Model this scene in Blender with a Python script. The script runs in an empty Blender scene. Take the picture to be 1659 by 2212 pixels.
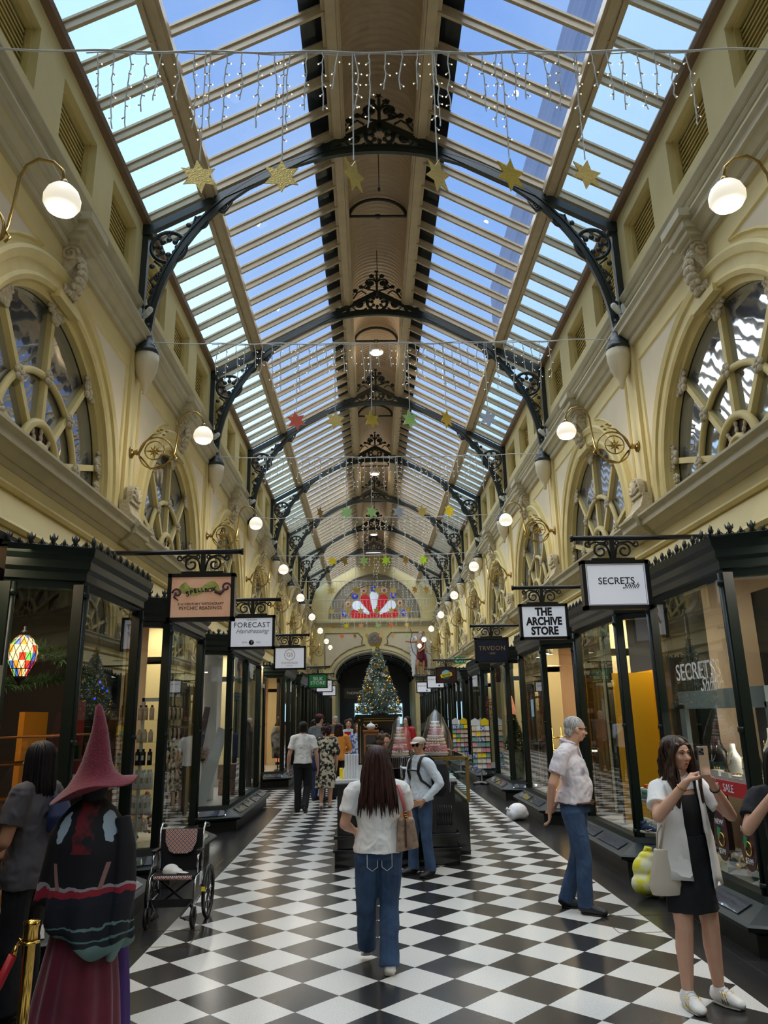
import bpy, bmesh, math, random
from mathutils import Vector, Matrix, Euler
random.seed(7)
S=1.12            # survey units -> metres
PI=math.pi
C=bpy.context.scene.collection
BAY=5.114; Y1=10.162; W=3.745
def cs(r,g,b,a=1):
    f=lambda x:(x/255/12.92 if x<=10 else ((x/255+.055)/1.055)**2.4)
    return (f(r),f(g),f(b),a)
# ---------------------------------------------------------------- materials
MT={}
def nodes(name):
    m=bpy.data.materials.new(name); m.use_nodes=True; nt=m.node_tree; nt.nodes.clear()
    o=nt.nodes.new('ShaderNodeOutputMaterial'); MT[name]=m
    return m,nt,o
def nn(nt,t,**k):
    n=nt.nodes.new(t)
    for a,b in k.items():
        if a.startswith('i_'): 
            key=a[2:]; n.inputs[int(key) if key.isdigit() else key.replace('_',' ')].default_value=b
        else: setattr(n,a,b)
    return n
def math_(nt,op,a,b=None,c=None):
    n=nn(nt,'ShaderNodeMath',operation=op)
    for i,x in enumerate((a,b,c)):
        if x is None: continue
        if isinstance(x,(int,float)): n.inputs[i].default_value=x
        else: nt.links.new(x,n.inputs[i])
    return n.outputs[0]
def mixc(nt,f,a,b,blend='MIX'):
    n=nn(nt,'ShaderNodeMix',data_type='RGBA',blend_type=blend)
    for i,x in ((0,f),(6,a),(7,b)):
        if isinstance(x,(int,float)): n.inputs[i].default_value=x
        elif isinstance(x,tuple): n.inputs[i].default_value=x
        else: nt.links.new(x,n.inputs[i])
    return n.outputs[2]
def ramp(nt,f,stops,interp='LINEAR'):
    n=nn(nt,'ShaderNodeValToRGB'); n.color_ramp.interpolation=interp
    e=n.color_ramp.elements
    while len(e)<len(stops): e.new(.5)
    for x,(p,c) in zip(e,stops): x.position=p; x.color=c
    nt.links.new(f,n.inputs[0]); return n.outputs[0]
def noise(nt,scale,detail=3,vec=None,rough=.5):
    n=nn(nt,'ShaderNodeTexNoise'); n.inputs['Scale'].default_value=scale; n.inputs['Detail'].default_value=detail; n.inputs['Roughness'].default_value=rough
    if vec is None: vec=nn(nt,'ShaderNodeTexCoord').outputs['Object']
    nt.links.new(vec,n.inputs['Vector']); return n.outputs[0]
def M(name,col,rough=.6,metal=0,var=0,vs=3,col2=None,bump=0,bs=30,bd=.01,spec=.5,emit=0,ecol=None,coat=0,sheen=0,trans=0,nosamp=True):
    m,nt,o=nodes(name)
    p=nn(nt,'ShaderNodeBsdfPrincipled'); nt.links.new(p.outputs[0],o.inputs[0])
    p.inputs['Base Color'].default_value=col; p.inputs['Roughness'].default_value=rough; p.inputs['Metallic'].default_value=metal
    p.inputs['Specular IOR Level'].default_value=spec; p.inputs['Coat Weight'].default_value=coat; p.inputs['Sheen Weight'].default_value=sheen
    if trans: p.inputs['Transmission Weight'].default_value=trans
    if var or col2:
        f=noise(nt,vs,4)
        f2=ramp(nt,f,[(.35,(0,0,0,1)),(.65,(1,1,1,1))])
        c2=col2 or tuple(max(0,x*(1-var)) for x in col[:3])+(1,)
        nt.links.new(mixc(nt,f2,col,c2),p.inputs['Base Color'])
    if bump:
        b=nn(nt,'ShaderNodeBump'); b.inputs['Strength'].default_value=bump; b.inputs['Distance'].default_value=bd
        nt.links.new(noise(nt,bs,3),b.inputs['Height']); nt.links.new(b.outputs[0],p.inputs['Normal'])
    if emit:
        p.inputs['Emission Color'].default_value=ecol or col; p.inputs['Emission Strength'].default_value=emit
        if nosamp: m.cycles.emission_sampling='NONE'
    return m
def pbsdf(m): return [n for n in m.node_tree.nodes if n.type=='BSDF_PRINCIPLED'][0]
def hairmat(name,c1,c2,spec=.3,rough=.42):
    m,nt,o=nodes(name); p=nn(nt,'ShaderNodeBsdfPrincipled'); p.inputs['Roughness'].default_value=rough; p.inputs['Specular IOR Level'].default_value=spec
    mp=nn(nt,'ShaderNodeMapping'); mp.inputs['Scale'].default_value=(95,95,7); nt.links.new(nn(nt,'ShaderNodeTexCoord').outputs['Object'],mp.inputs[0]); f=noise(nt,1,3,mp.outputs[0])
    nt.links.new(ramp(nt,f,[(.35,c1),(.68,c2)]),p.inputs['Base Color']); b=nn(nt,'ShaderNodeBump'); b.inputs['Strength'].default_value=.6; b.inputs['Distance'].default_value=.008; nt.links.new(f,b.inputs['Height']); nt.links.new(b.outputs[0],p.inputs['Normal']); nt.links.new(p.outputs[0],o.inputs[0]); return m
hairmat('hair_black',cs(12,10,11),cs(30,26,27),.25,.5); hairmat('hair_brown',cs(26,16,16),cs(70,38,31)); hairmat('hair_dark',cs(20,14,13),cs(72,50,38)); hairmat('hair_grey',cs(130,128,126),cs(205,203,200),.3,.55); hairmat('hair_curl',cs(52,36,28),cs(108,80,58),.3,.5)
def glassmat(name,tint=(1,1,1,1),refl=1.0,add=0.0,rough=0.0):
    m,nt,o=nodes(name)
    t=nn(nt,'ShaderNodeBsdfTransparent'); t.inputs[0].default_value=tint
    g=nn(nt,'ShaderNodeBsdfGlossy'); g.inputs['Roughness'].default_value=rough
    fr=nn(nt,'ShaderNodeFresnel'); fr.inputs[0].default_value=1.5
    bf=nn(nt,'ShaderNodeNewGeometry').outputs['Backfacing']; f=math_(nt,'MULTIPLY',math_(nt,'MULTIPLY_ADD',fr.outputs[0],refl,add),math_(nt,'SUBTRACT',1,bf))
    mx=nn(nt,'ShaderNodeMixShader'); nt.links.new(f,mx.inputs[0]); nt.links.new(t.outputs[0],mx.inputs[1]); nt.links.new(g.outputs[0],mx.inputs[2]); nt.links.new(mx.outputs[0],o.inputs[0])
    return m
M('wall_yellow',cs(222,206,152),.75,var=.09,vs=1.2,bump=.15,bs=60)
M('wall_pink',cs(214,202,174),.75,var=.06,vs=2)
M('mould_grey',cs(186,178,150),.6,var=.1,vs=4)
M('mould_yellow',cs(212,194,130),.55,var=.12,vs=3)
M('plaster_orn',cs(200,188,160),.7,var=.3,vs=25,bump=.6,bs=60)
M('beam_tan',cs(196,178,148),.5,var=.12,vs=5)
M('beam_brown',cs(128,104,84),.5,var=.15,vs=5)
M('iron',cs(26,36,35),.38,spec=.6,bump=.1,bs=40)
M('shop_green',cs(13,26,21),.38,spec=.35)
M('shop_green2',cs(40,60,52),.3,spec=.6)
M('plinth',cs(34,34,33),.35,var=.3,vs=8)
M('black',cs(12,12,13),.4)
M('black_gloss',cs(10,10,12),.12,spec=.6)
M('white',cs(235,235,235),.5)
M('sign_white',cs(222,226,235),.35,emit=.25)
M('sign_navy',cs(22,34,62),.35,var=.3,vs=6)
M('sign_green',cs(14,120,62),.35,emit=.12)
M('exit_green',cs(10,110,60),.35,emit=.15)
M('sign_maroon',cs(70,26,28),.35)
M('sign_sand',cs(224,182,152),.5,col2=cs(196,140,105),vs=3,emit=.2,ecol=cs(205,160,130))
M('brass',cs(168,140,82),.3,1,var=.25,vs=12)
M('brass_shiny',cs(212,170,84),.14,1)
M('gold',cs(205,172,95),.22,1)
M('gold_text',cs(190,160,105),.4,.3)
M('chrome',cs(200,202,205),.15,1)
M('lamp_white',cs(250,246,235),.3,emit=.55,ecol=cs(255,244,224),nosamp=True)
M('bulb',cs(255,246,225),.3,emit=14,ecol=cs(255,240,210),nosamp=True)
M('downlight',cs(255,250,240),.3,emit=9,ecol=cs(255,246,232),nosamp=True)
M('wire_white',cs(205,208,212),.5)
M('led',cs(255,240,210),.4,emit=1.0,ecol=cs(255,236,205))
M('grey',cs(120,122,124),.6); M('darkgrey',cs(55,55,58),.6)
M('vault',cs(170,152,128),.6)
M('gutter',cs(18,24,38),.5,var=.4,vs=3)
M('skin',cs(214,166,138),.5,var=.06,vs=12,spec=.35); M('skin_tan',cs(190,140,108),.5,var=.08,vs=12,spec=.35); M('skin_pale',cs(222,178,158),.5,spec=.35)
M('cloth_white',cs(232,230,226),.85,bump=.35,bs=5,bd=.05,sheen=.1); M('denim',cs(36,58,88),.85,col2=cs(54,80,112),vs=7,bump=.35,bs=6,bd=.04)
M('cloth_black',cs(16,17,21),.85,bump=.3,bs=5,bd=.04); M('cloth_lav',cs(212,206,212),.8,bump=.35,bs=5,bd=.05); M('cloth_sky',cs(206,216,226),.75,bump=.35,bs=5,bd=.05)
M('cloth_grey',cs(84,80,84),.85,bump=.35,bs=5,bd=.05); M('cloth_slate',cs(96,102,106),.85,bump=.3,bs=5,bd=.04); M('leather_brown',cs(74,38,28),.4)
M('navy',cs(26,40,78),.7,bump=.3,bs=5,bd=.04); M('cloth_orange',cs(222,142,50),.8,bump=.3,bs=5,bd=.04); M('lips',cs(168,92,84),.4)
M('maroon',cs(96,26,44),.8); M('felt_maroon',cs(128,38,54),.9,var=.25,vs=30,bump=.7,bs=90,sheen=.3)
M('velvet_red',cs(112,12,44),.6,var=.3,vs=6,sheen=.4); M('purple',cs(66,34,110),.7); M('shoe_white',cs(230,228,224),.5); M('shoe_black',cs(24,24,26),.5)
M('sole',cs(205,200,190),.7); M('pink_strap',cs(176,86,84),.45); M('bag_tan',cs(165,138,116),.55,col2=cs(126,98,80),vs=28); M('cream_bag',cs(206,194,176),.5)
M('yellow',cs(226,168,12),.5); M('yellow_bright',cs(250,220,20),.5); M('bag_white',cs(226,228,232),.35,bump=1,bs=14)
M('red',cs(186,24,34),.5); M('peach',cs(226,190,150),.7); M('beige',cs(222,200,168),.7,var=.05,vs=2); M('wood',cs(150,92,48),.5,var=.3,vs=6); M('marble',cs(206,208,208),.2,var=.12,vs=5)
M('stone_orn',cs(150,140,120),.8,var=.3,vs=20,bump=.5,bs=40)
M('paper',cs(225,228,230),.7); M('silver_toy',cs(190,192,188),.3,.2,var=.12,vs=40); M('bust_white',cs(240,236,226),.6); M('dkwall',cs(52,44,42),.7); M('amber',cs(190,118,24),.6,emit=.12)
M('green_leaf',cs(52,88,44),.6,var=.4,vs=14); M('pine',cs(150,176,168),.75,var=.45,vs=30,bump=.3,bs=5,bd=.040); M('lens',cs(8,8,10),.08); M('led_blue',cs(20,40,255),.4,emit=6)
M('pink1',cs(226,150,160),.7); M('pink2',cs(214,92,128),.7); M('cream',cs(240,222,205),.7)
M('carve_dark',cs(64,40,30),.8); M('orangeplastic',cs(250,110,30),.5)
glassmat('glass_shop',(.93,.95,.94,1),1.5,.03)
glassmat('glass_sky',(.86,.92,.97,1),.8)
glassmat('plastic_film',(.95,.95,.96,1),1.2,.13,.3)
glassmat('glass_case',(.9,.96,.95,1),1.2,.02)
m,nt,o=nodes('glass_frost')   # frosted lower skylight panes
tl=nn(nt,'ShaderNodeBsdfTranslucent'); tl.inputs[0].default_value=(.34,.47,.56,1)
tp=nn(nt,'ShaderNodeBsdfTransparent'); tp.inputs[0].default_value=(.88,.94,.98,1)
mx=nn(nt,'ShaderNodeMixShader'); nt.links.new(math_(nt,'MULTIPLY_ADD',noise(nt,1.3,3),.2,.42),mx.inputs[0]); nt.links.new(tp.outputs[0],mx.inputs[1]); nt.links.new(tl.outputs[0],mx.inputs[2]); nt.links.new(mx.outputs[0],o.inputs[0])
m,nt,o=nodes('glass_old')     # wavy mirror-like panes of the lunette windows
df=nn(nt,'ShaderNodeBsdfDiffuse'); df.inputs[0].default_value=cs(96,98,104)
gl=nn(nt,'ShaderNodeBsdfGlossy'); gl.inputs['Roughness'].default_value=.03; gl.inputs[0].default_value=(.9,.95,1,1)
bp=nn(nt,'ShaderNodeBump'); bp.inputs['Strength'].default_value=.11; bp.inputs['Distance'].default_value=.03; nt.links.new(noise(nt,2.6,1),bp.inputs['Height']); nt.links.new(bp.outputs[0],gl.inputs['Normal'])
mx=nn(nt,'ShaderNodeMixShader'); mx.inputs[0].default_value=.5; nt.links.new(df.outputs[0],mx.inputs[1]); nt.links.new(gl.outputs[0],mx.inputs[2]); nt.links.new(mx.outputs[0],o.inputs[0])
m,nt,o=nodes('corrug')        # corrugated barrel ceiling
p=nn(nt,'ShaderNodeBsdfPrincipled'); p.inputs['Base Color'].default_value=cs(200,180,154); p.inputs['Roughness'].default_value=.6
wv=nn(nt,'ShaderNodeTexWave',bands_direction='Y'); wv.inputs['Scale'].default_value=2.2; nt.links.new(nn(nt,'ShaderNodeTexCoord').outputs['Object'],wv.inputs['Vector'])
bp=nn(nt,'ShaderNodeBump'); bp.inputs['Distance'].default_value=.03; bp.inputs['Strength'].default_value=.7; nt.links.new(wv.outputs[1],bp.inputs['Height']); nt.links.new(bp.outputs[0],p.inputs['Normal']); nt.links.new(p.outputs[0],o.inputs[0])
# floor: diagonal black and white terrazzo tiles with a black border
D=.4922*S; FY0=5.6738*S
m,nt,o=nodes('floor_tiles')
co=nn(nt,'ShaderNodeTexCoord').outputs['Object']; sp=nn(nt,'ShaderNodeSeparateXYZ'); nt.links.new(co,sp.inputs[0]); X,Y=sp.outputs[0],sp.outputs[1]
Yr=math_(nt,'SUBTRACT',Y,FY0); a=math_(nt,'DIVIDE',math_(nt,'ADD',X,Yr),D); b=math_(nt,'DIVIDE',math_(nt,'SUBTRACT',X,Yr),D)
par=math_(nt,'MODULO',math_(nt,'ADD',math_(nt,'ADD',math_(nt,'FLOOR',a),math_(nt,'FLOOR',b)),1000),2)
def near(v): return math_(nt,'LESS_THAN',math_(nt,'PINGPONG',v,.5),.006)
gr=math_(nt,'MAXIMUM',near(a),near(b))
inn=math_(nt,'LESS_THAN',math_(nt,'ABSOLUTE',X),4*D)
cross=math_(nt,'MULTIPLY',math_(nt,'MULTIPLY',math_(nt,'GREATER_THAN',Y,15.05*S),math_(nt,'LESS_THAN',Y,18.9*S)),math_(nt,'LESS_THAN',X,0))
inn=math_(nt,'MAXIMUM',inn,cross)
isw=math_(nt,'MULTIPLY',par,inn)
spk=nn(nt,'ShaderNodeTexVoronoi'); spk.inputs['Scale'].default_value=90; nt.links.new(co,spk.inputs['Vector'])
wsp=ramp(nt,noise(nt,190,2,co),[(.36,cs(178,178,174)),(.55,cs(222,222,218))])
bsp=mixc(nt,math_(nt,'MULTIPLY',math_(nt,'LESS_THAN',spk.outputs['Distance'],.13),math_(nt,'GREATER_THAN',noise(nt,40,1,co),.55)),cs(40,40,41),cs(120,118,112))
bsp=mixc(nt,.35,bsp,cs(42,41,41))
col=mixc(nt,isw,bsp,wsp); col=mixc(nt,math_(nt,'MULTIPLY',math_(nt,'MULTIPLY',gr,inn),.7),col,cs(90,84,76))
# border stone joints
jy=math_(nt,'LESS_THAN',math_(nt,'PINGPONG',Y,.7*S),.004); jx=math_(nt,'LESS_THAN',math_(nt,'ABSOLUTE',math_(nt,'SUBTRACT',math_(nt,'ABSOLUTE',X),2.24*S)),.004)
jo=math_(nt,'MULTIPLY',math_(nt,'MAXIMUM',jy,jx),math_(nt,'SUBTRACT',1,inn)); col=mixc(nt,math_(nt,'MULTIPLY',jo,.5),col,cs(84,80,74))
p=nn(nt,'ShaderNodeBsdfPrincipled'); p.inputs['Specular IOR Level'].default_value=.5; nt.links.new(col,p.inputs['Base Color'])
nt.links.new(math_(nt,'MULTIPLY_ADD',noise(nt,1.2,1,co),.06,.2),p.inputs['Roughness']); nt.links.new(p.outputs[0],o.inputs[0])
def patmat(name,fn,rough=.8):
    m,nt,o=nodes(name); co=nn(nt,'ShaderNodeTexCoord').outputs['Object']; p=nn(nt,'ShaderNodeBsdfPrincipled'); p.inputs['Roughness'].default_value=rough
    sp=nn(nt,'ShaderNodeSeparateXYZ'); nt.links.new(co,sp.inputs[0])
    nt.links.new(fn(nt,co,*sp.outputs),p.inputs['Base Color']); nt.links.new(p.outputs[0],o.inputs[0]); return m
def _cape(nt,co,x,y,z):
    n=noise(nt,5,3,co); hem=math_(nt,'ADD',z,math_(nt,'MULTIPLY',n,.16))
    c=ramp(nt,math_(nt,'DIVIDE',hem,1.5),[(0,cs(110,140,136)),(.465,cs(24,34,40)),(.49,cs(96,126,124)),(.498,cs(20,26,34)),(.525,cs(104,134,132)),(.535,cs(18,20,30)),(.60,cs(26,26,40)),(.63,cs(150,34,50)),(.655,cs(160,150,152)),(.665,cs(14,12,18))],'CONSTANT')
    sx=math_(nt,'ABSOLUTE',x)
    spine=math_(nt,'MULTIPLY',math_(nt,'LESS_THAN',math_(nt,'MULTIPLY_ADD',noise(nt,18,2,co),.05,sx),.082),math_(nt,'GREATER_THAN',z,1.1)); c=mixc(nt,math_(nt,'MULTIPLY',spine,ramp(nt,noise(nt,14,3,co),[(.42,(0,0,0,1)),(.6,(1,1,1,1))])),c,cs(110,20,28))
    n2=noise(nt,26,2,co); ex=math_(nt,'POWER',math_(nt,'DIVIDE',math_(nt,'SUBTRACT',sx,math_(nt,'MULTIPLY_ADD',z,-.25,.44)),.034),2); ez=math_(nt,'POWER',math_(nt,'DIVIDE',math_(nt,'SUBTRACT',z,1.24),.085),2)
    d=math_(nt,'LESS_THAN',math_(nt,'ADD',math_(nt,'ADD',ex,ez),math_(nt,'MULTIPLY',n2,1.6)),1.7); c=mixc(nt,d,c,cs(160,176,188))
    d=math_(nt,'MULTIPLY',math_(nt,'LESS_THAN',math_(nt,'ABSOLUTE',math_(nt,'SUBTRACT',sx,math_(nt,'MULTIPLY_ADD',z,.25,-.11))),.012),math_(nt,'LESS_THAN',math_(nt,'ABSOLUTE',math_(nt,'SUBTRACT',z,.98)),.07)); c=mixc(nt,d,c,cs(150,110,105))
    return c
patmat('cape_print',_cape)
def _plaid(nt,co,x,y,z):
    u=math_(nt,'ADD',x,z); v=math_(nt,'SUBTRACT',x,z)
    a=math_(nt,'LESS_THAN',math_(nt,'PINGPONG',u,.02),.004); b=math_(nt,'LESS_THAN',math_(nt,'PINGPONG',v,.02),.004)
    a2=math_(nt,'GREATER_THAN',math_(nt,'PINGPONG',u,.02),.016); b2=math_(nt,'GREATER_THAN',math_(nt,'PINGPONG',v,.02),.016)
    c=mixc(nt,math_(nt,'MAXIMUM',a2,b2),cs(225,210,195),cs(206,110,90)); return mixc(nt,math_(nt,'MAXIMUM',a,b),c,cs(44,62,92))
patmat('plaid',_plaid)
patmat('dress_print',lambda nt,co,x,y,z: ramp(nt,noise(nt,16,3,co),[(.47,cs(26,26,30)),(.52,cs(196,186,160))]))
patmat('floral_blue',lambda nt,co,x,y,z: ramp(nt,noise(nt,22,2,co),[(.45,cs(70,100,170)),(.55,cs(210,215,230))]))
patmat('robe_print',lambda nt,co,x,y,z: mixc(nt,ramp(nt,noise(nt,7,4,co),[(.45,(0,0,0,1)),(.6,(1,1,1,1))]),ramp(nt,math_(nt,'DIVIDE',z,1.6),[(.4,cs(26,28,30)),(.66,cs(80,82,78)),(.8,cs(190,178,140))]),cs(160,160,150)))
patmat('bag_yellow',lambda nt,co,x,y,z: ramp(nt,noise(nt,6,2,co),[(.45,cs(226,216,60)),(.58,cs(226,226,190))]),.4)
patmat('flowers',lambda nt,co,x,y,z: ramp(nt,noise(nt,14,2,co),[(.4,cs(60,80,50)),(.5,cs(220,205,190)),(.6,cs(190,30,50))]))
# ---------------------------------------------------------------- mesh helper
LOC={}
class MB:
    def __init__(s): s.v=[];s.f=[];s.m=[];s.s=[];s.mi=0
    def add(s,vs,fs,smooth=False):
        b=len(s.v); s.v+=[tuple(v) for v in vs]; s.f+=[tuple(b+i for i in f) for f in fs]; s.m+=[s.mi]*len(fs); s.s+=[smooth]*len(fs); return s
    def box(s,x0,y0,z0,x1,y1,z1):
        x0,x1=sorted((x0,x1));y0,y1=sorted((y0,y1));z0,z1=sorted((z0,z1))
        return s.add([(x0,y0,z0),(x1,y0,z0),(x1,y1,z0),(x0,y1,z0),(x0,y0,z1),(x1,y0,z1),(x1,y1,z1),(x0,y1,z1)],[(0,3,2,1),(4,5,6,7),(0,1,5,4),(1,2,6,5),(2,3,7,6),(3,0,4,7)])
    def ob(s,c,h,R=None):
        R=R or Matrix.Identity(3); c=Vector(c)
        v=[c+R@Vector((a*h[0],b*h[1],d*h[2])) for d in(-1,1) for a,b in((-1,-1),(1,-1),(1,1),(-1,1))]
        return s.add(v,[(0,3,2,1),(4,5,6,7),(0,1,5,4),(1,2,6,5),(2,3,7,6),(3,0,4,7)])
    def beam(s,a,b,w,h,up=(0,0,1)):
        a=Vector(a);b=Vector(b);d=(b-a).normalized();u=Vector(up);r=d.cross(u).normalized();u=r.cross(d)
        v=[p+r*i*w/2+u*j*h/2 for p in(a,b) for i,j in((-1,-1),(1,-1),(1,1),(-1,1))]
        return s.add(v,[(0,1,2,3),(7,6,5,4),(0,4,5,1),(1,5,6,2),(2,6,7,3),(3,7,4,0)])
    def tube(s,pts,r,n=8,cap=True,closed=False,flat=None,smooth=True):
        P=[Vector(p) for p in pts]; k=len(P); rr=r if isinstance(r,list) else [r]*k
        T=[]
        for i in range(k):
            a=P[(i-1)%k] if closed else P[max(i-1,0)]; b=P[(i+1)%k] if closed else P[min(i+1,k-1)]
            t=(b-a); T.append(t.normalized() if t.length>1e-9 else Vector((0,0,1)))
        u=T[0].orthogonal().normalized()
        if flat is not None: u=Vector(flat)
        vs=[]
        for i in range(k):
            if flat is not None: u=Vector(flat)
            u=(u-T[i]*u.dot(T[i])); u=u.normalized() if u.length>1e-6 else T[i].orthogonal().normalized()
            w=T[i].cross(u)
            for j in range(n):
                a=2*PI*(j+.5*(n==4))/n; q=rr[i]
                qa,qb=q if isinstance(q,tuple) else (q,q)
                vs.append(P[i]+u*math.cos(a)*qa+w*math.sin(a)*qb)
        fs=[]
        for i in range(k if closed else k-1):
            for j in range(n):
                a=i*n+j;b=i*n+(j+1)%n;c=((i+1)%k)*n+(j+1)%n;d=((i+1)%k)*n+j; fs.append((a,b,c,d))
        if cap and not closed: fs+= [tuple(range(n-1,-1,-1)),tuple((k-1)*n+j for j in range(n))]
        return s.add(vs,fs,smooth and n>4)
    def lathe(s,prof,c=(0,0,0),n=16,R=None,smooth=True,sx=1,sy=1):
        c=Vector(c);R=R or Matrix.Identity(3);k=len(prof);vs=[]
        for r,z in prof:
            for j in range(n):
                a=2*PI*j/n; vs.append(c+R@Vector((r*math.cos(a)*sx,r*math.sin(a)*sy,z)))
        fs=[(i*n+j,i*n+(j+1)%n,(i+1)*n+(j+1)%n,(i+1)*n+j) for i in range(k-1) for j in range(n)]
        if prof[0][0]>1e-5: fs.append(tuple(range(n-1,-1,-1)))
        if prof[-1][0]>1e-5: fs.append(tuple((k-1)*n+j for j in range(n)))
        return s.add(vs,fs,smooth)
    def ell(s,c,r,n=12,k=8,R=None):
        c=Vector(c);R=R or Matrix.Identity(3)
        if not isinstance(r,(tuple,list)): r=(r,r,r)
        vs=[c+R@Vector((0,0,-r[2]))]
        for i in range(1,k):
            t=PI*i/k
            for j in range(n):
                a=2*PI*j/n; vs.append(c+R@Vector((r[0]*math.sin(t)*math.cos(a),r[1]*math.sin(t)*math.sin(a),-r[2]*math.cos(t))))
        vs.append(c+R@Vector((0,0,r[2]))); L=len(vs)-1
        fs=[(0,1+(j+1)%n,1+j) for j in range(n)]
        for i in range(k-2):
            for j in range(n): a=1+i*n+j;b=1+i*n+(j+1)%n; fs.append((a,b,b+n,a+n))
        fs+=[(L,1+(k-2)*n+j,1+(k-2)*n+(j+1)%n) for j in range(n)]
        return s.add(vs,fs,True)
    def cap(s,a,b,r0,r1=None,n=10):   # tapered capsule
        r1=r0 if r1 is None else r1
        a=Vector(a);b=Vector(b); s.ell(a,r0,n,6); s.ell(b,r1,n,6); return s.tube([a,b],[r0,r1],n)
    def prism(s,pts,mp,t):           # pts 2d outline, mp(u,v)->3d, t thickness vector
        t=Vector(t); A=[Vector(mp(*p)) for p in pts]; k=len(A)
        return s.add([a for a in A]+[a+t for a in A],[tuple(range(k-1,-1,-1)),tuple(range(k,2*k))]+[(i,(i+1)%k,k+(i+1)%k,k+i) for i in range(k)])
    def sweep(s,path,prof,closed=False,smooth=False): # path xy polyline (right-hand offset), prof [(out,z)] closed outline
        n=len(path); P=[Vector(p).to_2d() if len(p)==2 else Vector(p[:2]) for p in path]; vs=[]
        for i in range(n):
            if closed: d0=(P[i]-P[i-1]).normalized(); d1=(P[(i+1)%n]-P[i]).normalized()
            else:
                d0=(P[i]-P[i-1]).normalized() if i>0 else (P[1]-P[0]).normalized(); d1=(P[i+1]-P[i]).normalized() if i<n-1 else d0
            n0=Vector((d0.y,-d0.x)); n1=Vector((d1.y,-d1.x)); mt=(n0+n1).normalized(); k=1/max(.3,mt.dot(n0))
            for o_,z in prof: q=P[i]+mt*o_*k; vs.append((q.x,q.y,z))
        m_=len(prof); fs=[]
        for i in range(n if closed else n-1):
            for j in range(m_): a=i*m_+j;b=i*m_+(j+1)%m_;c=((i+1)%n)*m_+(j+1)%m_;d=((i+1)%n)*m_+j; fs.append((a,b,c,d))
        if not closed: fs+=[tuple(range(m_-1,-1,-1)),tuple((n-1)*m_+j for j in range(m_))]
        return s.add(vs,fs,smooth)
    def tr(s,Mx,start=0):
        s.v[start:]=[tuple(Mx@Vector(v)) for v in s.v[start:]]; return s
    def build(s,name,mats,parent=None,loc=None,bevel=0,remesh=0,smooth=0,fix=True):
        me=bpy.data.meshes.new(name)
        L=LOC.get(parent.name if parent else None)
        if L is None:
            if loc is None:
                xs=[v[0] for v in s.v];ys=[v[1] for v in s.v];zs=[v[2] for v in s.v]; loc=((min(xs)+max(xs))/2,(min(ys)+max(ys))/2,min(zs))
            L=loc
        L=Vector(L)
        me.from_pydata([((v[0]-L.x)*S,(v[1]-L.y)*S,(v[2]-L.z)*S) for v in s.v],[],s.f)
        if not isinstance(mats,(list,tuple)): mats=[mats]
        for x in mats: me.materials.append(MT[x])
        me.polygons.foreach_set('material_index',s.m); me.polygons.foreach_set('use_smooth',s.s)
        if fix:
            bm=bmesh.new(); bm.from_mesh(me); bmesh.ops.recalc_face_normals(bm,faces=bm.faces); bm.to_mesh(me); bm.free()
        o=bpy.data.objects.new(name,me); C.objects.link(o)
        if parent: o.parent=parent
        else: o.location=L*S
        LOC[o.name]=tuple(L)
        if remesh:
            r=o.modifiers.new('r','REMESH'); r.mode='VOXEL'; r.voxel_size=remesh*S; r.use_smooth_shade=True
            if smooth: q=o.modifiers.new('s','SMOOTH'); q.factor=.5; q.iterations=smooth
        if bevel: b=o.modifiers.new('b','BEVEL'); b.width=bevel*S; b.segments=2; b.limit_method='ANGLE'
        return o
def tag(o,label=None,cat=None,group=None,kind=None):
    if label: o['label']=label
    if cat: o['category']=cat
    if group: o['group']=group
    if kind: o['kind']=kind
    return o
def thing(name,label,cat,loc=(0,0,0),group=None):
    o=bpy.data.objects.new(name,None); C.objects.link(o); o.empty_display_size=.1; o.location=Vector(loc)*S; LOC[o.name]=tuple(loc); return tag(o,label,cat,group)
def struct(o): return tag(o,kind='structure')
def dup(r,loc=None,rz=None,label=None,parent=None,sc=None):
    c=r.copy(); C.objects.link(c)
    if parent is not None: c.parent=parent
    if loc is not None: c.location=Vector(loc)*S
    if rz is not None: c.rotation_euler=(c.rotation_euler[0],c.rotation_euler[1],rz)
    if label: c['label']=label
    if sc: c.scale=(sc,sc,sc) if not isinstance(sc,tuple) else sc
    for ch in r.children: dup(ch,parent=c)
    return c
def place(o,loc,rz=0,sc=None,rx=0,ry=0):
    o.location=Vector(loc)*S; o.rotation_euler=(rx,ry,rz)
    if sc: o.scale=(sc,sc,sc) if not isinstance(sc,tuple) else sc
    return o
def text(name,body,loc,size,mat,parent,rot=(PI/2,0,0),ext=.002,bold=0,shear=0,sx=1,align='CENTER',label=None,space=1):
    cu=bpy.data.curves.new(name,'FONT'); cu.body=body; cu.size=size*S; cu.align_x=align; cu.align_y='CENTER'; cu.extrude=ext*S; cu.offset=bold*S; cu.shear=shear; cu.space_character=space; cu.resolution_u=3; cu.space_line=.85
    cu.materials.append(MT[mat]); oc=bpy.data.objects.new(name,cu); me=bpy.data.meshes.new_from_object(oc); bpy.data.objects.remove(oc); me.name=name
    o=bpy.data.objects.new(name,me); C.objects.link(o); o.rotation_euler=rot; o.scale=(sx,1,1)
    L=Vector(LOC[parent.name]); o.parent=parent; o.location=(Vector(loc)-L)*S; LOC[o.name]=tuple(loc)
    if label: o['label']=label
    return o
def arc(cx,cz,r,a0,a1,n=16,rz=None): return [(cx+r*math.cos(a0+(a1-a0)*i/n),cz+(rz or r)*math.sin(a0+(a1-a0)*i/n)) for i in range(n+1)]
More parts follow.
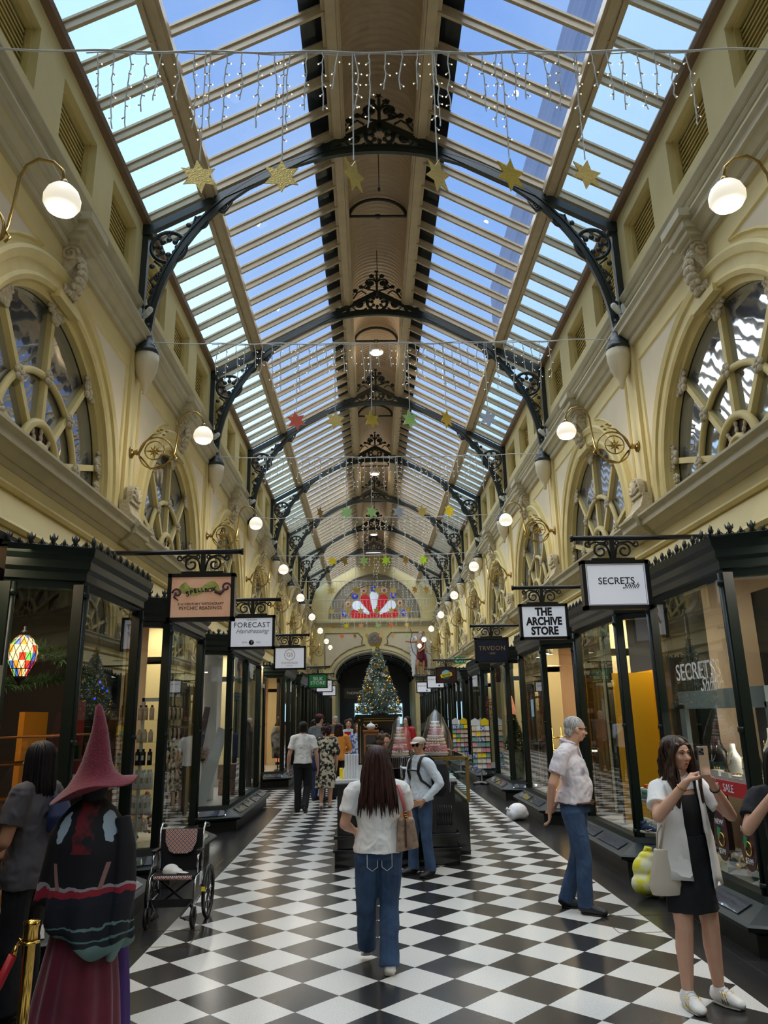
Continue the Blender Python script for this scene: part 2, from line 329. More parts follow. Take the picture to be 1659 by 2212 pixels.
def spiral(cx,cz,r0,r1,a0,turns,n=20): return [(cx+(r0+(r1-r0)*i/n)*math.cos(a0+turns*2*PI*i/n),cz+(r0+(r1-r0)*i/n)*math.sin(a0+turns*2*PI*i/n)) for i in range(n+1)]
QCAM=(1601.8868,.268500,.021700,-.020100,-.26980); SKY=1.0; SUNE=3.0; EXPO=0.0
LAMPE=26; RIDGEE=30; SUNE=13; SKY=1.0; EXPO=.3
# ================================================================ architecture (local: x=0 wall face, room at -x)
NB=range(-3,8)
YC=lambda j: 5.048+BAY*(j+.5)
ZC=4.5; RO=1.76; HB=BAY/2
def archpts(r,z0=4.25,n=20):
    return [(-r,z0)]+[(r*math.cos(PI-PI*i/n),ZC+r*math.sin(PI-PI*i/n)) for i in range(n+1)]+[(r,z0)]
def wall_mesh():
    b=MB(); A=archpts(RO)
    q=lambda y0,z0,y1,z1: b.add([(0,y0,z0),(0,y1,z0),(0,y1,z1),(0,y0,z1)],[(0,1,2,3)])
    q(-HB,4.2,-RO,6.6); q(RO,4.2,HB,6.6)
    for (y0,z0),(y1,z1) in zip(A[1:-1],A[2:-1]): b.add([(0,y0,z0),(0,y1,z1),(0,y1,6.6),(0,y0,6.6)],[(0,1,2,3)])
    q(-HB,6.6,HB,8.1)
    q(-HB,8.92,HB,9.35)
    ys=[-HB]+[v for c in(-1.7,0,1.7) for v in(c-.53,c+.53)]+[HB]
    for i in range(0,8,2): q(ys[i],8.1,ys[i+1],8.92)
    # reveals
    for (y0,z0),(y1,z1) in zip(A,A[1:]): b.add([(0,y0,z0),(.16,y0,z0),(.16,y1,z1),(0,y1,z1)],[(0,1,2,3)])
    for c in(-1.7,0,1.7):
        y0,y1=c-.53,c+.53; R=[(y0,8.1),(y1,8.1),(y1,8.92),(y0,8.92)]
        for (a,z),(a2,z2) in zip(R,R[1:]+R[:1]): b.add([(0,a,z),(.26,a,z),(.26,a2,z2),(0,a2,z2)],[(0,1,2,3)])
        b.add([(.26,a,z) for a,z in R],[(0,1,2,3)])
    # pilaster strips at bay ends
    for s in(-1,1): b.box(-.05,s*HB,4.2,0,s*(HB-.17),6.95)
    return b
def arch_sweep(b,prof,z0=4.25,n=52):  # prof (dr from RO, x)
    k=len(prof); pts=[]
    ang=[None]+[PI-PI*i/n for i in range(n+1)]+[None]
    for i,a in enumerate(ang):
        for dr,x in prof:
            r=RO+dr
            if a is None: pts.append((x,(-r if i==0 else r),z0))
            else: pts.append((x,r*math.cos(a),ZC+r*math.sin(a)))
    fs=[(i*k+j,i*k+(j+1)%k,(i+1)*k+(j+1)%k,(i+1)*k+j) for i in range(len(ang)-1) for j in range(k)]
    b.add(pts,fs,False)
def outline(b,pts,w=.03,d=.02):     # thin raised moulding following yz polygon
    n=len(pts)
    for i in range(n):
        (a,z),(a2,z2)=pts[i],pts[(i+1)%n]; b.tube([(-.004,a,z),(-.004,a2,z2)],w/2,4)
wall0=wall_mesh().build('wall_right',['wall_yellow'],loc=(0,0,0))
b=MB()
arch_sweep(b,[(.0,0),(.0,-.05),(.05,-.07),(.09,-.05),(.2,-.05),(.22,-.08),(.3,-.1),(.34,-.08),(.36,0)])
b.build('archivolt',['mould_yellow'],wall0)
b=MB()   # lighter spandrel panels with moulded edge
for s in(-1,1):
    P=[(s*(HB-.33),6.62),(s*.62,6.62)]+[(s*2.2*math.cos(a),ZC+2.2*math.sin(a)) for a in [math.radians(x) for x in(74,66,58,50,42,34,26,18,10,2)] if 2.2*math.cos(a)<HB-.33]
    P=[p for p in P if p[1]<=6.62]
    b.mi=0; b.prism(P,lambda u,v:(0,u,v),(-.006,0,0))
    b.mi=1; outline(b,P,.05)
b.build('spandrel_panel',['wall_pink','mould_yellow'],wall0)
b=MB()   # louvre slats
for c in(-1.7,0,1.7):
    for i in range(11):
        z=8.14+i*.072; b.ob((.19,c,z),(.035,.5,.008),Euler((0,-.7,0)).to_matrix())
    b.mi=1
    for (a,z,a2,z2) in((c-.53,8.1,c+.53,8.1),(c-.53,8.92,c+.53,8.92),(c-.53,8.1,c-.53,8.92),(c+.53,8.1,c+.53,8.92)): b.beam((.12,a,z),(.12,a2,z2),.07,.07,(1,0,0))
    b.mi=0
b.build('louvre',['mould_yellow','mould_yellow'],wall0)
b=MB()   # string courses and cornices
def hm(prof,y0=-HB,y1=HB): 
    k=len(prof); b.add([(x,y,z) for y in(y0,y1) for x,z in prof],[(j,(j+1)%k,k+(j+1)%k,k+j) for j in range(k)]+[tuple(range(k)),tuple(range(2*k-1,k-1,-1))])
hm([(0,7.62),(-.03,7.62),(-.05,7.66),(-.03,7.70),(-.06,7.72),(-.1,7.78),(-.1,7.80),(0,7.82)])
hm([(0,6.93),(-.06,6.93),(-.08,6.98),(-.06,7.02),(-.1,7.04),(-.16,7.12),(-.2,7.13),(-.2,7.2),(-.24,7.24),(-.24,7.27),(0,7.29)])
hm([(-.02,3.98),(-.07,3.98),(-.1,4.04),(-.12,4.04),(-.2,4.12),(-.24,4.12),(-.24,4.2),(-.29,4.24),(-.29,4.27),(-.02,4.30)])
for s in(-1,1):  # cornice breaks forward over the pier
    y0,y1=s*HB,s*(HB-.3); y0,y1=min(y0,y1),max(y0,y1)
    hm([(-.02,3.98),(-.13,3.98),(-.17,4.04),(-.19,4.04),(-.27,4.12),(-.31,4.12),(-.31,4.2),(-.36,4.24),(-.36,4.275),(-.02,4.305)],y0,y1)
b.build('cornice',['mould_grey'],wall0)
b=MB(); hm([(.02,9.18),(-.1,9.18),(-.12,9.24),(-.07,9.3),(-.07,9.36),(.02,9.40)]); b.build('eaves_board',['beam_brown'],wall0)
b=MB(); b.mi=0   # plain fascia under the sill cornice, lower wall behind the bays
b.box(.0,-HB,3.75,-.06,HB,4.0); b.add([(0,-HB,3.98),(0,HB,3.98),(-.45,HB,2.97),(-.45,-HB,2.97)],[(0,1,2,3)])
b.mi=1
for z,x in((3.74,-.12),(3.3,-.31)): hm([(x+.06,z),(x-.02,z),(x-.04,z+.04),(x-.01,z+.08),(x+.05,z+.08)])
b.build('fascia',['wall_yellow','mould_yellow'],wall0)
def flower(b,c,r,n=5,ax='x',t=.03):
    cx,cy,cz=c
    for i in range(n):
        a=2*PI*i/n+.3
        o=(0,math.cos(a)*r*.55,math.sin(a)*r*.55) if ax=='x' else (math.cos(a)*r*.55,0,math.sin(a)*r*.55)
        b.ell((cx+o[0],cy+o[1],cz+o[2]),(t if ax=='x' else r*.42,r*.42 if ax=='x' else t,r*.42),7,5)
    b.ell((cx,cy,cz),(t*1.4 if ax=='x' else r*.3,r*.3 if ax=='x' else t*1.4,r*.3),7,5)
# lunette window
win0=MB(); win0.prism(archpts(RO+.02,4.2,28),lambda u,v:(.13,u,v),(.03,0,0)); win0=win0.build('window_1',['glass_old'],loc=(0,0,0))
b=MB(); RR=.98; H0=.42
def pol(r,a,x=.1): return (x,r*math.cos(a),4.36+r*math.sin(a))
SP=[math.radians(x) for x in(12,48,90,132,168)]
for a in SP: b.beam(pol(H0,a),(.1,RO*math.cos(a)*.99,max(4.26,ZC+RO*math.sin(a)*.99-.0)) ,.075,.07,(1,0,0))
b.tube([pol(RR,a,.09) for a in[PI*i/24 for i in range(25)]],.042,8)
b.tube([pol(H0,a,.07) for a in[PI*i/16 for i in range(17)]],.05,8)
b.tube([pol(H0*.45,a,.06) for a in[PI*i/12 for i in range(13)]],.035,6)
arch_sweep(b,[(0,.02),(-.07,.04),(-.07,.12),(0,.12)])
b.box(.02,-RO,4.2,.13,RO,4.3)
b.build('tracery',['mould_yellow'],win0)
b=MB()
for a in SP:
    flower(b,pol(RR,a,.05),.1); e=(.05,(RO-.1)*math.cos(a),ZC+(RO-.1)*math.sin(a)*.97+(0 if math.sin(a)>.3 else .05)); flower(b,e,.13,5)
    t=Vector((0,-math.sin(a),math.cos(a)))
    for s in(-1,1): flower(b,Vector(e)+t*s*.13+Vector((0,-math.cos(a),-math.sin(a)))*-.04,.07,4)
for s in(-1,1): flower(b,(.04,s*1.62,4.4),.12); flower(b,(.04,s*1.6,4.58),.08); flower(b,(.04,s*1.3,4.33),.09)
b.build('plaster_ornament',['plaster_orn'],win0)
b=MB(); b.prism([(H0*math.cos(PI*i/12),4.36+H0*math.sin(PI*i/12)) for i in range(13)],lambda u,v:(.11,u,v),(-.02,0,0)); b.mi=1
for i in range(5):
    a=math.radians(18+36*i)
    for r in(.2,.27,.34): b.ell(pol(r,a,.07),(.02,.035,.045),6,5,Euler((a-PI/2,0,0)).to_matrix())
b.build('hub_carving',['carve_dark','plaster_orn'],win0)
# scroll corbel (keystone)
corb0=thing('scroll_corbel','','ornament',(0,0,0))
b=MB(); 
for s in(-1,1):
    b.tube([(-.02-.06-u,s*.1,6.86+v) for u,v in [(x,z) for x,z in spiral(0,0,.10,.02,0,1.5,18)]],.028,6)
    b.tube([(-.02-.0-u,s*.1,6.42+v) for u,v in [(x,z) for x,z in spiral(0,0,.07,.015,PI,1.4,14)]],.022,6)
side=[(0,6.3),(-.08,6.3),(-.1,6.4),(-.06,6.5),(-.08,6.62),(-.16,6.72),(-.19,6.84),(-.17,6.93),(0,6.95)]
b.prism(side,lambda u,v:(u,-.1,v),(0,.2,0))
b.build('scroll',['plaster_orn'],corb0)
b=MB()
for i in range(7):
    t=i/6; b.ell((-.12-.09*math.sin(t*PI*.9),0,6.38+t*.5),(.05,.085+.02*math.sin(t*PI),.06),8,6)
    for s in(-1,1): b.ell((-.11-.09*math.sin(t*PI*.9),s*.08,6.36+t*.5),(.035,.03,.04),6,5)
b.build('acanthus_leaf',['plaster_orn'],corb0)
b=MB()
for z0,z1,d in((6.95,7.0,.2),(7.0,7.08,.26),(7.08,7.2,.3),(7.2,7.3,.36)): b.box(0,-d*.75,z0,-d,d*.75,z1)
b.build('abacus',['mould_grey'],corb0)
b=MB(); b.box(.0,-.28,6.2,-.1,.28,6.3); b.build('bracket_base',['mould_yellow'],corb0)
# pier foot with shell (anthemion)
anth0=thing('shell_ornament','','ornament',(0,0,0))
b=MB(); b.prism([(-.02,4.27),(-.34,4.27),(-.3,4.33),(-.2,4.42),(-.15,4.55),(-.15,4.62),(-.02,4.62)],lambda u,v:(u,-.22,v),(0,.44,0)); b.build('foot_block',['plaster_orn'],anth0)
b=MB(); b.prism([(-.19,4.6)]+[(.19*math.cos(PI-PI*i/10),4.7+.19*math.sin(PI-PI*i/10)) for i in range(11)]+[(.19,4.6)],lambda u,v:(-.1,u,v),(-.08,0,0))
for i in range(7):
    a=math.radians(10+160*i/6); b.cap((-.19,0,4.66),(-.19,.15*math.cos(a),4.66+.18*math.sin(a)),.012,.028,6)
b.build('shell',['plaster_orn'],anth0)
ORD=['first','second','third','fourth','fifth','sixth','seventh','eighth']
wn=0
SIDE={1:'right',-1:'left'}
for j in NB:
    for sd in(1,-1):
        rz=0 if sd>0 else PI; L=(sd*W,YC(j),0)
        first=(j==NB[0] and sd==1)
        w=wall0 if first else dup(wall0); place(w,L,rz); w.name='wall_right' if sd>0 else 'wall_left'
        for ch in w.children: struct(ch)
        struct(w); wn+=1
        v=win0 if first else dup(win0); place(v,L,rz); v.name='window_%d'%wn; struct(v)
        if j<-1: continue
        o=corb0 if (j==-1 and sd==1) else dup(corb0); place(o,L,rz)
        o['label']='carved scroll corbel topping the %s arched window on the %s wall'%(ORD[max(j,0)] if j>=0 else 'nearest out-of-frame',SIDE[sd]); o['group']='scroll corbels over the arched windows'
        o=anth0 if (j==-1 and sd==1) else dup(anth0); place(o,(sd*W,YC(j)+HB,0),rz)
        o['label']='plaster shell ornament on the %s pier along the %s wall'%(ORD[j+1] if j<7 else 'last',SIDE[sd]); o['group']='shell ornaments at the pier feet'
# ---------------------------------------------------------------- floor and end walls
YE=YC(7)+HB; YB=YC(-3)-HB
b=MB(); b.add([(-9,YB-1,0),(9,YB-1,0),(9,YE+14,0),(-9,YE+14,0),(-9,YB-1,-.1),(9,YB-1,-.1),(9,YE+14,-.1),(-9,YE+14,-.1)],[(0,1,2,3),(4,5,6,7),(0,1,5,4),(1,2,6,5),(2,3,7,6),(3,0,4,7)])
struct(b.build('floor',['floor_tiles'],loc=(0,0,0)))
AW,AS,AR=2.42,3.95,1.5   # entrance arch of the end wall
def endwall(y):
    b=MB(); n=20; A=[(AW*math.cos(PI-PI*i/n),AS+AR*math.sin(PI-PI*i/n)) for i in range(n+1)]
    q=lambda a,z,a2,z2:b.add([(a,y,z),(a2,y,z),(a2,y,z2),(a,y,z2)],[(0,1,2,3)])
    q(-4.2,0,-AW,AS);q(AW,0,4.2,AS);q(-4.2,AS,-AW,6);q(AW,AS,4.2,6)
    for(a,z),(a2,z2) in zip(A,A[1:]): b.add([(a,y,z),(a2,y,z2),(a2,y,6),(a,y,6)],[(0,1,2,3)])
    for(a,z),(a2,z2) in zip([(-AW,0)]+A,A+[(AW,0)]): b.add([(a,y,z),(a2,y,z2),(a2,y+.5,z2),(a,y+.5,z)],[(0,1,2,3)])
    q(-4.2,6,4.2,7.5); B=[(2.15*math.cos(PI-PI*i/n),7.5+2.1*math.sin(PI-PI*i/n)) for i in range(n+1)]
    q(-4.2,7.5,-2.15,9.7);q(2.15,7.5,4.2,9.7)
    for(a,z),(a2,z2) in zip(B,B[1:]): b.add([(a,y,z),(a2,y,z2),(a2,y,9.7),(a,y,9.7)],[(0,1,2,3)])
    b.add([(-4.2,y,9.7),(4.2,y,9.7),(1,y,11.6),(-1,y,11.6)],[(0,1,2,3)])
    return b
b=endwall(YE); struct(b.build('wall_end',['wall_yellow'],loc=(0,YE,0)))
b=MB(); y=YE
b.sweep([(4,y),(-4,y)],[(0,7.0),(-.06,7.0),(-.1,7.1),(-.12,7.1),(-.22,7.22),(-.26,7.22),(-.26,7.32),(0,7.36)][::1])
for v in range(len(b.v)): pass
b.tr(Matrix.Translation((0,0,0)))
b.tube([(2.62*math.cos(t),y-.02,AS+1.68*math.sin(t)) for t in[PI*i/30 for i in range(31)]],.07,8)
b.tube([(2.48*math.cos(t),y-.03,AS+1.55*math.sin(t)) for t in[PI*i/30 for i in range(31)]],.06,8)
for s in(-1,1): b.box(s*2.36,y-.12,3.7,s*2.8,y,3.95); b.box(s*2.4,y-.06,3.6,s*2.72,y,3.7)
struct(b.build('trim_1',['mould_grey'],loc=(0,YE,0)))
# grey ring and stained glass lunette
b=MB(); n=32
ring=lambda r0,r1,yy,z0=7.5:[b.add([(r0*math.cos(a),yy,z0+r0*math.sin(a)*.97),(r1*math.cos(a),yy,z0+r1*math.sin(a)*.97),(r1*math.cos(c),yy,z0+r1*math.sin(c)*.97),(r0*math.cos(c),yy,z0+r0*math.sin(c)*.97)],[(0,1,2,3)]) for a,c in((PI*i/n,PI*(i+1)/n) for i in range(n))]
ring(2.1,2.8,y-.03); b.tube([(2.8*math.cos(PI*i/n),y-.04,7.5+2.72*math.sin(PI*i/n)) for i in range(n+1)],.05,6); b.tube([(2.15*math.cos(PI*i/n),y-.04,7.5+2.09*math.sin(PI*i/n)) for i in range(n+1)],.05,6)
struct(b.build('trim_2',['stone_orn'],loc=(0,YE,7.5)))
M('sg_red',cs(178,18,36),.3,emit=.35); M('sg_white',cs(215,225,242),.3,emit=.35); M('sg_blue',cs(40,56,170),.3,emit=.35); M('sg_gold',cs(186,140,70),.3,emit=.25); M('sg_ground',cs(150,138,108),.4,emit=.12)
b=MB(); b.prism([(2.12*math.cos(PI*i/24),7.5+2.06*math.sin(PI*i/24)) for i in range(25)],lambda u,v:(u,y+.04,v),(0,.05,0)); sg=b.build('window_90',['sg_ground'],loc=(0,YE,7.5)); struct(sg)
def petal(a0,r0,r1,w,mat,nm,wb=.25):
    b=MB(); P=[]
    for i in range(9): t=i/8; P.append((r0+(r1-w-r0)*t,-w*(wb+(1-wb)*t)))
    P+= [(r1-w+w*math.cos(t),w*math.sin(t)) for t in[-PI/2+PI*i/8 for i in range(9)]]
    for i in range(8,-1,-1): t=i/8; P.append((r0+(r1-w-r0)*t,w*(wb+(1-wb)*t)))
    ca,sa=math.cos(a0),math.sin(a0); b.prism([(u*ca-v*sa,7.56+u*sa+v*ca) for u,v in P],lambda u,v:(u,y+.0,v),(0,.03,0)); b.build(nm,[mat],sg)
for d in(14,39,65,90,115,141,166):
    pass
petal(math.radians(90),.25,1.62,.27,'sg_white','white_petal'); 
for s in(-1,1):
    petal(PI/2-s*math.radians(27),.3,1.55,.3,'sg_red','red_petal'); petal(PI/2-s*math.radians(55),.4,1.6,.3,'sg_white','white_petal'); petal(PI/2-s*math.radians(80),.3,1.5,.26,'sg_red','red_petal')
petal(PI/2,-.0,.36,.3,'sg_red','red_petal',.9)
b=MB()
for i in range(9):
    a=PI*(i+.5)/9; c=(1.86*math.cos(a),y-.0,7.5+1.82*math.sin(a)); b.mi=i%2; b.ell(c,(.2,.03,.2),12,6)
    b.mi=(i+1)%2; b.ell((c[0],c[1]-.02,c[2]),(.08,.03,.08),8,6)
b.build('border_roundel',['sg_blue','sg_gold'],sg)
# panels and rosette over the arch
b=MB()
for s in(-1,1):
    P=[(s*3.05,6.6),(s*1.0,6.6),(s*.75,6.3),(s*.8,5.95),(s*.62,5.85)]+[(s*2.85*math.cos(t),AS+1.98*math.sin(t)) for t in[math.radians(x) for x in(78,66,54,42,30,20)]]+[(s*3.05,4.5)]
    b.mi=0; b.prism(P,lambda u,v:(u,y,v),(0,-.012,0)); b.mi=1
    for i in range(len(P)): p_,q_=P[i],P[(i+1)%len(P)]; b.tube([(p_[0],y-.02,p_[1]),(q_[0],y-.02,q_[1])],.035,6)
struct(b.build('trim_3',['wall_pink','stone_orn'],loc=(0,YE,4.5)))
ro=thing('plaster_rosette','round pierced plaster rosette above the far archway','ornament',(0,YE-.05,5.9))
b=MB(); b.lathe([(.0,0),(.42,0),(.44,.04),(.38,.07),(0,.05)],(0,YE-.01,6.2),24,Euler((PI/2,0,0)).to_matrix()); 
for i in range(8):
    a=PI*i/4; flower(b,(.23*math.cos(a),YE-.08,6.2+.23*math.sin(a)),.1,4,'y')
flower(b,(0,YE-.08,6.2),.12,6,'y'); b.build('disc',['stone_orn'],ro)
b=MB(); b.prism([(-.14,5.4),(.14,5.4),(.2,5.75),(-.2,5.75)],lambda u,v:(u,YE-.2,v),(0,.2,0)); struct(b.build('trim_4',['mould_yellow']))
# passage beyond the arch
b=MB(); 
for s in(-1,1): b.box(s*2.6,YE+.5,0,s*2.7,YE+12,5.6)
struct(b.build('wall_passage',['wall_yellow'],loc=(0,YE+6,0)))
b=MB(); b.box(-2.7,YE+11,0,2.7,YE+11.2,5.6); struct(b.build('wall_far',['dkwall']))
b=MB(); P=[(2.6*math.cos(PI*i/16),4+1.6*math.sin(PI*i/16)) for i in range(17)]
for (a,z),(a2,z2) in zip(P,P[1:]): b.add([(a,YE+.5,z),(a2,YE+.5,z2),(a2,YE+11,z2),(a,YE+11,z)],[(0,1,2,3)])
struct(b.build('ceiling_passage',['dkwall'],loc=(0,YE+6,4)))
b=MB()
for k in range(5):
    for i in range(7):
        a=PI*(i+.5)/7; b.beam((2.5*math.cos(a),YE+1+k*2,4+1.5*math.sin(a)),(2.5*math.cos(a),YE+3+k*2,4+1.5*math.sin(a)),.06,.06)
    b.tube([(2.5*math.cos(PI*i/14),YE+1+k*2,4+1.5*math.sin(PI*i/14)) for i in range(15)],.05,4)
struct(b.build('trim_5',['iron'],loc=(0,YE+6,4)))
b=MB(); b.box(-4.4,YB-.1,0,4.4,YB,12); struct(b.build('wall_rear',['wall_yellow']))
# ================================================================ roof
SL=.553; RX=.62; ZR=lambda x:9.24+(W-abs(x))*SL
def slab(b,x0,x1,y0,y1,off,t=.01):
    vs=[(x,y,ZR(x)+off+k) for k in(0,t) for x,y in((x0,y0),(x1,y0),(x1,y1),(x0,y1))]; b.add(vs,[(0,1,2,3),(4,5,6,7),(0,1,5,4),(1,2,6,5),(2,3,7,6),(3,0,4,7)])
def roofbay():
    r=MB(); 
    for sd in(1,-1):
        for i in range(9):
            y=-HB+BAY*(i)/9; w=.1 if i==0 else .045
            A=(sd*W,y,ZR(W)); B=(sd*RX,y,ZR(RX))
            r.beam((A[0],A[1],A[2]+.0),(B[0],B[1],B[2]+.0),w,.1); r.beam((A[0],y,A[2]+.07),(B[0],y,B[2]+.07),w+.05,.035)
    return r.build('trim_10',['beam_tan'],loc=(0,0,9))
rb0=roofbay()
b=MB()
for sd in(1,-1):
    b.mi=0
    x=2.72; b.beam((sd*x,-HB,ZR(x)-.03),(sd*x,HB,ZR(x)-.03),.2,.13); b.beam((sd*(x+.13),-HB,ZR(x)-.08),(sd*(x+.13),HB,ZR(x)-.08),.07,.08)
    b.beam((sd*x,-HB,ZR(x)-.10),(sd*x,HB,ZR(x)-.10),.12,.06)
    x=.69; b.beam((sd*x,-HB,ZR(x)+.03),(sd*x,HB,ZR(x)+.03),.26,.24); b.beam((sd*x,-HB,ZR(x)-.11),(sd*x,HB,ZR(x)-.11),.14,.06); b.beam((sd*(x-.09),-HB,ZR(x)-.1),(sd*(x-.09),HB,ZR(x)-.1),.03,.04)
b.build('roof_beam',['beam_tan'],rb0)
b=MB(); n=12
for i in range(n):
    a0,a1=PI-PI*i/n,PI-PI*(i+1)/n; f=lambda a:(.60*math.cos(a),11.32+.50*math.sin(a))
    (xa,za),(xb,zb)=f(a0),f(a1); b.add([(xa,-HB,za),(xb,-HB,zb),(xb,HB,zb),(xa,HB,za),(xa,-HB,za+.04),(xb,-HB,zb+.04),(xb,HB,zb+.04),(xa,HB,za+.04)],[(0,1,2,3),(4,5,6,7)],True)
for s in(-1,1): b.box(s*.60,-HB,10.82,s*.63,HB,11.34)
vault0=b.build('ceiling',['corrug'],loc=(0,0,11))
b=MB()
for sd in(1,-1): slab(b,sd*2.7,sd*W,-HB,HB,.1)
fr0=b.build('window_70',['glass_frost'],loc=(0,0,9))
b=MB()
for sd in(1,-1): slab(b,sd*.75,sd*2.7,-HB,HB,.1)
cl0=b.build('window_80',['glass_sky'],loc=(0,0,9))
b=MB()
for sd in(1,-1): slab(b,sd*.64,sd*1.12,-HB,HB,.16,.1)
gt0=b.build('trim_11',['gutter'],loc=(0,0,10))
# tie arch in each ridge bay
b=MB(); b.tube([(.57*math.cos(PI*i/14),0,11.28+.40*math.sin(PI*i/14)) for i in range(15)],(.035,.035),6); b.box(-.58,-.02,11.26,.58,.02,11.30); b.ob((0,0,11.28),(.05,.03,.03))
tie0=b.build('trim_12',['iron'],loc=(0,0,10))
for j in NB:
    for n_,o in enumerate((rb0,vault0,fr0,cl0,gt0,tie0)):
        d=o if j==NB[0] else dup(o)
        b0=o.location.copy(); place(d,(0,0,0)); d.location=(0,YC(j)*S,LOC[o.name][2]*S); struct(d)
        for ch in d.children: struct(ch)
# purlin at the far end closing the last bay
# buildings seen through the glass
bd=MB(); bd.box(11.2,-20,0,22,60,39.4); t=bd.build('office_tower',['tower'] if 'tower' in MT else ['grey'],loc=(16,20,0))
m,nt,o=nodes('tower'); p=nn(nt,'ShaderNodeBsdfPrincipled'); p.inputs['Roughness'].default_value=.9; p.inputs['Specular IOR Level'].default_value=.05
co=nn(nt,'ShaderNodeTexCoord').outputs['Object']; br=nn(nt,'ShaderNodeTexBrick'); br.offset=0; br.inputs['Scale'].default_value=.5; br.inputs['Color1'].default_value=cs(66,80,108); br.inputs['Color2'].default_value=cs(74,88,116); br.inputs['Mortar'].default_value=cs(84,98,124); br.inputs['Mortar Size'].default_value=.02
mp=nn(nt,'ShaderNodeMapping'); mp.inputs['Rotation'].default_value=(PI/2,0,PI/2); nt.links.new(co,mp.inputs[0]); nt.links.new(mp.outputs[0],br.inputs['Vector']); nt.links.new(br.outputs[0],p.inputs['Base Color']); nt.links.new(p.outputs[0],o.inputs[0])
t.data.materials.clear(); t.data.materials.append(m); tag(t,'pale blue-grey office tower seen through the right skylight','building')
b=MB(); b.box(-22,-10,0,-12.4,13,31); t=b.build('city_building',['grey'],loc=(-16,0,0)); t.data.materials.clear(); t.data.materials.append(m); tag(t,'grey building corner seen through the near left skylight','building')
# ================================================================ iron roof trusses (local y=0 plane)
A_,B_,ZK=3.57,3.5,7.12
def el(x): return ZK+B_*math.sqrt(max(0,1-(x/A_)**2))
TX=3.70
TZ=lambda x:9.08+(TX-abs(x))*SL   # underside line of the rafters
tr0=thing('roof_truss','','roof truss',(0,0,7))
b=MB()
b.beam((-TX,0,TZ(TX)),(0,0,TZ(0)),.1,.12); b.beam((TX,0,TZ(TX)),(0,0,TZ(0)),.1,.12)
for s in(-1,1): b.beam((s*TX,0,TZ(TX)),(s*TX,0,7.0),.1,.1,(0,1,0)); b.ob((s*(TX-.02),0,TZ(TX)),(.09,.07,.09))
b.build('rafter',['iron'],tr0)
b=MB(); P=[(A_*math.cos(PI*i/48),0,ZK+B_*math.sin(PI*i/48)) for i in range(49)]
b.tube(P,(.05,.075),4,flat=(0,1,0)); b.tube([(x*1.012,0,ZK+(z-ZK)*1.018) for x,y,z in P],(.075,.02),4,flat=(0,1,0))
b.build('arch_rib',['iron'],tr0)
def sc2(b,pts,r=.016,d=.022): b.tube([(x,0,z) for x,z in pts],(r,d),6,flat=(0,1,0) if False else None) if False else b.tube([(x,0,z) for x,z in pts],r,6)
def leaf(b,x,z,r): b.ell((x,0,z),(r,.03,r),7,5)
def rosette(b,x,z,r):
    for i in range(5): a=2*PI*i/5+.3; b.ell((x+r*.55*math.cos(a),0,z+r*.55*math.sin(a)),(r*.45,.03,r*.45),6,5)
    b.ell((x,-.0,z),(r*.35,.045,r*.35),6,5)
def cusped(b,cx,cz,R,n):
    b.tube([(cx+R*math.cos(2*PI*i/28),0,cz+R*math.sin(2*PI*i/28)) for i in range(28)],.034,6,closed=True)
    for i in range(n):
        a=2*PI*(i+.5)/n; lx,lz=cx+R*.66*math.cos(a),cz+R*.66*math.sin(a); rr=R*.3
        b.tube([(lx+rr*math.cos(a+t),0,lz+rr*math.sin(a+t)) for t in[-2.4+4.8*k/10 for k in range(11)]],.018,5)
        a2=2*PI*i/n; b.tube([(cx+R*math.cos(a2),0,cz+R*math.sin(a2)),(cx+R*.5*math.cos(a2),0,cz+R*.5*math.sin(a2))],.016,5); leaf(b,cx+R*.5*math.cos(a2),cz+R*.5*math.sin(a2),R*.18)
def bracket(s):
    b=MB(); cusped(b,s*3.34,8.80,.27,8)
    for x,z,r,tw in((3.45,8.28,.13,1),(3.53,8.0,.09,-1),(2.86,9.27,.14,-1),(2.52,9.52,.09,1),(3.6,7.75,.05,1)):
        b.tube([(s*p,0,q) for p,q in spiral(x,z,r,r*.35,PI*.5 if tw>0 else -PI*.3,tw*1.1,16)],.021,5); rosette(b,s*x,z,r*.62)
    # running tendril
    b.tube([(s*x,0,z) for x,z in((3.62,7.55),(3.56,7.68),(3.6,7.85),(3.5,8.08),(3.6,8.2),(3.4,8.42),(3.55,8.55))],.02,5)
    b.tube([(s*x,0,z) for x,z in((3.1,9.02),(3.0,9.12),(2.95,9.35),(2.75,9.3),(2.66,9.48),(2.5,9.42),(2.38,9.62))],.02,5)
    for x,z in((3.57,7.62),(3.53,8.12),(3.36,8.45),(3.58,8.46),(3.05,9.2),(2.72,9.42),(2.4,9.66),(3.6,7.5)): leaf(b,s*x,z,.045)
    return b
for s in(-1,1): bracket(s).build('scroll_bracket',['iron'],tr0)
b=MB(); cusped(b,0,10.91,.235,8)
for s in(-1,1):
    for x,z,r,tw in((.42,10.83,.12,1),(.68,10.74,.08,-1),(.9,10.68,.06,1)):
        b.tube([(s*p,0,q) for p,q in spiral(x,z,r,r*.3,PI*.1,tw*1.1,14)],.021,5); rosette(b,s*x,z,r*.62)
    b.tube([(s*x,0,z) for x,z in((.24,10.75),(.35,10.68),(.5,10.7),(.6,10.8),(.8,10.66),(1.0,10.63),(1.15,10.58))],.019,5)
b.build('crown_scroll',['iron'],tr0)
b=MB()   # cresting above the apex
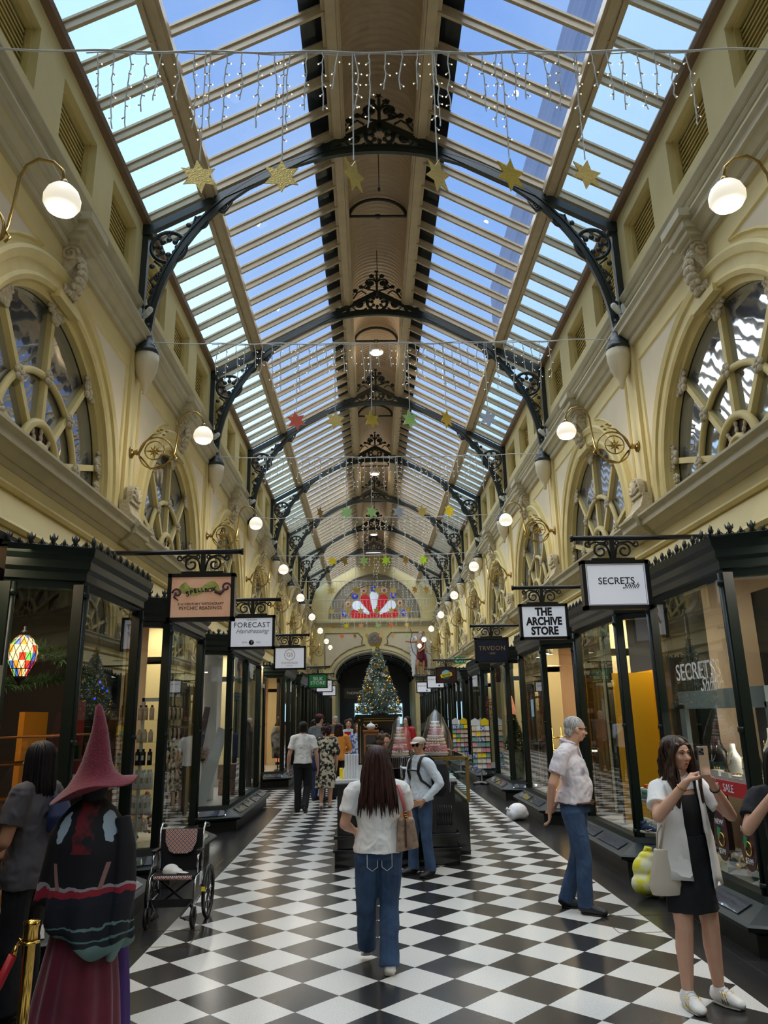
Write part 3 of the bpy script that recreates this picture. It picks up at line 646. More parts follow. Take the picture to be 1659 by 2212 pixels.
for s in(-1,1):
    b.tube([(s*p,0,q) for p,q in spiral(.15,11.45,.14,.04,PI,-1.3,18)],.026,5); rosette(b,s*.15,11.45,.09)
    b.tube([(s*x,0,z) for x,z in((.05,11.2),(.2,11.24),(.3,11.3),(.26,11.38))],.022,5)
    b.tube([(s*x,0,z) for x,z in((.25,11.12),(.36,11.2),(.46,11.14),(.55,11.0),(.62,10.96),(.66,11.02))],.02,5)
    b.tube([(s*x,0,z) for x,z in((0,11.45),(.06,11.6),(.12,11.68))],.018,5); rosette(b,s*.12,11.68,.07)
    for x,z in((.36,11.32),(.5,11.2),(.68,11.06),(.6,10.9+.2),(.2,11.3)): rosette(b,s*x,z,.065)
b.tube([(0,0,11.1),(0,0,11.75)],.03,6)
b.prism([(.07*(1 if i%2 else .45)*math.sin(2*PI*i/10),11.82+.07*(1 if i%2 else .45)*math.cos(2*PI*i/10)) for i in range(10)],lambda u,v:(u,-.012,v),(0,.024,0))
b.v=[(x,y_,z if z<11.2 else 11.2+(z-11.2)*.80) for x,y_,z in b.v]; b.build('apex_finial',['iron'],tr0)
for s in(-1,1):
    b=MB(); b.lathe([(.19,6.98),(.2,7.0),(.2,7.05),(.17,7.07),(.17,7.1),(.13,7.16),(.085,7.3),(.07,7.42)],(s*3.58,0,-.05),16); b.lathe([(.05,7.42),(.06,7.5)],(s*3.58,0,-.05),10); b.build('cone_foot',['iron'],tr0)
    b=MB(); b.box(s*3.62,-.09,7.32,s*3.72,-.01,7.5); b.box(s*3.66,-.11,7.28,s*3.72,-.05,7.68); b.cap((s*3.6,-.1,7.55),(s*3.5,-.18,7.6),.045,.045,8); b.build('floodlight',['paper'],tr0)
pen0=thing('plaster_pendant','','ornament',(0,0,6.2))
b=MB(); b.lathe([(0,6.3),(.03,6.31),(.035,6.36),(.05,6.38),(.04,6.41),(.09,6.5),(.15,6.65),(.175,6.8),(.18,6.93)],(0,0,0),16); b.build('bowl',['wall_pink'],pen0)
NM=['nearest','second','third','fourth','fifth','sixth','farthest']
for k in range(-1,7):
    y=5.048+BAY*(k+1)
    if k>=0:
        o=tr0 if k==0 else dup(tr0); place(o,(0,y,7)); o['label']='%s black iron roof truss with scrollwork spanning the arcade'%NM[k] if k else 'largest and nearest black iron roof truss with scrollwork'; o['group']='iron roof trusses'
    for sd in(-1,1):
        q=pen0 if (k==-1 and sd==-1) else dup(pen0); place(q,(sd*3.56,y,6.2)); q['label']='plaster bowl pendant under the %s truss foot on the %s wall'%(NM[max(k,0)] if k>=0 else 'out-of-frame near',SIDE[sd]); q['group']='plaster pendants under the truss feet'
# ---------------------------------------------------------------- wall lamps (local, wall at x=3.70 side +, lamp towards -x)
lp0=thing('wall_lamp','','wall lamp',(0,0,5.4))
b=MB(); Ry=Euler((0,-PI/2,0)).to_matrix()
b.lathe([(.0,.0),(.085,0),(.085,.02),(.05,.035),(.03,.06),(.045,.09),(.03,.12),(.02,.13)],(0,0,5.39),14,Ry); b.build('wall_plate',['brass'],lp0)
b=MB(); b.tube([(-.36+.24*math.cos(t),0,5.38+.24*math.sin(t)) for t in[2*PI*i/28 for i in range(28)]],.013,6,closed=True)
b.tube([(-.34+.14*math.cos(t),0,5.42+.14*math.sin(t)) for t in[2*PI*i/22 for i in range(22)]],.010,6,closed=True)
b.tube([(-.12,0,5.38),(-.2,0,5.55),(-.3,0,5.66),(-.42,0,5.69)],[.014,.014,.012,.008],6)
for x,z in((-.38,5.72),(-.46,5.66),(-.42,5.74),(-.5,5.71)): b.ell((x,0,z),(.03,.012,.018),6,5)
b.tube([(-.58,0,5.3),(-.62,0,5.36),(-.66,0,5.3),(-.62,0,5.26)],.012,6)
b.build('scroll_ring',['brass'],lp0)
b=MB()
for i in range(8):
    a=2*PI*i/8; r=.13 if i%2==0 else .09; b.tube([(-.34,0,5.41),(-.34+r*math.cos(a),0,5.41+r*math.sin(a))],[.028,.003],5)
b.ell((-.34,0,5.41),(.04,.03,.04),8,6); b.build('star_rosette',['brass'],lp0)
b=MB(); b.tube([(-.14,0,5.33),(-.3,0,5.14),(-.5,0,5.2),(-.6,0,5.3),(-.63,0,5.4),(-.655,0,5.6),(-.67,0,5.85),(-.72,0,5.97),(-.81,0,6.03),(-.93,0,6.0),(-1.01,0,5.92),(-1.03,0,5.82)],.013,7); b.lathe([(.03,5.76),(.035,5.8),(.02,5.83)],(-1.03,0,0),10); b.build('swan_neck',['brass'],lp0)
b=MB(); b.lathe([(.075,5.53),(.11,5.55),(.14,5.6),(.142,5.65),(.12,5.71),(.08,5.755),(.03,5.78),(0,5.785)],(-1.03,0,0),20); b.build('glass_shade',['lamp_white'],lp0)
b=MB(); b.ell((-1.03,0,5.56),.05,10,8); b.build('bulb',['bulb'],lp0)
def ptl(name,loc,e,r=.08,col=(1,.9,.75),parent=None):
    l=bpy.data.lights.new(name,'POINT'); l.energy=e; l.shadow_soft_size=r*S; l.color=col; q=bpy.data.objects.new(name,l); C.objects.link(q); q.location=Vector(loc)*S; return q
for k in range(-1,8):
    y=5.048+BAY*(k+1)
    if k==7: y-=1.3
    for sd in(1,-1):
        o=lp0 if (k==-1 and sd==1) else dup(lp0); place(o,(sd*3.69,y,5.4),0 if sd>0 else PI)
        o['label']='brass swan-neck wall lamp, %s on the %s wall'%(['nearest','second nearest','third nearest','fourth nearest','fifth','sixth','seventh','eighth','last before the end wall'][k+1],SIDE[sd]); o['group']='brass wall lamps'
        if k<7: ptl('lamp_light',(sd*2.66,y,5.47),LAMPE)
# ---------------------------------------------------------------- icicle lights and hanging stars
STC={'gold':cs(186,164,98),'gold2':cs(170,148,60),'green':cs(150,190,120),'red':cs(205,100,80),'silver':cs(150,158,172),'bronze':cs(140,110,52),'lime':cs(170,215,40),'orange':cs(245,110,60),'yellow':cs(230,190,30),'peach':cs(226,160,110)}
for k_,v_ in STC.items():
    m=M('star_'+k_,tuple(min(1,q*1.5) for q in v_[:3])+(1,),.38,.5 if k_ in('gold','gold2','bronze','silver') else .2,var=.25,vs=60,bump=.6,bs=90)
def star_mesh(b,r=.15,t=.008,n=6,q=.5):
    P=[((r if i%2==0 else r*q)*math.sin(PI*i/n),(r if i%2==0 else r*q)*math.cos(PI*i/n)) for i in range(2*n)]
    b.prism(P,lambda u,v:(u,-t/2,v),(0,t,0))
STX={0:[(-1.59,'gold',.25),(-.93,'gold',.1),(-.35,'gold2',.95),(.33,'gold',.75),(.92,'gold2',.5),(1.54,'gold',.35)],
 1:[(-1.31,'red',.3),(-.74,'gold',.15),(-.2,'gold2',.6),(.36,'green',.5),(.9,'gold2',.8),(1.52,'silver',.1)],
 2:[(-1.3,'bronze',1.1),(-.74,'green',.1),(-.2,'green',.3),(.37,'silver',.2),(.88,'gold',.3),(1.46,'yellow',.5)],
 3:[(-1.3,'yellow',.1),(-.95,'bronze',.9),(-.42,'green',.2),(.2,'lime',.1),(.75,'bronze',.8),(1.25,'lime',.4)],
 4:[(-1.6,'gold',.2),(-.75,'gold2',.6),(.0,'gold',.3),(.55,'gold',.2),(1.3,'bronze',.7),(1.7,'bronze',.6)],
 5:[(-1.85,'gold',.2),(-1.2,'gold',.5),(-.65,'gold',.2),(.0,'gold2',.3),(.62,'gold',.3),(1.3,'gold2',.5)],
 6:[(-2.1,'bronze',.7),(-1.4,'yellow',.2),(-.7,'peach',.4),(.1,'green',.3),(.75,'orange',.5),(1.5,'gold',.6)],
 7:[(-1.8,'orange',.1),(-1.1,'bronze',.8),(-.45,'gold2',.7),(.3,'peach',.4),(.95,'gold',.3),(1.7,'green',.5)]}
PO=['leftmost','second from left','third from left','third from right','second from right','rightmost']
RW=['nearest','second','third','fourth','fifth','sixth','seventh','farthest']
for k in range(8):
    y=5.048+BAY*k; zz=7.1 if k<5 else 7.1; rnd=random.Random(k+3)
    if k==7: y-=.4
    root=thing('icicle_lights','%s string of white icicle fairy lights stretched across the arcade'%RW[k],'fairy lights',(0,y,zz),'icicle light strings')
    b=MB(); b.tube([(x,y,zz+(abs(x)/3.6)**2*.04+.01*math.sin(x*7)) for x in[-3.62+7.24*i/60 for i in range(61)]],.009,5)
    b.tube([(x,y+.01,zz+(abs(x)/3.6)**2*.04-.01*math.sin(x*11)-.01) for x in[-2.6+5.2*i/60 for i in range(61)]],.006,4); b.build('main_wire',['wire_white'],root)
    nst=38 if k<3 else 30
    starx=[s[0] for s in STX[k]]
    for i in range(nst+6):
        st=i>=nst
        x=-2.5+5.0*i/(nst-1) if not st else starx[i-nst]
        ln=(rnd.choice([.35,.45,.6,.75]) if not st else 1.08); x0=x; p=[(x,y,zz)]; z=zz
        while z>zz-ln: z-=.055; x+=rnd.uniform(-.012,.012) if not st else 0; p.append((x,y+rnd.uniform(-.01,.01),z))
        W_=MB(); W_.tube(p,.0055,4)
        for q in p[2:(-1 if not st else -4):2]:
            s=rnd.choice((-1,1)); e=(q[0]+s*rnd.uniform(.02,.032),q[1],q[2]+rnd.uniform(-.03,.0)); W_.tube([q,e],.006,4); W_.mi=1; W_.tube([e,(e[0]+s*.007,e[1],e[2]-.005)],.0065,4); W_.mi=0
        W_.build('light_strand',['wire_white','led'],root,fix=False)
    for (x,cn,rt),po in zip(STX[k],PO):
        b=MB(); star_mesh(b,.155); o=b.build('hanging_star',['star_'+cn],loc=(0,0,0)); z=zz-1.245
        o.rotation_euler=(rnd.uniform(-.05,.05),rnd.uniform(-.2,.2),rt); o.location=Vector((x,y+.0,z))*S
        b=None; tag(o,'%s %s star ornament in the %s row of hanging stars'%(po,{'gold':'gold','gold2':'dull gold','green':'pale green','red':'glittery red','silver':'silver','bronze':'bronze','lime':'lime green','orange':'orange','yellow':'yellow','peach':'peach'}[cn],RW[k]),'star','hanging stars')
# ---------------------------------------------------------------- ridge ceiling lights
for i,y in enumerate((17.83,28.06,38.29)):
    t=thing('ceiling_light','round white ceiling light under the ridge vault, %s'%['nearest','middle one','farthest'][i],'ceiling light',(0,y,10.6),'ridge ceiling lights')
    b=MB(); b.lathe([(.17,10.93),(.19,10.95),(.19,10.99),(.03,11.01),(.03,11.27)],(0,y,0),20); b.build('housing',['white'],t)
    b=MB(); b.lathe([(0,10.915),(.1,10.918),(.165,10.935),(.17,10.94)],(0,y,0),20); b.build('diffuser',['downlight'],t); ptl('ridge_light',(0,y,10.75),RIDGEE,.15)
for i,y in enumerate((11.2,14.6,22,32)):
    b=MB(); b.tube([(0,y,10.7),(0,y,11.8)],.008,5); b.lathe([(0,10.64),(.025,10.66),(.015,10.7),(.03,10.71)],(0,y,0),8); tag(b.build('sprinkler_head',['iron']),'small sprinkler head under the ridge vault, %s one'%NM[i],'sprinkler','ridge sprinklers')
# ================================================================ shop fronts
XP,XW=2.57,3.07
def cresting(b,path):
    for (a,c) in zip(path,path[1:]):
        a=Vector((*a,2.985));c=Vector((*c,2.985)); L=(c-a).length; n=max(2,round(L/.085)); d=(c-a)/n
        b.tube([a,c],.012,4)
        for i in range(n):
            p=a+d*(i+.5); big=i%2==0; h=.1 if big else .06
            b.tube([p,p+Vector((0,0,h*.5)),p+Vector((0,0,h))],[.008,(.024 if big else .015),.002],5)
            if big:
                t=d.normalized()
                for s in(-1,1): b.tube([p+Vector((0,0,.03)),p+t*s*.022+Vector((0,0,.055)),p+t*s*.03+Vector((0,0,.085))],[.006,.01,.002],4)
            t=d.normalized(); b.tube([p-t*.035,p-t*.018+Vector((0,0,.022)),p+Vector((0,0,.006)),p+t*.018+Vector((0,0,.022)),p+t*.035],.006,4)
def bow(sx,Ya,Yb,label,mids=(),glassmid=True):
    P=[(sx*XW,Ya-.24),(sx*XP,Ya),(sx*XP,Yb),(sx*XW,Yb+.24)]
    if sx>0: P=P[::-1]
    yc=(Ya+Yb)/2; t=thing('shop_window',label,'shop window',(sx*XP,yc,0),'green bow-fronted shop windows')
    b=MB(); b.sweep(P,[(.2,.0),(.2,.14),(.17,.17),(-.05,.17),(-.05,0)]); b.build('plinth',['plinth'],t)
    b=MB(); b.sweep(P,[(.17,.14),(.27,.17),(.28,.20),(.26,.215),(.08,.31),(.06,.36),(-.05,.36),(-.05,.14)]); b.build('sill_ledge',['shop_green'],t)
    b=MB()   # reflective hopper lights set in the ledge
    for A,B in zip(P,P[1:]):
        A=Vector(A);B=Vector(B);d=(B-A);L=d.length;d/=L;n=Vector((d.y,-d.x)); k=max(1,round(L/.8))
        for i in range(k):
            u0,u1=L*i/k+.05,L*(i+1)/k-.05
            q=[A+d*u0+n*.235,A+d*u1+n*.235,A+d*u1+n*.12,A+d*u0+n*.12]; z=[.232,.232,.294,.294]; b.add([(p.x,p.y,zz) for p,zz in zip(q,z)],[(0,1,2,3)]); b.add([(p.x,p.y,zz+.006) for p,zz in zip(q,z)],[(0,1,2,3)])
    b.build('ledge_light',['glass_old'],t)
    b=MB(); b.sweep(P,[(-.05,2.66),(.0,2.66),(.02,2.72),(.05,2.73),(.05,2.79),(.08,2.82),(.08,2.88),(.11,2.92),(.12,2.985),(-.05,2.985)]); b.build('cornice',['shop_green'],t)
    b=MB(); Q=[]
    off=.1
    cp=[(sx*XW,Ya-.24-.1),(sx*(XP-off*.9),Ya-.09),(sx*(XP-off*.9),Yb+.09),(sx*XW,Yb+.34)]; cresting(b,cp); b.build('cresting',['iron'],t)
    for (x,y) in [(sx*(XW-.03),Ya-.225),(sx*XP,Ya),(sx*XP,Yb),(sx*(XW-.03),Yb+.225)]+[(sx*XP,m) for m in mids]:
        b=MB(); r=.055; b.box(x-.04,y-.05,.3,x+.04,y+.05,2.7); b.tube([(x-sx*.035,y,.36),(x-sx*.035,y,2.7)],.028,8)
        for z in(.42,1.5,2.62): b.tube([(x-sx*.035,y,z-.02),(x-sx*.035,y,z+.02)],.036,8)
        b.build('post',['shop_green'],t)
    b=MB()
    ys=[Ya]+list(mids)+[Yb]
    def pane(x0,y0,x1,y1):
        d=Vector((x1-x0,y1-y0,0)).normalized(); n=Vector((d.y,-d.x,0))*.004
        v=[Vector((x0,y0,.36)),Vector((x1,y1,.36)),Vector((x1,y1,2.67)),Vector((x0,y0,2.67))]; b=MB(); b.add([p-n for p in v]+[p+n for p in v],[(0,1,2,3),(4,5,6,7),(0,1,5,4),(1,2,6,5),(2,3,7,6),(3,0,4,7)]); b.build('glass_pane',['glass_shop'],t)
    for a,c in zip(ys,ys[1:]): pane(sx*XP,a,sx*XP,c)
    pane(sx*(XW-.03),Ya-.225,sx*XP,Ya); pane(sx*(XW-.03),Yb+.225,sx*XP,Yb)
    b=MB()
    for (x,y,s) in((sx*(XP+.05),Ya+.0,1),(sx*(XP+.05),Yb,-1)): b.tube([(x,y+s*.05,.36),(x,y+s*.05,2.67)],.014,4)
    b.build('brass_bead',['brass'],t)
    b=MB(); z=.32; pl=[(sx*XP,Ya),(sx*XP,Yb),(sx*XW,Yb+.22),(sx*3.5,Yb+.22),(sx*3.5,Ya-.22),(sx*XW,Ya-.22)]; b.prism(pl,lambda u,v:(u,v,z),(0,0,.03)); b.build('display_floor',['marble'],t)
    b=MB(); b.prism(pl,lambda u,v:(u,v,2.97),(0,0,.012)); b.build('top_board',['beige'],t)
    return t
def room(sx,Ya,Yb,mat,xb=5.0,floor='beige',ceil='beige',e=30,col=(1,.86,.68),nm=''):
    b=MB(); b.box(sx*xb,Ya,0,sx*(xb+.08),Yb,3.0); struct(b.build('wall_shop_back',[mat]))
    for y in(Ya+.02,Yb-.06): b=MB(); b.box(sx*3.2,y,0,sx*xb,y+.04,3.0); struct(b.build('wall_shop_side',[mat]))
    b=MB(); b.box(sx*3.05,Ya,3.0,sx*(xb+.05),Yb,3.06); struct(b.build('ceiling_shop',[ceil]))
    if e:
        l=bpy.data.lights.new('shop_light','AREA'); l.shape='RECTANGLE'; l.size=.5*S; l.size_y=(Yb-Ya)*.4*S; l.energy=e*2.6; l.color=col; q=bpy.data.objects.new('shop_light',l); C.objects.link(q); q.location=Vector((sx*3.12,(Ya+Yb)/2,2.94))*S
def gap(sx,Ya,Yb,label):   # recessed shop door between two bows
    L=Yb-Ya
    t=thing('shop_door',label,'shop door',(sx*3.07,(Ya+Yb)/2,0),'recessed shop doors')
    b=MB(); x=sx*3.1
    for y in(Ya+.05,Yb-.05): b.box(x-.04,y-.05,0,x+.04,y+.05,2.98)
    b.box(x-.04,Ya,2.1,x+.04,Yb,2.2); b.box(x-.05,Ya,2.7,x+.05,Yb,3.0); b.build('door_frame',['shop_green'],t)
    b=MB(); y0,y1=Ya+.12,Yb-.12
    for y in(y0,y1): b.box(x-.02,y-.04,.02,x+.02,y+.04,2.08)
    b.box(x-.02,y0,.02,x+.02,y1,.3); b.box(x-.02,y0,2.0,x+.02,y1,2.08); lf=b.build('door_leaf',['shop_green'],t)
    b=MB(); b.box(x-.004,y0,.3,x+.004,y1,2.0); b.box(x-.004,y0,2.2,x+.004,y1,2.7); b.build('glass_pane',['glass_shop'],t)
    b=MB(); b.tube([(x-sx*.03,y0+.03,.95),(x-sx*.08,y0+.03,.97),(x-sx*.08,y0+.03,1.25),(x-sx*.03,y0+.03,1.27)],.01,6); b.build('door_handle',['brass'],lf)
LB=[(5.9,7.38,(),'bow shop window on the left below the SPELLBOX sign'),(8.52,10.22,(),'bow shop window behind the FORECAST sign, left side'),(12.42,15.55,(13.9,),'long bow window below the GS DIAMONDS sign, left'),(19.9,22.6,(21.2,),'left bow window displaying the smoky kaftan'),(24.4,27,(25.7,),'left bow window beyond the SILK STORE sign'),(28.8,31.2,(30,),'sixth bow window along the left side'),(33,35.4,(34.2,),'seventh bow window along the left side'),(37.2,39.6,(38.4,),'eighth bow window along the left side'),(41.4,43.8,(42.6,),'last bow window on the left before the end wall')]
RB=[(5.8,7.42,(),'jewellery bow window lettered SECRETS Shhh on its glass'),(8.48,10.25,(),'bow window with the trainers below THE ARCHIVE STORE sign'),(12.35,14.2,(),'bow window below the TRUDON sign with cylinder pendant lamps inside'),(15.75,17.6,(),'right bow window holding the decorated tree in a marble tub'),(19.4,21.6,(),'right bow window behind the card spinner stand'),(23.4,26,(24.7,),'sixth bow window along the right side'),(27.8,30.4,(29.1,),'seventh bow window along the right side'),(32.2,34.8,(33.5,),'eighth bow window along the right side'),(36.8,39.4,(38.1,),'ninth bow window along the right side'),(41.2,43.6,(42.4,),'last bow window on the right before the end wall')]
for sx,BL in((-1,LB),(1,RB)):
    nm='left' if sx<0 else 'right'
    for a,c,mid,lb in BL: bow(sx,a,c,lb,mid)
    for i,(p,q) in enumerate(zip(BL,BL[1:])):
        a,c=p[1]+.24,q[0]-.24
        w=min(1.0,c-a); 
        if c-a>.9:
            m_=(a+c)/2; gap(sx,m_-.48,m_+.48,'dark green glazed shop door on the %s, before the %s'%(nm,q[3]))
            for y0,y1 in((a,m_-.48),(m_+.48,c)): 
                b=MB(); b.box(sx*3.05,y0,0,sx*3.35,y1,3.0); b.mi=1; b.box(sx*3.0,y0,2.4,sx*3.35,y1,2.5); struct(b.build('wall_pier',['wall_yellow','mould_grey']))
        else:
            b=MB(); b.box(sx*3.05,a,0,sx*3.2,c,3.0); struct(b.build('wall_pier',['shop_green']))
    b=MB(); b.box(sx*3.05,BL[-1][1]+.24,0,sx*3.35,YE,3.0); struct(b.build('wall_pier',['wall_yellow']))
    # near end, mostly outside the frame
    b=MB(); b.box(sx*3.1,YB,0,sx*3.3,3.0,3.0); struct(b.build('wall_pier',['shop_green']))
    b=MB(); b.box(sx*3.05,4.2,0,sx*3.2,4.35,3.0); struct(b.build('wall_pier',['shop_green'] if sx>0 else ['mould_grey']))
    b=MB(); b.box(sx*3.05,YB,3.0,sx*3.45,YE,3.06); struct(b.build('ceiling_soffit',['wall_yellow']))
b=MB(); b.box(-3.0,5.25,.1,-2.88,5.42,2.05); struct(b.build('trim_20',['mould_grey']))
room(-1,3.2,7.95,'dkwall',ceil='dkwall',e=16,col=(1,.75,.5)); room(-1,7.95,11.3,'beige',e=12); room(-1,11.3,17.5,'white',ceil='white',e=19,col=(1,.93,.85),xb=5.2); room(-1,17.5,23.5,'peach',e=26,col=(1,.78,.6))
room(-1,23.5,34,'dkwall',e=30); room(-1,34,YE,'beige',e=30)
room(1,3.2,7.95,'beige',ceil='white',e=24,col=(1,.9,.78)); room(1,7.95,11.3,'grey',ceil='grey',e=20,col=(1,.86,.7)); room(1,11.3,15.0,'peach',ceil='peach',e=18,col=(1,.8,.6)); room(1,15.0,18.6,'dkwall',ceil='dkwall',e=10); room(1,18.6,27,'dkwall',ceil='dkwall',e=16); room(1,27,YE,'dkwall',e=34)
# downlights in the shop ceilings
for i,(x,y,lb) in enumerate(((-2.95,6.05,'left of the dark spell shop'),(-2.98,6.75,'inside the spell shop near the far post'),(-2.9,9.0,'in the beige salon window'),(-3.0,9.9,'deeper in the beige salon window'),(-3.3,13.4,'in the white shop under GS DIAMONDS'),(2.95,6.6,'above the jewellery window'),(2.9,9.1,'above the trainers'),(3.3,9.8,'above the yellow door'),(3.1,9.4,'second above the trainers'))):
    t=thing('downlight','round recessed downlight %s'%lb,'downlight',(x,y,2.97),'shop downlights')
    b=MB(); b.lathe([(.05,2.965),(.062,2.96),(.062,3.0)],(x,y,0),14); b.build('trim_ring',['chrome'],t); b=MB(); b.lathe([(0,2.97),(.05,2.97)],(x,y,0),14); b.build('lens',['downlight'],t)
# ---------------------------------------------------------------- projecting signs
def sign(sx,y,label,face,cx=None,w=.62,h=.45,zt=2.99,pole=None,fr='black'):
    cx=cx if cx is not None else sx*1.86
    t=thing('hanging_shop_sign',label,'shop sign',(cx,y,zt-h),'projecting shop signs')
    zp=zt+.215; b=MB(); xe=cx-sx*.36; b.tube([(sx*3.28,y,zp),(xe,y,zp)],.024,8); b.tube([(xe,y,zp),(xe-sx*.02,y,zp)],.034,8); b.build('pole',['black'],t)
    b=MB(); b.beam((cx,y,zp),(cx,y,zt+.02),.045,.03,(0,1,0)); b.box(cx-.2,y-.015,zt+.0,cx+.2,y+.015,zt+.025)
    for s in(-1,1):
        b.tube([(cx+s*u,y,v) for u,v in spiral(.11,zt+.095,.075,.02,PI,-1.4,26)],.010,5)
        b.tube([(cx+s*.02,y,zt+.03),(cx+s*.035,y,zt+.1),(cx+s*.02+s*.04,y,zt+.17),(cx+s*.16,y,zt+.18),(cx+s*.21,y,zt+.15)],.010,5)
        b.tube([(cx+s*u,y,v) for u,v in spiral(.225,zt+.16,.03,.012,PI,1.1,12)],.009,5); b.tube([(cx+s*u,y,v) for u,v in spiral(.05,zt+.165,.022,.01,0,1.1,10)],.008,5)
    b.build('scroll_bracket',['black'],t)
    b=MB(); d=.045
    for z0,z1 in((zt-h,zt-h+.035),(zt-.035,zt)): b.box(cx-w/2,y-d,z0,cx+w/2,y+d,z1)
    for s in(-1,1): b.box(cx+s*w/2,y-d,zt-h,cx+s*(w/2-.035),y+d,zt)
    b.build('frame',[fr],t)
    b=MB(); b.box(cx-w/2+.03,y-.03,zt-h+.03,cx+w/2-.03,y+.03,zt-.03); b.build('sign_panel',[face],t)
    t['c']=(cx,y-.033,zt-h/2); return t
def tx(t,s,dx,dz,size,mat,**k): 
    c=t['c']; return text('lettering',s,(c[0]+dx,c[1],c[2]+dz),size,mat,t,**k)
M('ink',cs(18,18,22),.5); M('ink_grey',cs(150,152,158),.5); M('ink_white',cs(230,232,234),.5); M('olive',cs(170,170,80),.5,col2=cs(206,210,120),vs=14); M('plum',cs(96,60,72),.6)
t=sign(-1,7.01,'SPELLBOX psychic readings sign with sandy face, nearest sign on the left','sign_sand',cx=-1.86,w=.63)
c=t['c']
b=MB(); U=[(-.235,-.02),(-.19,.06),(-.15,.085),(-.10,.03),(-.03,.02),(.03,.055),(.08,.09),(.13,.085),(.16,.05),(.18,-.0),(.15,-.025),(.11,.0),(.07,.02),(.02,-.015),(-.04,-.04),(-.11,-.04),(-.17,-.02)]
b.prism(U,lambda u,v:(c[0]+u,c[1]-.004,c[2]+.06+v),(0,.008,0)); b.build('ribbon_emblem',['olive'],t)
for s,x,z in((-1,-.225,.04),(1,.235,.09)): b=MB(); b.tube([(c[0]+x+s*.0+u,c[1]-.004,c[2]+z+v) for u,v in spiral(0,0,.045,.012,0 if s>0 else PI,s*1.1,16)],[.010]*17,6); b.build('ribbon_curl',['plum'],t)
b=MB()
b.tube([(c[0]-.235,c[1]-.004,c[2]+.04),(c[0]-.25,c[1]-.004,c[2]-.0),(c[0]-.21,c[1]-.004,c[2]-.03)],[.014,.012,.004],6); b.tube([(c[0]+.13,c[1]-.006,c[2]+.05),(c[0]+.18,c[1]-.004,c[2]+.03),(c[0]+.22,c[1]-.004,c[2]+.07)],[.014,.02,.012],6); b.build('ribbon_curl',['plum'],t)
for i,ch in enumerate('SPELLBOX'):
    u=-.125+i*.035; v=.055+.012*math.sin((i-1)*.9)+(i-3)*.006; text('lettering',ch,(c[0]+u,c[1]-.008,c[2]+v),.055 if i else .07,'ink',t,rot=(PI/2,-.15,0),bold=.001)
tx(t,'21st CENTURY WITCHCRAFT',0,-.065,.033,'ink'); tx(t,'PSYCHIC READINGS',0,-.105,.045,'ink')
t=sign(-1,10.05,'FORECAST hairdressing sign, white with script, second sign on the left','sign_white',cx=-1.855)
tx(t,'MELBOURNE',0,.165,.02,'ink',space=1.3); tx(t,'FORECAST',0,.095,.095,'ink',sx=1.0,space=1.1); tx(t,'Hairdressing',0,.015,.085,'ink_grey',shear=.5); tx(t,'ESTD',-.09,-.135,.024,'ink',space=1.3); tx(t,'1992',.09,-.135,.024,'ink',space=1.3)
b=MB(); c=t['c']; b.lathe([(0,0),(.034,0),(.034,.004),(0,.004)],(c[0],c[1],c[2]-.135),20,Euler((PI/2,0,0)).to_matrix()); b.build('round_emblem',['ink'],t); text('lettering','f',(c[0],c[1]-.006,c[2]-.135),.05,'ink_white',t,shear=.3)
t=sign(-1,14.6,'GS DIAMONDS sign with ringed monogram, third sign on the left','sign_white',cx=-1.83)
c=t['c']; b=MB(); b.tube([(c[0]+.1*math.cos(a),c[1],c[2]+.06+.1*math.sin(a)) for a in[2*PI*i/32 for i in range(32)]],.005,6,closed=True); b.build('monogram_ring',['gold_text'],t); tx(t,'GS',0,.06,.11,'gold_text'); tx(t,'DIAMONDS',0,-.095,.055,'gold_text',space=1.15); tx(t,'SINCE 1986',0,-.145,.024,'gold_text')
t=sign(-1,24.2,'SILK STORE sign with green face, hanging on the left','sign_green',cx=-1.956); tx(t,'SILK',0,.065,.15,'ink_white',sx=1.15,bold=.002); tx(t,'STORE',0,-.065,.14,'ink_white',sx=1.15,bold=.002)
t=sign(-1,28.2,'white sign half hidden behind the SILK STORE sign','sign_white',cx=-2.0); tx(t,'Y',.2,.05,.12,'ink_grey'); tx(t,'V',.14,-.02,.1,'ink_grey')
t=sign(-1,33.3,'white sign lettered AS, farthest on the left','sign_white',cx=-2.1); tx(t,'THOMAS',.0,.03,.11,'ink')
t=sign(1,6.68,'SECRETS Shhh white sign, nearest sign on the right','sign_white',cx=1.98,w=.62)
c=t['c']; b=MB()
for k,q in((.275,.195),(.262,.182)):
    for s in(-1,1): b.box(c[0]-k,c[1]-.002,c[2]+s*q-.002,c[0]+k,c[1]+.002,c[2]+s*q+.002); b.box(c[0]+s*k-.002,c[1]-.002,c[2]-q,c[0]+s*k+.002,c[1]+.002,c[2]+q)
b.build('border_line',['ink_grey'],t); tx(t,'SECRETS',-.0,.03,.088,'ink'); tx(t,'Shhh',.12,-.015,.075,'ink',shear=.7)
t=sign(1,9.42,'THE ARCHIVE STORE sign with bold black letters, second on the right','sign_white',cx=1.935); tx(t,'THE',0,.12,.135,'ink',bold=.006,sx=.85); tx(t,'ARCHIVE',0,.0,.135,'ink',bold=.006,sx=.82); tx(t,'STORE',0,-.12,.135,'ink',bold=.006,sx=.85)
t=sign(1,13.6,'navy TRUDON sign with gold letters, third on the right','sign_navy',cx=1.93); tx(t,'TRVDON',0,.03,.11,'gold_text',space=1.1); tx(t,'·1643·',0,-.06,.055,'gold_text')
t=sign(1,22.1,'maroon sign with a round globe emblem, fourth on the right','sign_maroon',cx=1.93)
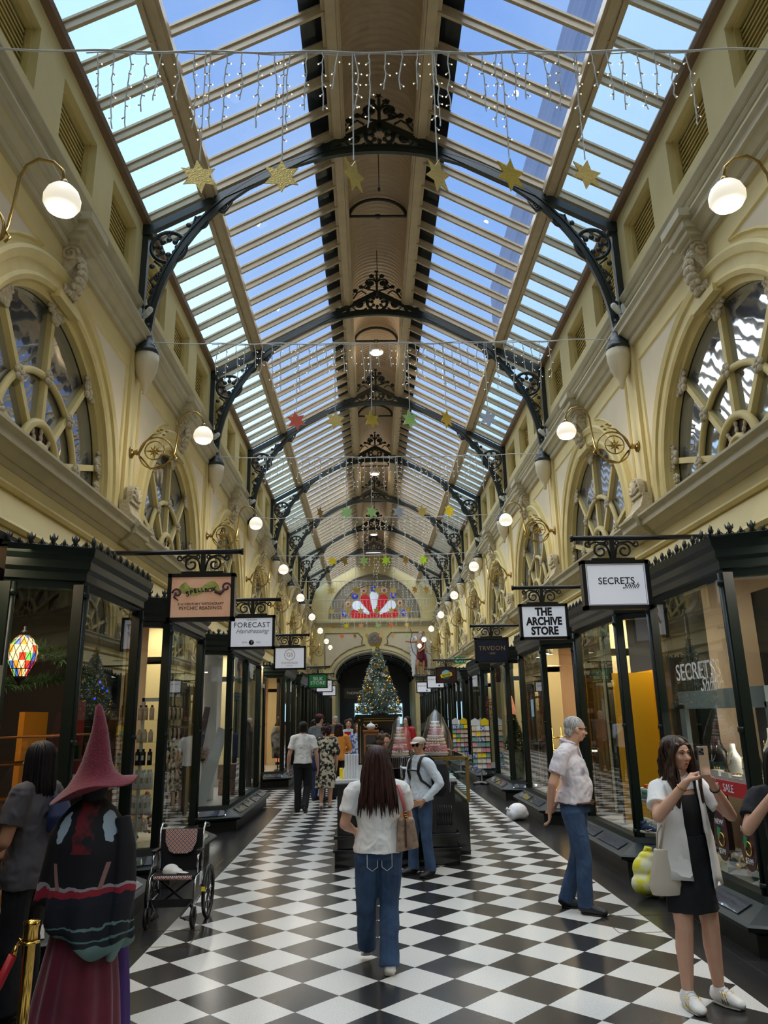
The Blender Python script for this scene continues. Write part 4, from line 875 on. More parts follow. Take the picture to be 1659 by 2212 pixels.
c=t['c']; b=MB(); b.lathe([(0,0),(.14,0),(.14,.006),(0,.006)],(c[0],c[1],c[2]+.01),24,Euler((PI/2,0,0)).to_matrix()); EM=b.build('globe_emblem',['olive'],t)
M('teal',cs(30,110,130),.5,col2=cs(120,190,200),vs=10); EM.data.materials[0]=MT['teal']
b=MB(); b.ob((c[0],c[1]-.008,c[2]),(.17,.003,.05),Euler((0,-.2,0)).to_matrix()); b.build('emblem_band',['yellow_bright'],t); text('lettering','BOTTLE',(c[0],c[1]-.013,c[2]),.065,'sign_maroon',t,rot=(PI/2,-.2,0),bold=.002)
t=sign(1,26.4,'white KOKO sign partly behind the maroon sign','sign_white',cx=1.975); tx(t,'KOKO BLACK',-.02,.08,.07,'ink'); b=MB(); c=t['c']; b.ell((c[0]+.12,c[1],c[2]-.13),(.025,.004,.035)); b.build('drop_emblem',['ink'],t)
t=sign(1,31.4,'farthest white KOKO sign on the right','sign_white',cx=1.91); tx(t,'KOKO BLACK',-.02,.05,.07,'ink'); b=MB(); c=t['c']; b.ell((c[0]+.12,c[1],c[2]-.13),(.025,.004,.035)); b.build('drop_emblem',['ink'],t)
# exit sign
t=thing('exit_sign','green EXIT sign with a left-pointing arrow, right side','exit sign',(2.57,24,3.2)); b=MB(); b.box(2.38,23.98,3.21,2.76,24.02,3.42); b.build('panel',['exit_green'],t); b=MB(); b.tube([(2.57,24,3.42),(2.57,24,3.5),(3.3,24,3.5)],.008,5); b.build('hanger',['iron'],t)
text('lettering','EXIT',(2.61,23.976,3.31),.19,'ink_white',t,sx=.85); b=MB(); b.prism([(2.41,3.31),(2.45,3.36),(2.45,3.26)],lambda u,v:(u,23.975,v),(0,.005,0)); b.build('arrow',['ink_white'],t)
# THOMAS sign beyond the arch
t=thing('hanging_shop_sign','black THOMAS sign hung on rods beyond the archway','shop sign',(-1.3,YE+2,3.0),'projecting shop signs'); y=YE+2
b=MB(); b.box(-1.95,y,2.75,-.8,y+.06,3.4); b.build('sign_panel',['black'],t); b=MB(); b.tube([(-1.7,y+.03,3.4),(-1.7,y+.03,5)],.015,4);b.tube([(-1.0,y+.03,3.4),(-1.0,y+.03,5)],.015,4); b.build('hanging_rod',['iron'],t); text('lettering','THOMAS',(-1.37,y-.01,3.07),.22,'ink_white',t)
# ================================================================ window displays
# --- jewellery window (right, nearest)
GL=2.555
t=thing('glass_lettering','white SECRETS Shhh lettering stuck on the jewellery window','window lettering',(GL-.02,6.5,1.85))
text('lettering','SECRETS',(GL-.012,6.54,1.97),.21,'ink_white',t,rot=(PI/2,0,-PI/2),sx=1,ext=.001); text('lettering','Shhh',(GL-.014,6.3,1.85),.16,'ink_white',t,rot=(PI/2,0,-PI/2),shear=.6,ext=.001)
t=thing('sale_banner','red XMAS SALE strip across the jewellery window glass','banner',(GL-.01,6.6,1.0)); b=MB(); b.box(GL-.012,5.85,.99,GL-.006,7.36,1.1); b.build('strip',['red'],t); text('lettering','XMAS   SALE   XMAS   SALE',(GL-.016,6.6,1.045),.085,'ink_white',t,rot=(PI/2,0,-PI/2),ext=.001)
for i,(y,lb) in enumerate(((5.98,'red oval NEW sticker with price on the jewellery glass, nearest the corner post'),(6.42,'red oval sticker on the jewellery glass behind the girl with the phone'))):
    t=thing('oval_sticker',lb,'sticker',(GL-.01,y,.5)); b=MB(); b.prism([(.12*math.cos(a),.19*math.sin(a)) for a in[2*PI*k/28 for k in range(28)]],lambda u,v:(GL-.016,y+u,.67+v),(.006,0,0)); b.build('disc',['sign_maroon'],t); b=MB(); b.tube([(GL-.02,y+.05*math.cos(a)-.01,.64+.05*math.sin(a)) for a in[2*PI*k/16 for k in range(16)]],.008,5,closed=True); b.build('ring_picture',['gold'],t)
    text('lettering','NEW!',(GL-.02,y+.0,.77),.06,'ink_white',t,rot=(PI/2,0,-PI/2),ext=.001); text('lettering','$599',(GL-.02,y+.0,.55),.06,'ink_white',t,rot=(PI/2,0,-PI/2),ext=.001)
    b=MB(); b.ob((GL-.022,y+.02,.69),(.003,.025,.035),Euler((.3,0,0)).to_matrix()); b.build('emerald',['exit_green'],t)
M('frame_greyblue',cs(160,172,172),.5)
t=thing('display_frame','pale grey frame box behind the jewellery window','display case',(2.95,6.5,.35))
b=MB(); b.box(2.72,5.75,1.66,2.76,7.4,1.82); b.box(2.72,7.28,.35,2.76,7.4,1.7); b.box(2.72,5.7,.35,2.76,5.78,1.7); b.build('front_frame',['frame_greyblue'],t)
b=MB(); b.box(2.76,5.75,1.66,3.4,7.4,1.7); b.build('top',['white'],t); b=MB(); b.box(3.38,5.75,1.83,3.42,7.0,2.72); b.build('black_backdrop',['black'],t); b=MB(); b.box(2.76,5.8,1.06,3.3,7.3,1.09); b.build('shelf',['white'],t); b=MB(); b.box(3.36,6.2,1.05,3.4,7.2,1.66); b.build('dark_back',['darkgrey'],t)
l=bpy.data.lights.new('case_light','AREA'); l.size=.3*S; l.energy=6; l.color=(1,.93,.8); q=bpy.data.objects.new('case_light',l); C.objects.link(q); q.location=Vector((3.0,6.5,1.64))*S
def bust(x,y,z,h,mat,lb,neck=True):
    t=thing('necklace_bust',lb,'necklace bust',(x,y,z),'necklace busts in the jewellery window')
    b=MB(); k=h/.3; b.tube([(x+.02*k,y,z),(x+.015*k,y,z+.08*k),(x,y,z+.17*k),(x,y,z+.2*k),(x,y,z+.24*k),(x,y,z+.29*k)],[(.075*k,.10*k),(.06*k,.105*k),(.05*k,.095*k),(.04*k,.06*k),(.026*k,.03*k),(.024*k,.028*k)],12,flat=(1,0,0)); b.build('bust_form',[mat],t)
    b=MB(); b.tube([(x-.03*k-.035*k*(1-abs(s)),y+s*.05*k,z+.22*k-.12*k*(1-s*s)) for s in[-1+i/6 for i in range(13)]],.004,5); b.build('necklace',['gold' if mat!='black' else 'chrome'],t)
bust(2.86,6.98,1.09,.34,'black','black velvet necklace bust, left of the jewellery shelf'); bust(2.84,6.66,1.09,.28,'bust_white','small white necklace bust next to the black one'); bust(2.83,6.4,1.09,.24,'bust_white','smallest white necklace bust in the middle'); bust(2.95,6.17,1.09,.42,'bust_white','tallest white necklace bust near the corner post'); bust(3.05,6.75,1.09,.28,'black','black bust standing behind the white ones')
for i in range(7):
    y=5.95+.19*i; t=thing('ring_tray','white ring tray with small jewels, %s in the row on the jewellery shelf'%['first','second','third','fourth','fifth','sixth','seventh'][i],'ring tray',(2.79,y,1.09),'ring trays'); b=MB(); b.box(2.765,y-.07,1.09,2.83,y+.07,1.09+.02+.012*(i%3)); b.build('tray',['bust_white'],t); b=MB()
    for k in range(3): b.ell((2.79,y-.045+.045*k,1.125+.012*(i%3)),(.008,.008,.012),6,4)
    b.build('jewels',['gold'],t)
rn=random.Random(5)
for i in range(26):
    x,y=rn.uniform(2.66,2.95),5.75+1.5*(i/26)+rn.uniform(-.02,.02); r=rn.uniform(.03,.05); b=MB(); b.ell((x,y,.355+r),r,12,8); m=rn.choice(['gold','exit_green','cream','shop_green2'])
    tag(b.build('bauble',[m]),'%s bauble lying in the foot of the jewellery window'%{'gold':'gold','exit_green':'green','cream':'pearl','shop_green2':'dark green'}[m],'bauble','loose %s baubles in the jewellery window'%{'gold':'gold','exit_green':'green','cream':'pearl','shop_green2':'dark green'}[m])
# --- trainers window (right, second)
b=MB(); b.box(3.3,9.5,.05,3.36,10.6,2.15); b.mi=1; b.tube([(3.27,9.6,1.1),(3.22,9.6,1.1),(3.22,9.72,1.1)],.012,6); struct(b.build('door_1',['yellow','chrome']))
b=MB(); b.box(2.78,9.58,.35,3.7,9.62,2.12); b.mi=1; b.box(2.775,9.575,.35,2.785,9.625,2.12); tag(b.build('tall_cupboard',['yellow','black']),'tall yellow cupboard panel standing in the trainers window','panel')
t=thing('glass_shelf','glass shelf carrying trainers in the second right window','shelf',(2.85,8.9,.7)); b=MB(); b.box(2.66,8.35,.68,3.1,9.55,.695); b.build('shelf_glass',['glass_case'],t); b=MB(); b.box(3.05,8.5,.35,3.08,8.54,.68); b.box(3.05,9.4,.35,3.08,9.44,.68); b.build('bracket',['chrome'],t)
def sneaker(x,y,z,rz,c1,c2,lb,grp='trainers in the window',sc=1.0,sole='sole',cat='shoe',nm='trainer'):
    t=thing(nm,lb,cat,(0,0,0),grp)
    b=MB(); b.tube([(0,-.125,.02),(0,-.06,.02),(0,.03,.02),(0,.1,.02),(0,.135,.022)],[(.03,.015),(.04,.02),(.036,.018),(.044,.018),(.02,.012)],10,flat=(1,0,0)); b.build('sole',[sole],t)
    b=MB(); b.tube([(0,-.118,.05),(0,-.08,.065),(0,-.02,.06),(0,.05,.045),(0,.11,.036),(0,.132,.03)],[(.02,.03),(.034,.05),(.034,.046),(.038,.03),(.034,.02),(.012,.01)],10,flat=(1,0,0)); b.tube([(0,-.085,.08),(0,-.09,.125)],[(.03,.036),(.028,.034)],10,flat=(1,0,0)); b.build('upper',[c1],t)
    b=MB()
    for i in range(4): b.tube([(-.028,-.01+.026*i,.088-.011*i),(0,-.005+.026*i,.098-.011*i),(.028,-.01+.026*i,.088-.011*i)],.005,4)
    b.build('laces',['white'],t)
    if c2:
        b=MB()
        for s in(-1,1): b.tube([(s*.037,-.08,.05),(s*.041,-.03,.035),(s*.042,.03,.055)],[.003,.01,.003],5)
        b.build('side_stripe',[c2],t)
    place(t,(x,y,z),rz,sc); return t
M('shoe_teal',cs(120,170,165),.6); M('shoe_navy',cs(36,54,86),.6)
for x,y,z,rz,c1,c2,lb in((2.78,8.6,.695,-1.2,'shoe_teal','white','teal and white trainer at the front of the glass shelf'),(2.86,8.85,.695,-1.3,'shoe_white','shoe_navy','white trainer with navy side stripes on the glass shelf'),(2.8,9.1,.695,-1.0,'shoe_white','orangeplastic','white trainer beside the orange tag on the shelf'),(2.84,8.75,.355,-1.2,'shoe_white','pink1','white and pink trainer on the window floor'),(2.78,9.0,.355,-.9,'shoe_black','shoe_teal','black and teal trainer on the window floor'),(2.92,9.2,.355,-1.4,'shoe_white','ink','white trainer with black stripes deep on the window floor'),(2.74,8.55,.355,-2.0,'bag_tan','white','tan trainer by the glass on the window floor'),(2.66,8.35,.40,-2.4,'shoe_navy','chrome','navy and silver trainer at the window corner')): sneaker(x,y,z,rz,c1,c2,lb)
b=MB(); b.ell((2.9,8.7,.78),(.12,.1,.06),12,8); b.ell((2.83,8.6,.75),(.1,.07,.02),10,6); tag(b.build('camouflage_cap',['robe_print']),'camouflage cap lying on trainers on the glass shelf','cap')
b=MB(); b.box(2.76,8.68,.82,2.8,8.76,.86); tag(b.build('orange_tag',['orangeplastic'],bevel=.003),'bright orange plastic tag on the glass shelf','tag')
t=thing('bear_figure','large glossy silver bear figure standing in the trainers window','figurine',(2.93,8.42,.35)); x,y,z=2.93,8.42,.35
b=MB(); b.ell((x,y,z+.47),(.085,.075,.085),16,10)
for s in(-1,1): b.ell((x+s*.075,y,z+.56),(.045,.02,.045),12,8); b.cap((x+s*.05,y,z+.05),(x+s*.05,y,z+.2),.045,.05)
b.tube([(x,y,z+.18),(x,y,z+.25),(x,y,z+.36),(x,y,z+.4)],[(.09,.06),(.1,.07),(.085,.06),(.05,.04)],14,flat=(1,0,0)); b.ell((x,y-.07,z+.45),(.035,.03,.025),10,6)
for s in(-1,1): b.cap((x+s*.1,y,z+.35),(x+s*.135,y-.01,z+.2),.033,.036); b.ell((x+s*.05,y-.02,z+.03),(.05,.07,.03))
b.build('body',['silver_toy'],t); b=MB()
for s in(-1,1): b.ell((x+s*.03,y-.07,z+.49),(.009,.006,.012),6,5)
b.ell((x,y-.1,z+.455),(.012,.008,.008),6,5); b.build('face',['ink'],t)
t=thing('swoosh_sticker','yellow swoosh logo stuck low on the trainers window','sticker',(2.68,8.2,.36)); b=MB(); P=[(-.07,.02),(-.06,.0),(-.03,-.008),(.0,.002),(.07,.04),(.0,.028),(-.03,.02),(-.045,.025),(-.05,.045)]
n=Vector((XW-.03-XP,-.225,0)).normalized(); pc=Vector((2.66,8.44,.43)); b.prism(P,lambda u,v:tuple(pc+n*u*1.2+Vector((-.02,-.03,v*1.3))),(0,.004,0)); b.build('swoosh',['yellow_bright'],t)
# --- salon window (left): bottles on glass shelves
t=thing('salon_shelving','white frame with glass shelves in the salon window on the left','shelving',(-2.9,8.95,.35))
ZS=[.50,.68,.93,1.18,1.42,1.66]
b=MB(); b.box(-2.86,8.7,.4,-2.83,8.74,1.9); b.box(-2.86,8.7,1.86,-2.66,8.74,1.9); b.build('white_frame',['white'],t); b=MB()
for z in ZS: b.box(-3.1,8.62,z-.008,-2.66,9.0,z); b.box(-2.72,8.95,z-.008,-2.62,9.8,z)
b.build('glass_shelf',['glass_case'],t)
def bottle(lb,grp,mat,capm,h,r,sq=False):
    t=thing('hair_product',lb,'bottle',(0,0,0),grp); b=MB(); b.lathe([(r*.95,0),(r,.01),(r,h*.78),(r*.7,h*.84),(r*.4,h*.86),(r*.4,h*.88)],(0,0,0),12); b.build('bottle_body',[mat],t); b=MB(); b.lathe([(r*.5,h*.86),(r*.5,h),(0,h)],(0,0,0),10); b.build('bottle_cap',[capm],t); b=MB(); b.box(-r*.5,-r*1.02,h*.3,r*.5,-r*.9,h*.6); b.build('label_patch',['paper' if mat!='white' else 'mould_grey'],t); return t
protos={}
for zi,(mat,capm,h) in enumerate((('cream','white',.13),('white','white',.19),('white','white',.2),('black','black',.17),('beige','beige',.14),('peach','leather_brown',.16))):
    for c in range(6):
        for row in(0,1):
            if row and zi not in(1,2): continue
            k=(mat,capm,h)
            lb='%s %s bottle on shelf %s of the salon window'%({'cream':'cream','white':'tall white','black':'black','beige':'beige','peach':'copper-capped'}[mat],'hair product',['one, the lowest','two from below','three from below','four from below','five from below','six, the highest'][zi])
            o=bottle('','',mat,capm,h,.027) if k not in protos else dup(protos[k]); protos.setdefault(k,o)
            place(o,(-3.06+.065*c+rn.uniform(-.005,.005),8.68+.1*row,ZS[zi])); o['label']=lb; o['group']='salon bottles on shelf '+str(zi+1)
for zi in range(1,6):
    for c in range(8):
        o=dup(protos[[('peach','leather_brown',.16),('black','black',.17)][(c+zi)%2]]); place(o,(-2.67,9.02+.1*c,ZS[zi])); o['label']='dark or copper hair product on the long salon shelf, %s row from below'%['','second','third','fourth','fifth','topmost'][zi]; o['group']='salon bottles on the long shelf, row %d'%(zi+1)
b=MB(); b.box(-2.99,8.42,.42,-2.83,8.43,.66); b.mi=1; b.box(-2.985,8.415,.55,-2.835,8.42,.63); b.mi=2; b.box(-2.9,8.413,.47,-2.86,8.42,.49); tag(b.build('notice_sheet',['paper','darkgrey','red']),'white notice with a photo taped low inside the salon window','notice')
t=thing('flower_bouquet','wrapped bouquet of red and white flowers inside the salon window','bouquet',(-2.85,9.1,.4)); b=MB()
for i in range(60): b.ell((-2.85+rn.gauss(0,.09),9.05+rn.gauss(0,.09),.62+rn.gauss(0,.09)),rn.uniform(.015,.03),6,4)
b.build('blooms',['flowers'],t)
# --- spell shop window (left, nearest): lantern, garland, shelves
t=thing('mosaic_lantern','glowing stained-glass lantern hanging in the near left window','lantern',(-2.98,5.95,1.93)); LX,LY=-3.0,5.95
pr=[(.05,2.0),(.075,2.06),(.10,2.12),(.115,2.18),(.105,2.24),(.07,2.29),(.035,2.32)]
LC=[('lg_red',cs(230,60,40)),('lg_green',cs(120,200,90)),('lg_blue',cs(60,90,170)),('lg_violet',cs(90,40,90)),('lg_amber',cs(240,150,50)),('lg_cream',cs(245,215,165))]
for n_,c_ in LC: M(n_,c_,.3,emit=1.6,ecol=c_)
b=MB(); N=14
for i in range(len(pr)-1):
    for j in range(N):
        b.mi=[0,5,1,5,2,5,4][(j*2+i*3)%7] if i>1 else [3,0,1,2,4,5,0][(j+i)%7]
        a0,a1=2*PI*j/N,2*PI*(j+1)/N; (r0,z0),(r1,z1)=pr[i],pr[i+1]; b.add([(LX+r0*math.cos(a0),LY+r0*math.sin(a0),z0),(LX+r0*math.cos(a1),LY+r0*math.sin(a1),z0),(LX+r1*math.cos(a1),LY+r1*math.sin(a1),z1),(LX+r1*math.cos(a0),LY+r1*math.sin(a0),z1)],[(0,1,2,3)],True)
b.build('coloured_glass',[x[0] for x in LC],t)
b=MB()
for j in range(N): 
    for d_ in(-1,1): b.tube([(LX+(r+.002)*math.cos(2*PI*(j+d_*.5*i)/N),LY+(r+.002)*math.sin(2*PI*(j+d_*.5*i)/N),z) for i,(r,z) in enumerate(pr)],.0025,4)
for r,z in(pr[0],pr[1],pr[-1]): b.tube([(LX+r*math.cos(a),LY+r*math.sin(a),z) for a in[2*PI*k/20 for k in range(20)]],.004,4,closed=True)
b.build('lead_lines',['black'],t); b=MB(); b.lathe([(.035,2.32),(.03,2.35),(.012,2.36),(.012,2.39)],(LX,LY,0),10); b.tube([(LX,LY,2.38),(LX,LY,3.0)],.003,4); b.lathe([(0,1.93),(.012,1.94),(.02,1.96),(.035,1.97),(.045,2.0)],(LX,LY,0),10); b.build('finial_and_chain',['black'],t)
ptl('lantern_light',(LX,LY-.0,2.16),.0,.03)
def garland(nm,lb,pts,r,n,mat='green_leaf',L=.05):
    b=MB(); P=[Vector(p) for p in pts]
    for i in range(n):
        t=rn.random()*(len(P)-1); k=int(t); p=P[k].lerp(P[min(k+1,len(P)-1)],t-k); d=Vector((rn.gauss(0,1),rn.gauss(0,1),rn.gauss(0,1))).normalized(); b.tube([p+d*r*.2,p+d*(r+L*rn.random())],[.006,.001],3)
    return tag(b.build(nm,[mat],fix=False),lb,'garland',kind='thing')
garland('pine_garland','green pine garland draped along the top of the near spell shop window',[(-3.3,6.2,1.95),(-3.2,6.5,1.98),(-3.0,7.0,2.05),(-2.9,7.25,2.0)],.05,900)
garland('pine_garland','green pine garland hanging down behind the spell shop glass',[(-3.3,6.6,2.3),(-3.0,6.8,2.2),(-2.85,7.1,2.0),(-2.8,7.2,1.8)],.08,900)
garland('ivy_strand','trailing ivy beside the witch hat in the spell shop window',[(-2.75,7.25,1.5),(-2.72,7.2,1.2),(-2.7,7.1,.9)],.05,500,'green_leaf',.04)
b=MB()
for i,(y,z) in enumerate(((7.0,2.0),(7.08,1.95),(7.2,1.93),(6.9,1.85),(7.1,1.75))): b.ell((-2.75,y,z),.008,6,4)
tag(b.build('blue_fairy_lights',['led_blue']),'small blue fairy lights in the spell shop garland','fairy lights')
b=MB(); b.box(-3.45,7.0,.35,-3.4,7.5,1.75); tag(b.build('amber_curtain',['amber']),'amber curtain panel inside the spell shop window','curtain')
b=MB(); b.box(-3.0,7.0,1.0,-2.97,7.3,1.85); tag(b.build('red_folding_screen',['red']),'red upright panel inside the spell shop window','panel')
t=thing('spell_shelving','shelves crowded with trinkets inside the spell shop window','shelving',(-3.0,6.6,.35)); b=MB()
for z in(.6,.85,1.1,1.35,1.55): b.box(-3.2,6.0,z-.01,-2.72,7.3,z)
b.build('shelf_board',['wood'],t)
cols=['red','brass_shiny','cream','purple','green_leaf','white','amber','leather_brown','yellow','paper']
TN=['candle','trinket_box','figurine','potion_jar','gift_box']
for zi,z in enumerate((.6,.85,1.1,1.35)):
    for i in range(11):
        y=6.05+.115*i; x=rn.uniform(-2.9,-2.76); ty=rn.randrange(5); m=rn.choice(cols); b=MB(); h=rn.uniform(.05,.14)
        if ty==0: b.lathe([(.02,0),(.02,h),(.004,h+.005),(.002,h+.02)],(x,y,z),10)
        elif ty==1 or ty==4: b.ob((x,y,z+h*.4),(.03,.035,h*.4),Euler((0,0,rn.random())).to_matrix()); b.ob((x,y,z+h*.8+.008),(.033,.038,.01),Euler((0,0,0)).to_matrix())
        elif ty==2: b.lathe([(.03,0),(.025,h*.3),(.012,h*.5),(.022,h*.7),(.02,h*.85),(0,h)],(x,y,z),10)
        else: b.lathe([(.028,0),(.032,h*.4),(.022,h*.7),(.014,h*.75),(.018,h),(0,h)],(x,y,z),10)
        o=b.build(TN[ty],[m],bevel=.002 if ty in(1,4) else 0); tag(o,'small %s %s on the %s spell shop shelf, %s from near end'%({'red':'red','brass_shiny':'brass','cream':'cream','purple':'purple','green_leaf':'green','white':'white','amber':'amber','leather_brown':'brown','yellow':'yellow','paper':'pale'}[m],TN[ty].replace('_',' '),['lowest','second','third','fourth'][zi],['first','second','third','fourth','fifth','sixth','seventh','eighth','ninth','tenth','eleventh'][i]),'trinket','spell shop trinkets')
# --- white shop (left third)
t=thing('round_column','white round column inside the third left shop','column',(-3.05,13.3,.0)); b=MB(); b.lathe([(.11,0),(.11,2.5),(.13,2.52),(.13,2.6)],(-3.05,13.3,.36),20); b.build('shaft',['white'],t)
t=thing('step_ladder','blue step ladder leaning in the white shop window','ladder',(-3.1,12.9,.35)); b=MB()
for s in(-1,1): b.beam((-3.22+s*.0,12.75+s*.14,.36),(-3.0,12.85+s*.1,1.85),.03,.05)
b.build('rail',['navy'],t); b=MB()
for i in range(6): z=.55+.22*i; b.beam((-3.2+.03*i,12.62+.01*i,z),(-3.2+.03*i,12.93-.01*i,z),.05,.02)
b.build('step',['grey'],t)
b=MB(); b.beam((-3.0,12.55,.36),(-2.72,12.8,1.5),.012,.2); tag(b.build('leaning_board',['paper']),'grey board leaning behind the white shop window','board')
for i,(x,y,z,lb) in enumerate(((-2.85,14.2,.36,'brown cardboard carton on the floor of the third left window'),(-2.88,14.25,.62,'brown cardboard carton stacked on another one'),(-3.2,12.45,.36,'beige box at the near end of the third left window'))):
    t=thing('cardboard_carton',lb,'box',(x,y,z),None); b=MB(); b.box(x-.15,y-.2,z,x+.15,y+.2,z+.25); b.build('carton',['bag_tan'],t,bevel=.004); b=MB(); b.box(x-.152,y-.02,z+.0,x+.152,y+.02,z+.252); b.build('packing_tape',['beige'],t)
garland('flower_arrangement','yellow and red flower arrangement glowing in the white shop',[(-3.1,13.0,1.0),(-3.05,13.0,1.15)],.06,400,'flowers',.06)
# --- pendant lamps and gilt racks (right third)
for i,(x,y) in enumerate(((2.72,12.75),(2.83,12.95),(2.78,13.6))):
    t=thing('cylinder_pendant','%s cylinder pendant lamp in the warm peach shop'%['front','middle','rear'][i],'pendant lamp',(x,y,2.45),'cylinder pendants'); b=MB(); b.lathe([(.05,2.62),(.05,2.86),(.004,2.87),(.004,3.0)],(x,y,0),14); b.build('lamp_body',['mould_grey'],t); b=MB(); b.lathe([(0,2.615),(.048,2.62)],(x,y,0),14); b.build('light_disc',['downlight'],t)
for i,(x,y) in enumerate(((2.75,12.9),(3.0,13.3))):
    t=thing('gilt_display_stand','%s gilt tiered stand in the peach shop window'%['left','right'][i],'display stand',(x,y,.36)); b=MB(); b.lathe([(.1,.36),(.1,.38),(.012,.4),(.012,1.4)],(x,y,0),12)
    for z in(1.05,1.25): b.tube([(x+.12*math.cos(a),y+.12*math.sin(a),z) for a in[2*PI*k/20 for k in range(20)]],.01,5,closed=True); b.tube([(x-.12,y,z),(x+.12,y,z)],.006,4)
    b.build('gilt_frame',['brass_shiny'],t)
# --- tree in marble tub (right fourth)
def baubles(t,pts,mat,nm,r): pass
t=thing('potted_christmas_tree','small Christmas tree with pink baubles in a green marble tub','Christmas tree',(2.68,16.1,.36)); b=MB(); b.lathe([(.14,.36),(.15,.4),(.16,.92),(.13,.93),(.13,.85),(0,.85)],(2.72,16.1,0),20); M('green_marble',cs(70,84,70),.3,col2=cs(140,150,130),vs=9); b.build('marble_tub',['green_marble'],t); b=MB()
for i in range(1500):
    u=rn.random()**.7; a=rn.random()*2*PI; r=.24*u; z=.93+.72*(1-u); p=Vector((2.72+r*math.cos(a),16.1+r*math.sin(a),z)); d=Vector((math.cos(a),math.sin(a),rn.uniform(-.2,.5))).normalized(); b.tube([p-d*.04,p+d*.03],[.012,.001],3)
b.build('foliage',['green_leaf'],t,fix=False)
for i in range(22):
    u=rn.random()**.6; a=rn.uniform(PI*.8,PI*2.1); b=MB(); b.ell((2.72+.25*u*math.cos(a),16.1+.25*u*math.sin(a),.93+.7*(1-u)),.018,8,6); b.build('bauble',['pink1' if i%2 else 'brass_shiny'],t)
t=thing('fringed_lampshade','red patterned lampshade glowing above the potted tree','lamp',(2.75,16.6,1.62)); b=MB(); b.lathe([(.13,1.62),(.1,1.8),(.05,2.0),(.05,2.02)],(2.75,16.6,0),14); M('shade_red',cs(200,110,90),.7,col2=cs(120,40,40),vs=12,emit=.5,ecol=cs(230,150,110)); b.build('lamp_shade',['shade_red'],t); b=MB(); b.tube([(2.75,16.6,.36),(2.75,16.6,1.65)],.012,6); b.lathe([(.1,.36),(.1,.38),(0,.39)],(2.75,16.6,0),12); b.build('lamp_stand',['brass'],t)
# --- card spinners (right fifth)
for si,(x,y,lb) in enumerate(((2.4,19.1,'wheeled greeting card spinner with yellow header outside the right windows'),(2.3,22.6,'tall card spinner farther along the right side'))):
    t=thing('card_spinner',lb,'card rack',(x,y,0)); b=MB()
    for a in(0,PI/2,PI,3*PI/2): b.beam((x,y,.06),(x+.22*math.cos(a+.4),y+.22*math.sin(a+.4),.05),.03,.03); 
    b.tube([(x,y,.05),(x,y,1.5)],.015,6); b.build('stand',['white'],t)
    for a in range(4): b=MB(); an=a*PI/2+.4; b.lathe([(0,0),(.025,0),(.025,.02),(0,.02)],(x+.22*math.cos(an),y+.22*math.sin(an)-.01,.025),10,Euler((PI/2,0,0)).to_matrix()); b.build('castor',['black'],t)
    b=MB()
    for s in(-1,1): b.prism([(s*.12-.1,1.38),(s*.12+.1,1.38),(s*.12+.1,1.5),(s*.12,1.56),(s*.12-.1,1.5)],lambda u,v:(x+u,y-.13,v),(0,.01,0)); b.mi=1
    b.build('header_board',['paper','yellow_bright'],t)
    cm=['paper','beige','pink1','shoe_teal','yellow_bright','floral_blue','cream']
    for r in range(8):
        for c in range(4):
            b=MB(); xx=x-.165+.11*c; zz=.38+.125*r; b.ob((xx,y-.16,zz+.05),(.045,.006,.055),Euler((-.2,0,0)).to_matrix()); b.ob((xx+.012,y-.145,zz+.055),(.045,.006,.055),Euler((-.2,0,0)).to_matrix()); b.build('greeting_card',[cm[rn.randrange(7)]],t)
    b=MB()
    for r in range(8): b.box(x-.22,y-.18,.375+.125*r,x+.22,y-.16,.385+.125*r); b.box(x-.22,y-.13,.375+.125*r,x+.22,y+.13,.382+.125*r)
    b.build('wire_tray',['chrome'],t)
t=thing('hanging_bouquet','red berry spray hanging in the fifth right window','bouquet',(2.85,20.6,1.7)); b=MB()
for i in range(40): b.ell((2.85+rn.gauss(0,.07),20.6+rn.gauss(0,.05),1.85+rn.gauss(0,.12)),.02,5,4)
b.build('berries',['red'],t)
# glowing shelves in the far shops (lit goods)
for i,(sx,y) in enumerate(((1,24.6),(1,29),(1,33.5),(1,38),(1,42),(-1,25.5),(-1,30),(-1,34.2),(-1,38.5),(-1,42.5))):
    t=thing('lit_shelving','warm lit shelving with goods in the %s far %s shop window'%(['first','second','third','fourth','last'][i%5],'right' if sx>0 else 'left'),'shelving',(sx*3.3,y,.35)); b=MB()
    for z in(.4,.8,1.2,1.6,2.0): b.box(sx*3.1,y-1,z,sx*3.4,y+1,z+.02)
    b.build('shelf_board',['wood'],t); b=MB()
    for z in(.42,.82,1.22,1.62):
        for k in range(12): b.mi=rn.randrange(4); b.ob((sx*3.2,y-.9+.16*k,z+.08),(.05,.05,rn.uniform(.05,.09)))
    b.build('goods',['amber','cream','red','paper'],t)['kind']='stuff'
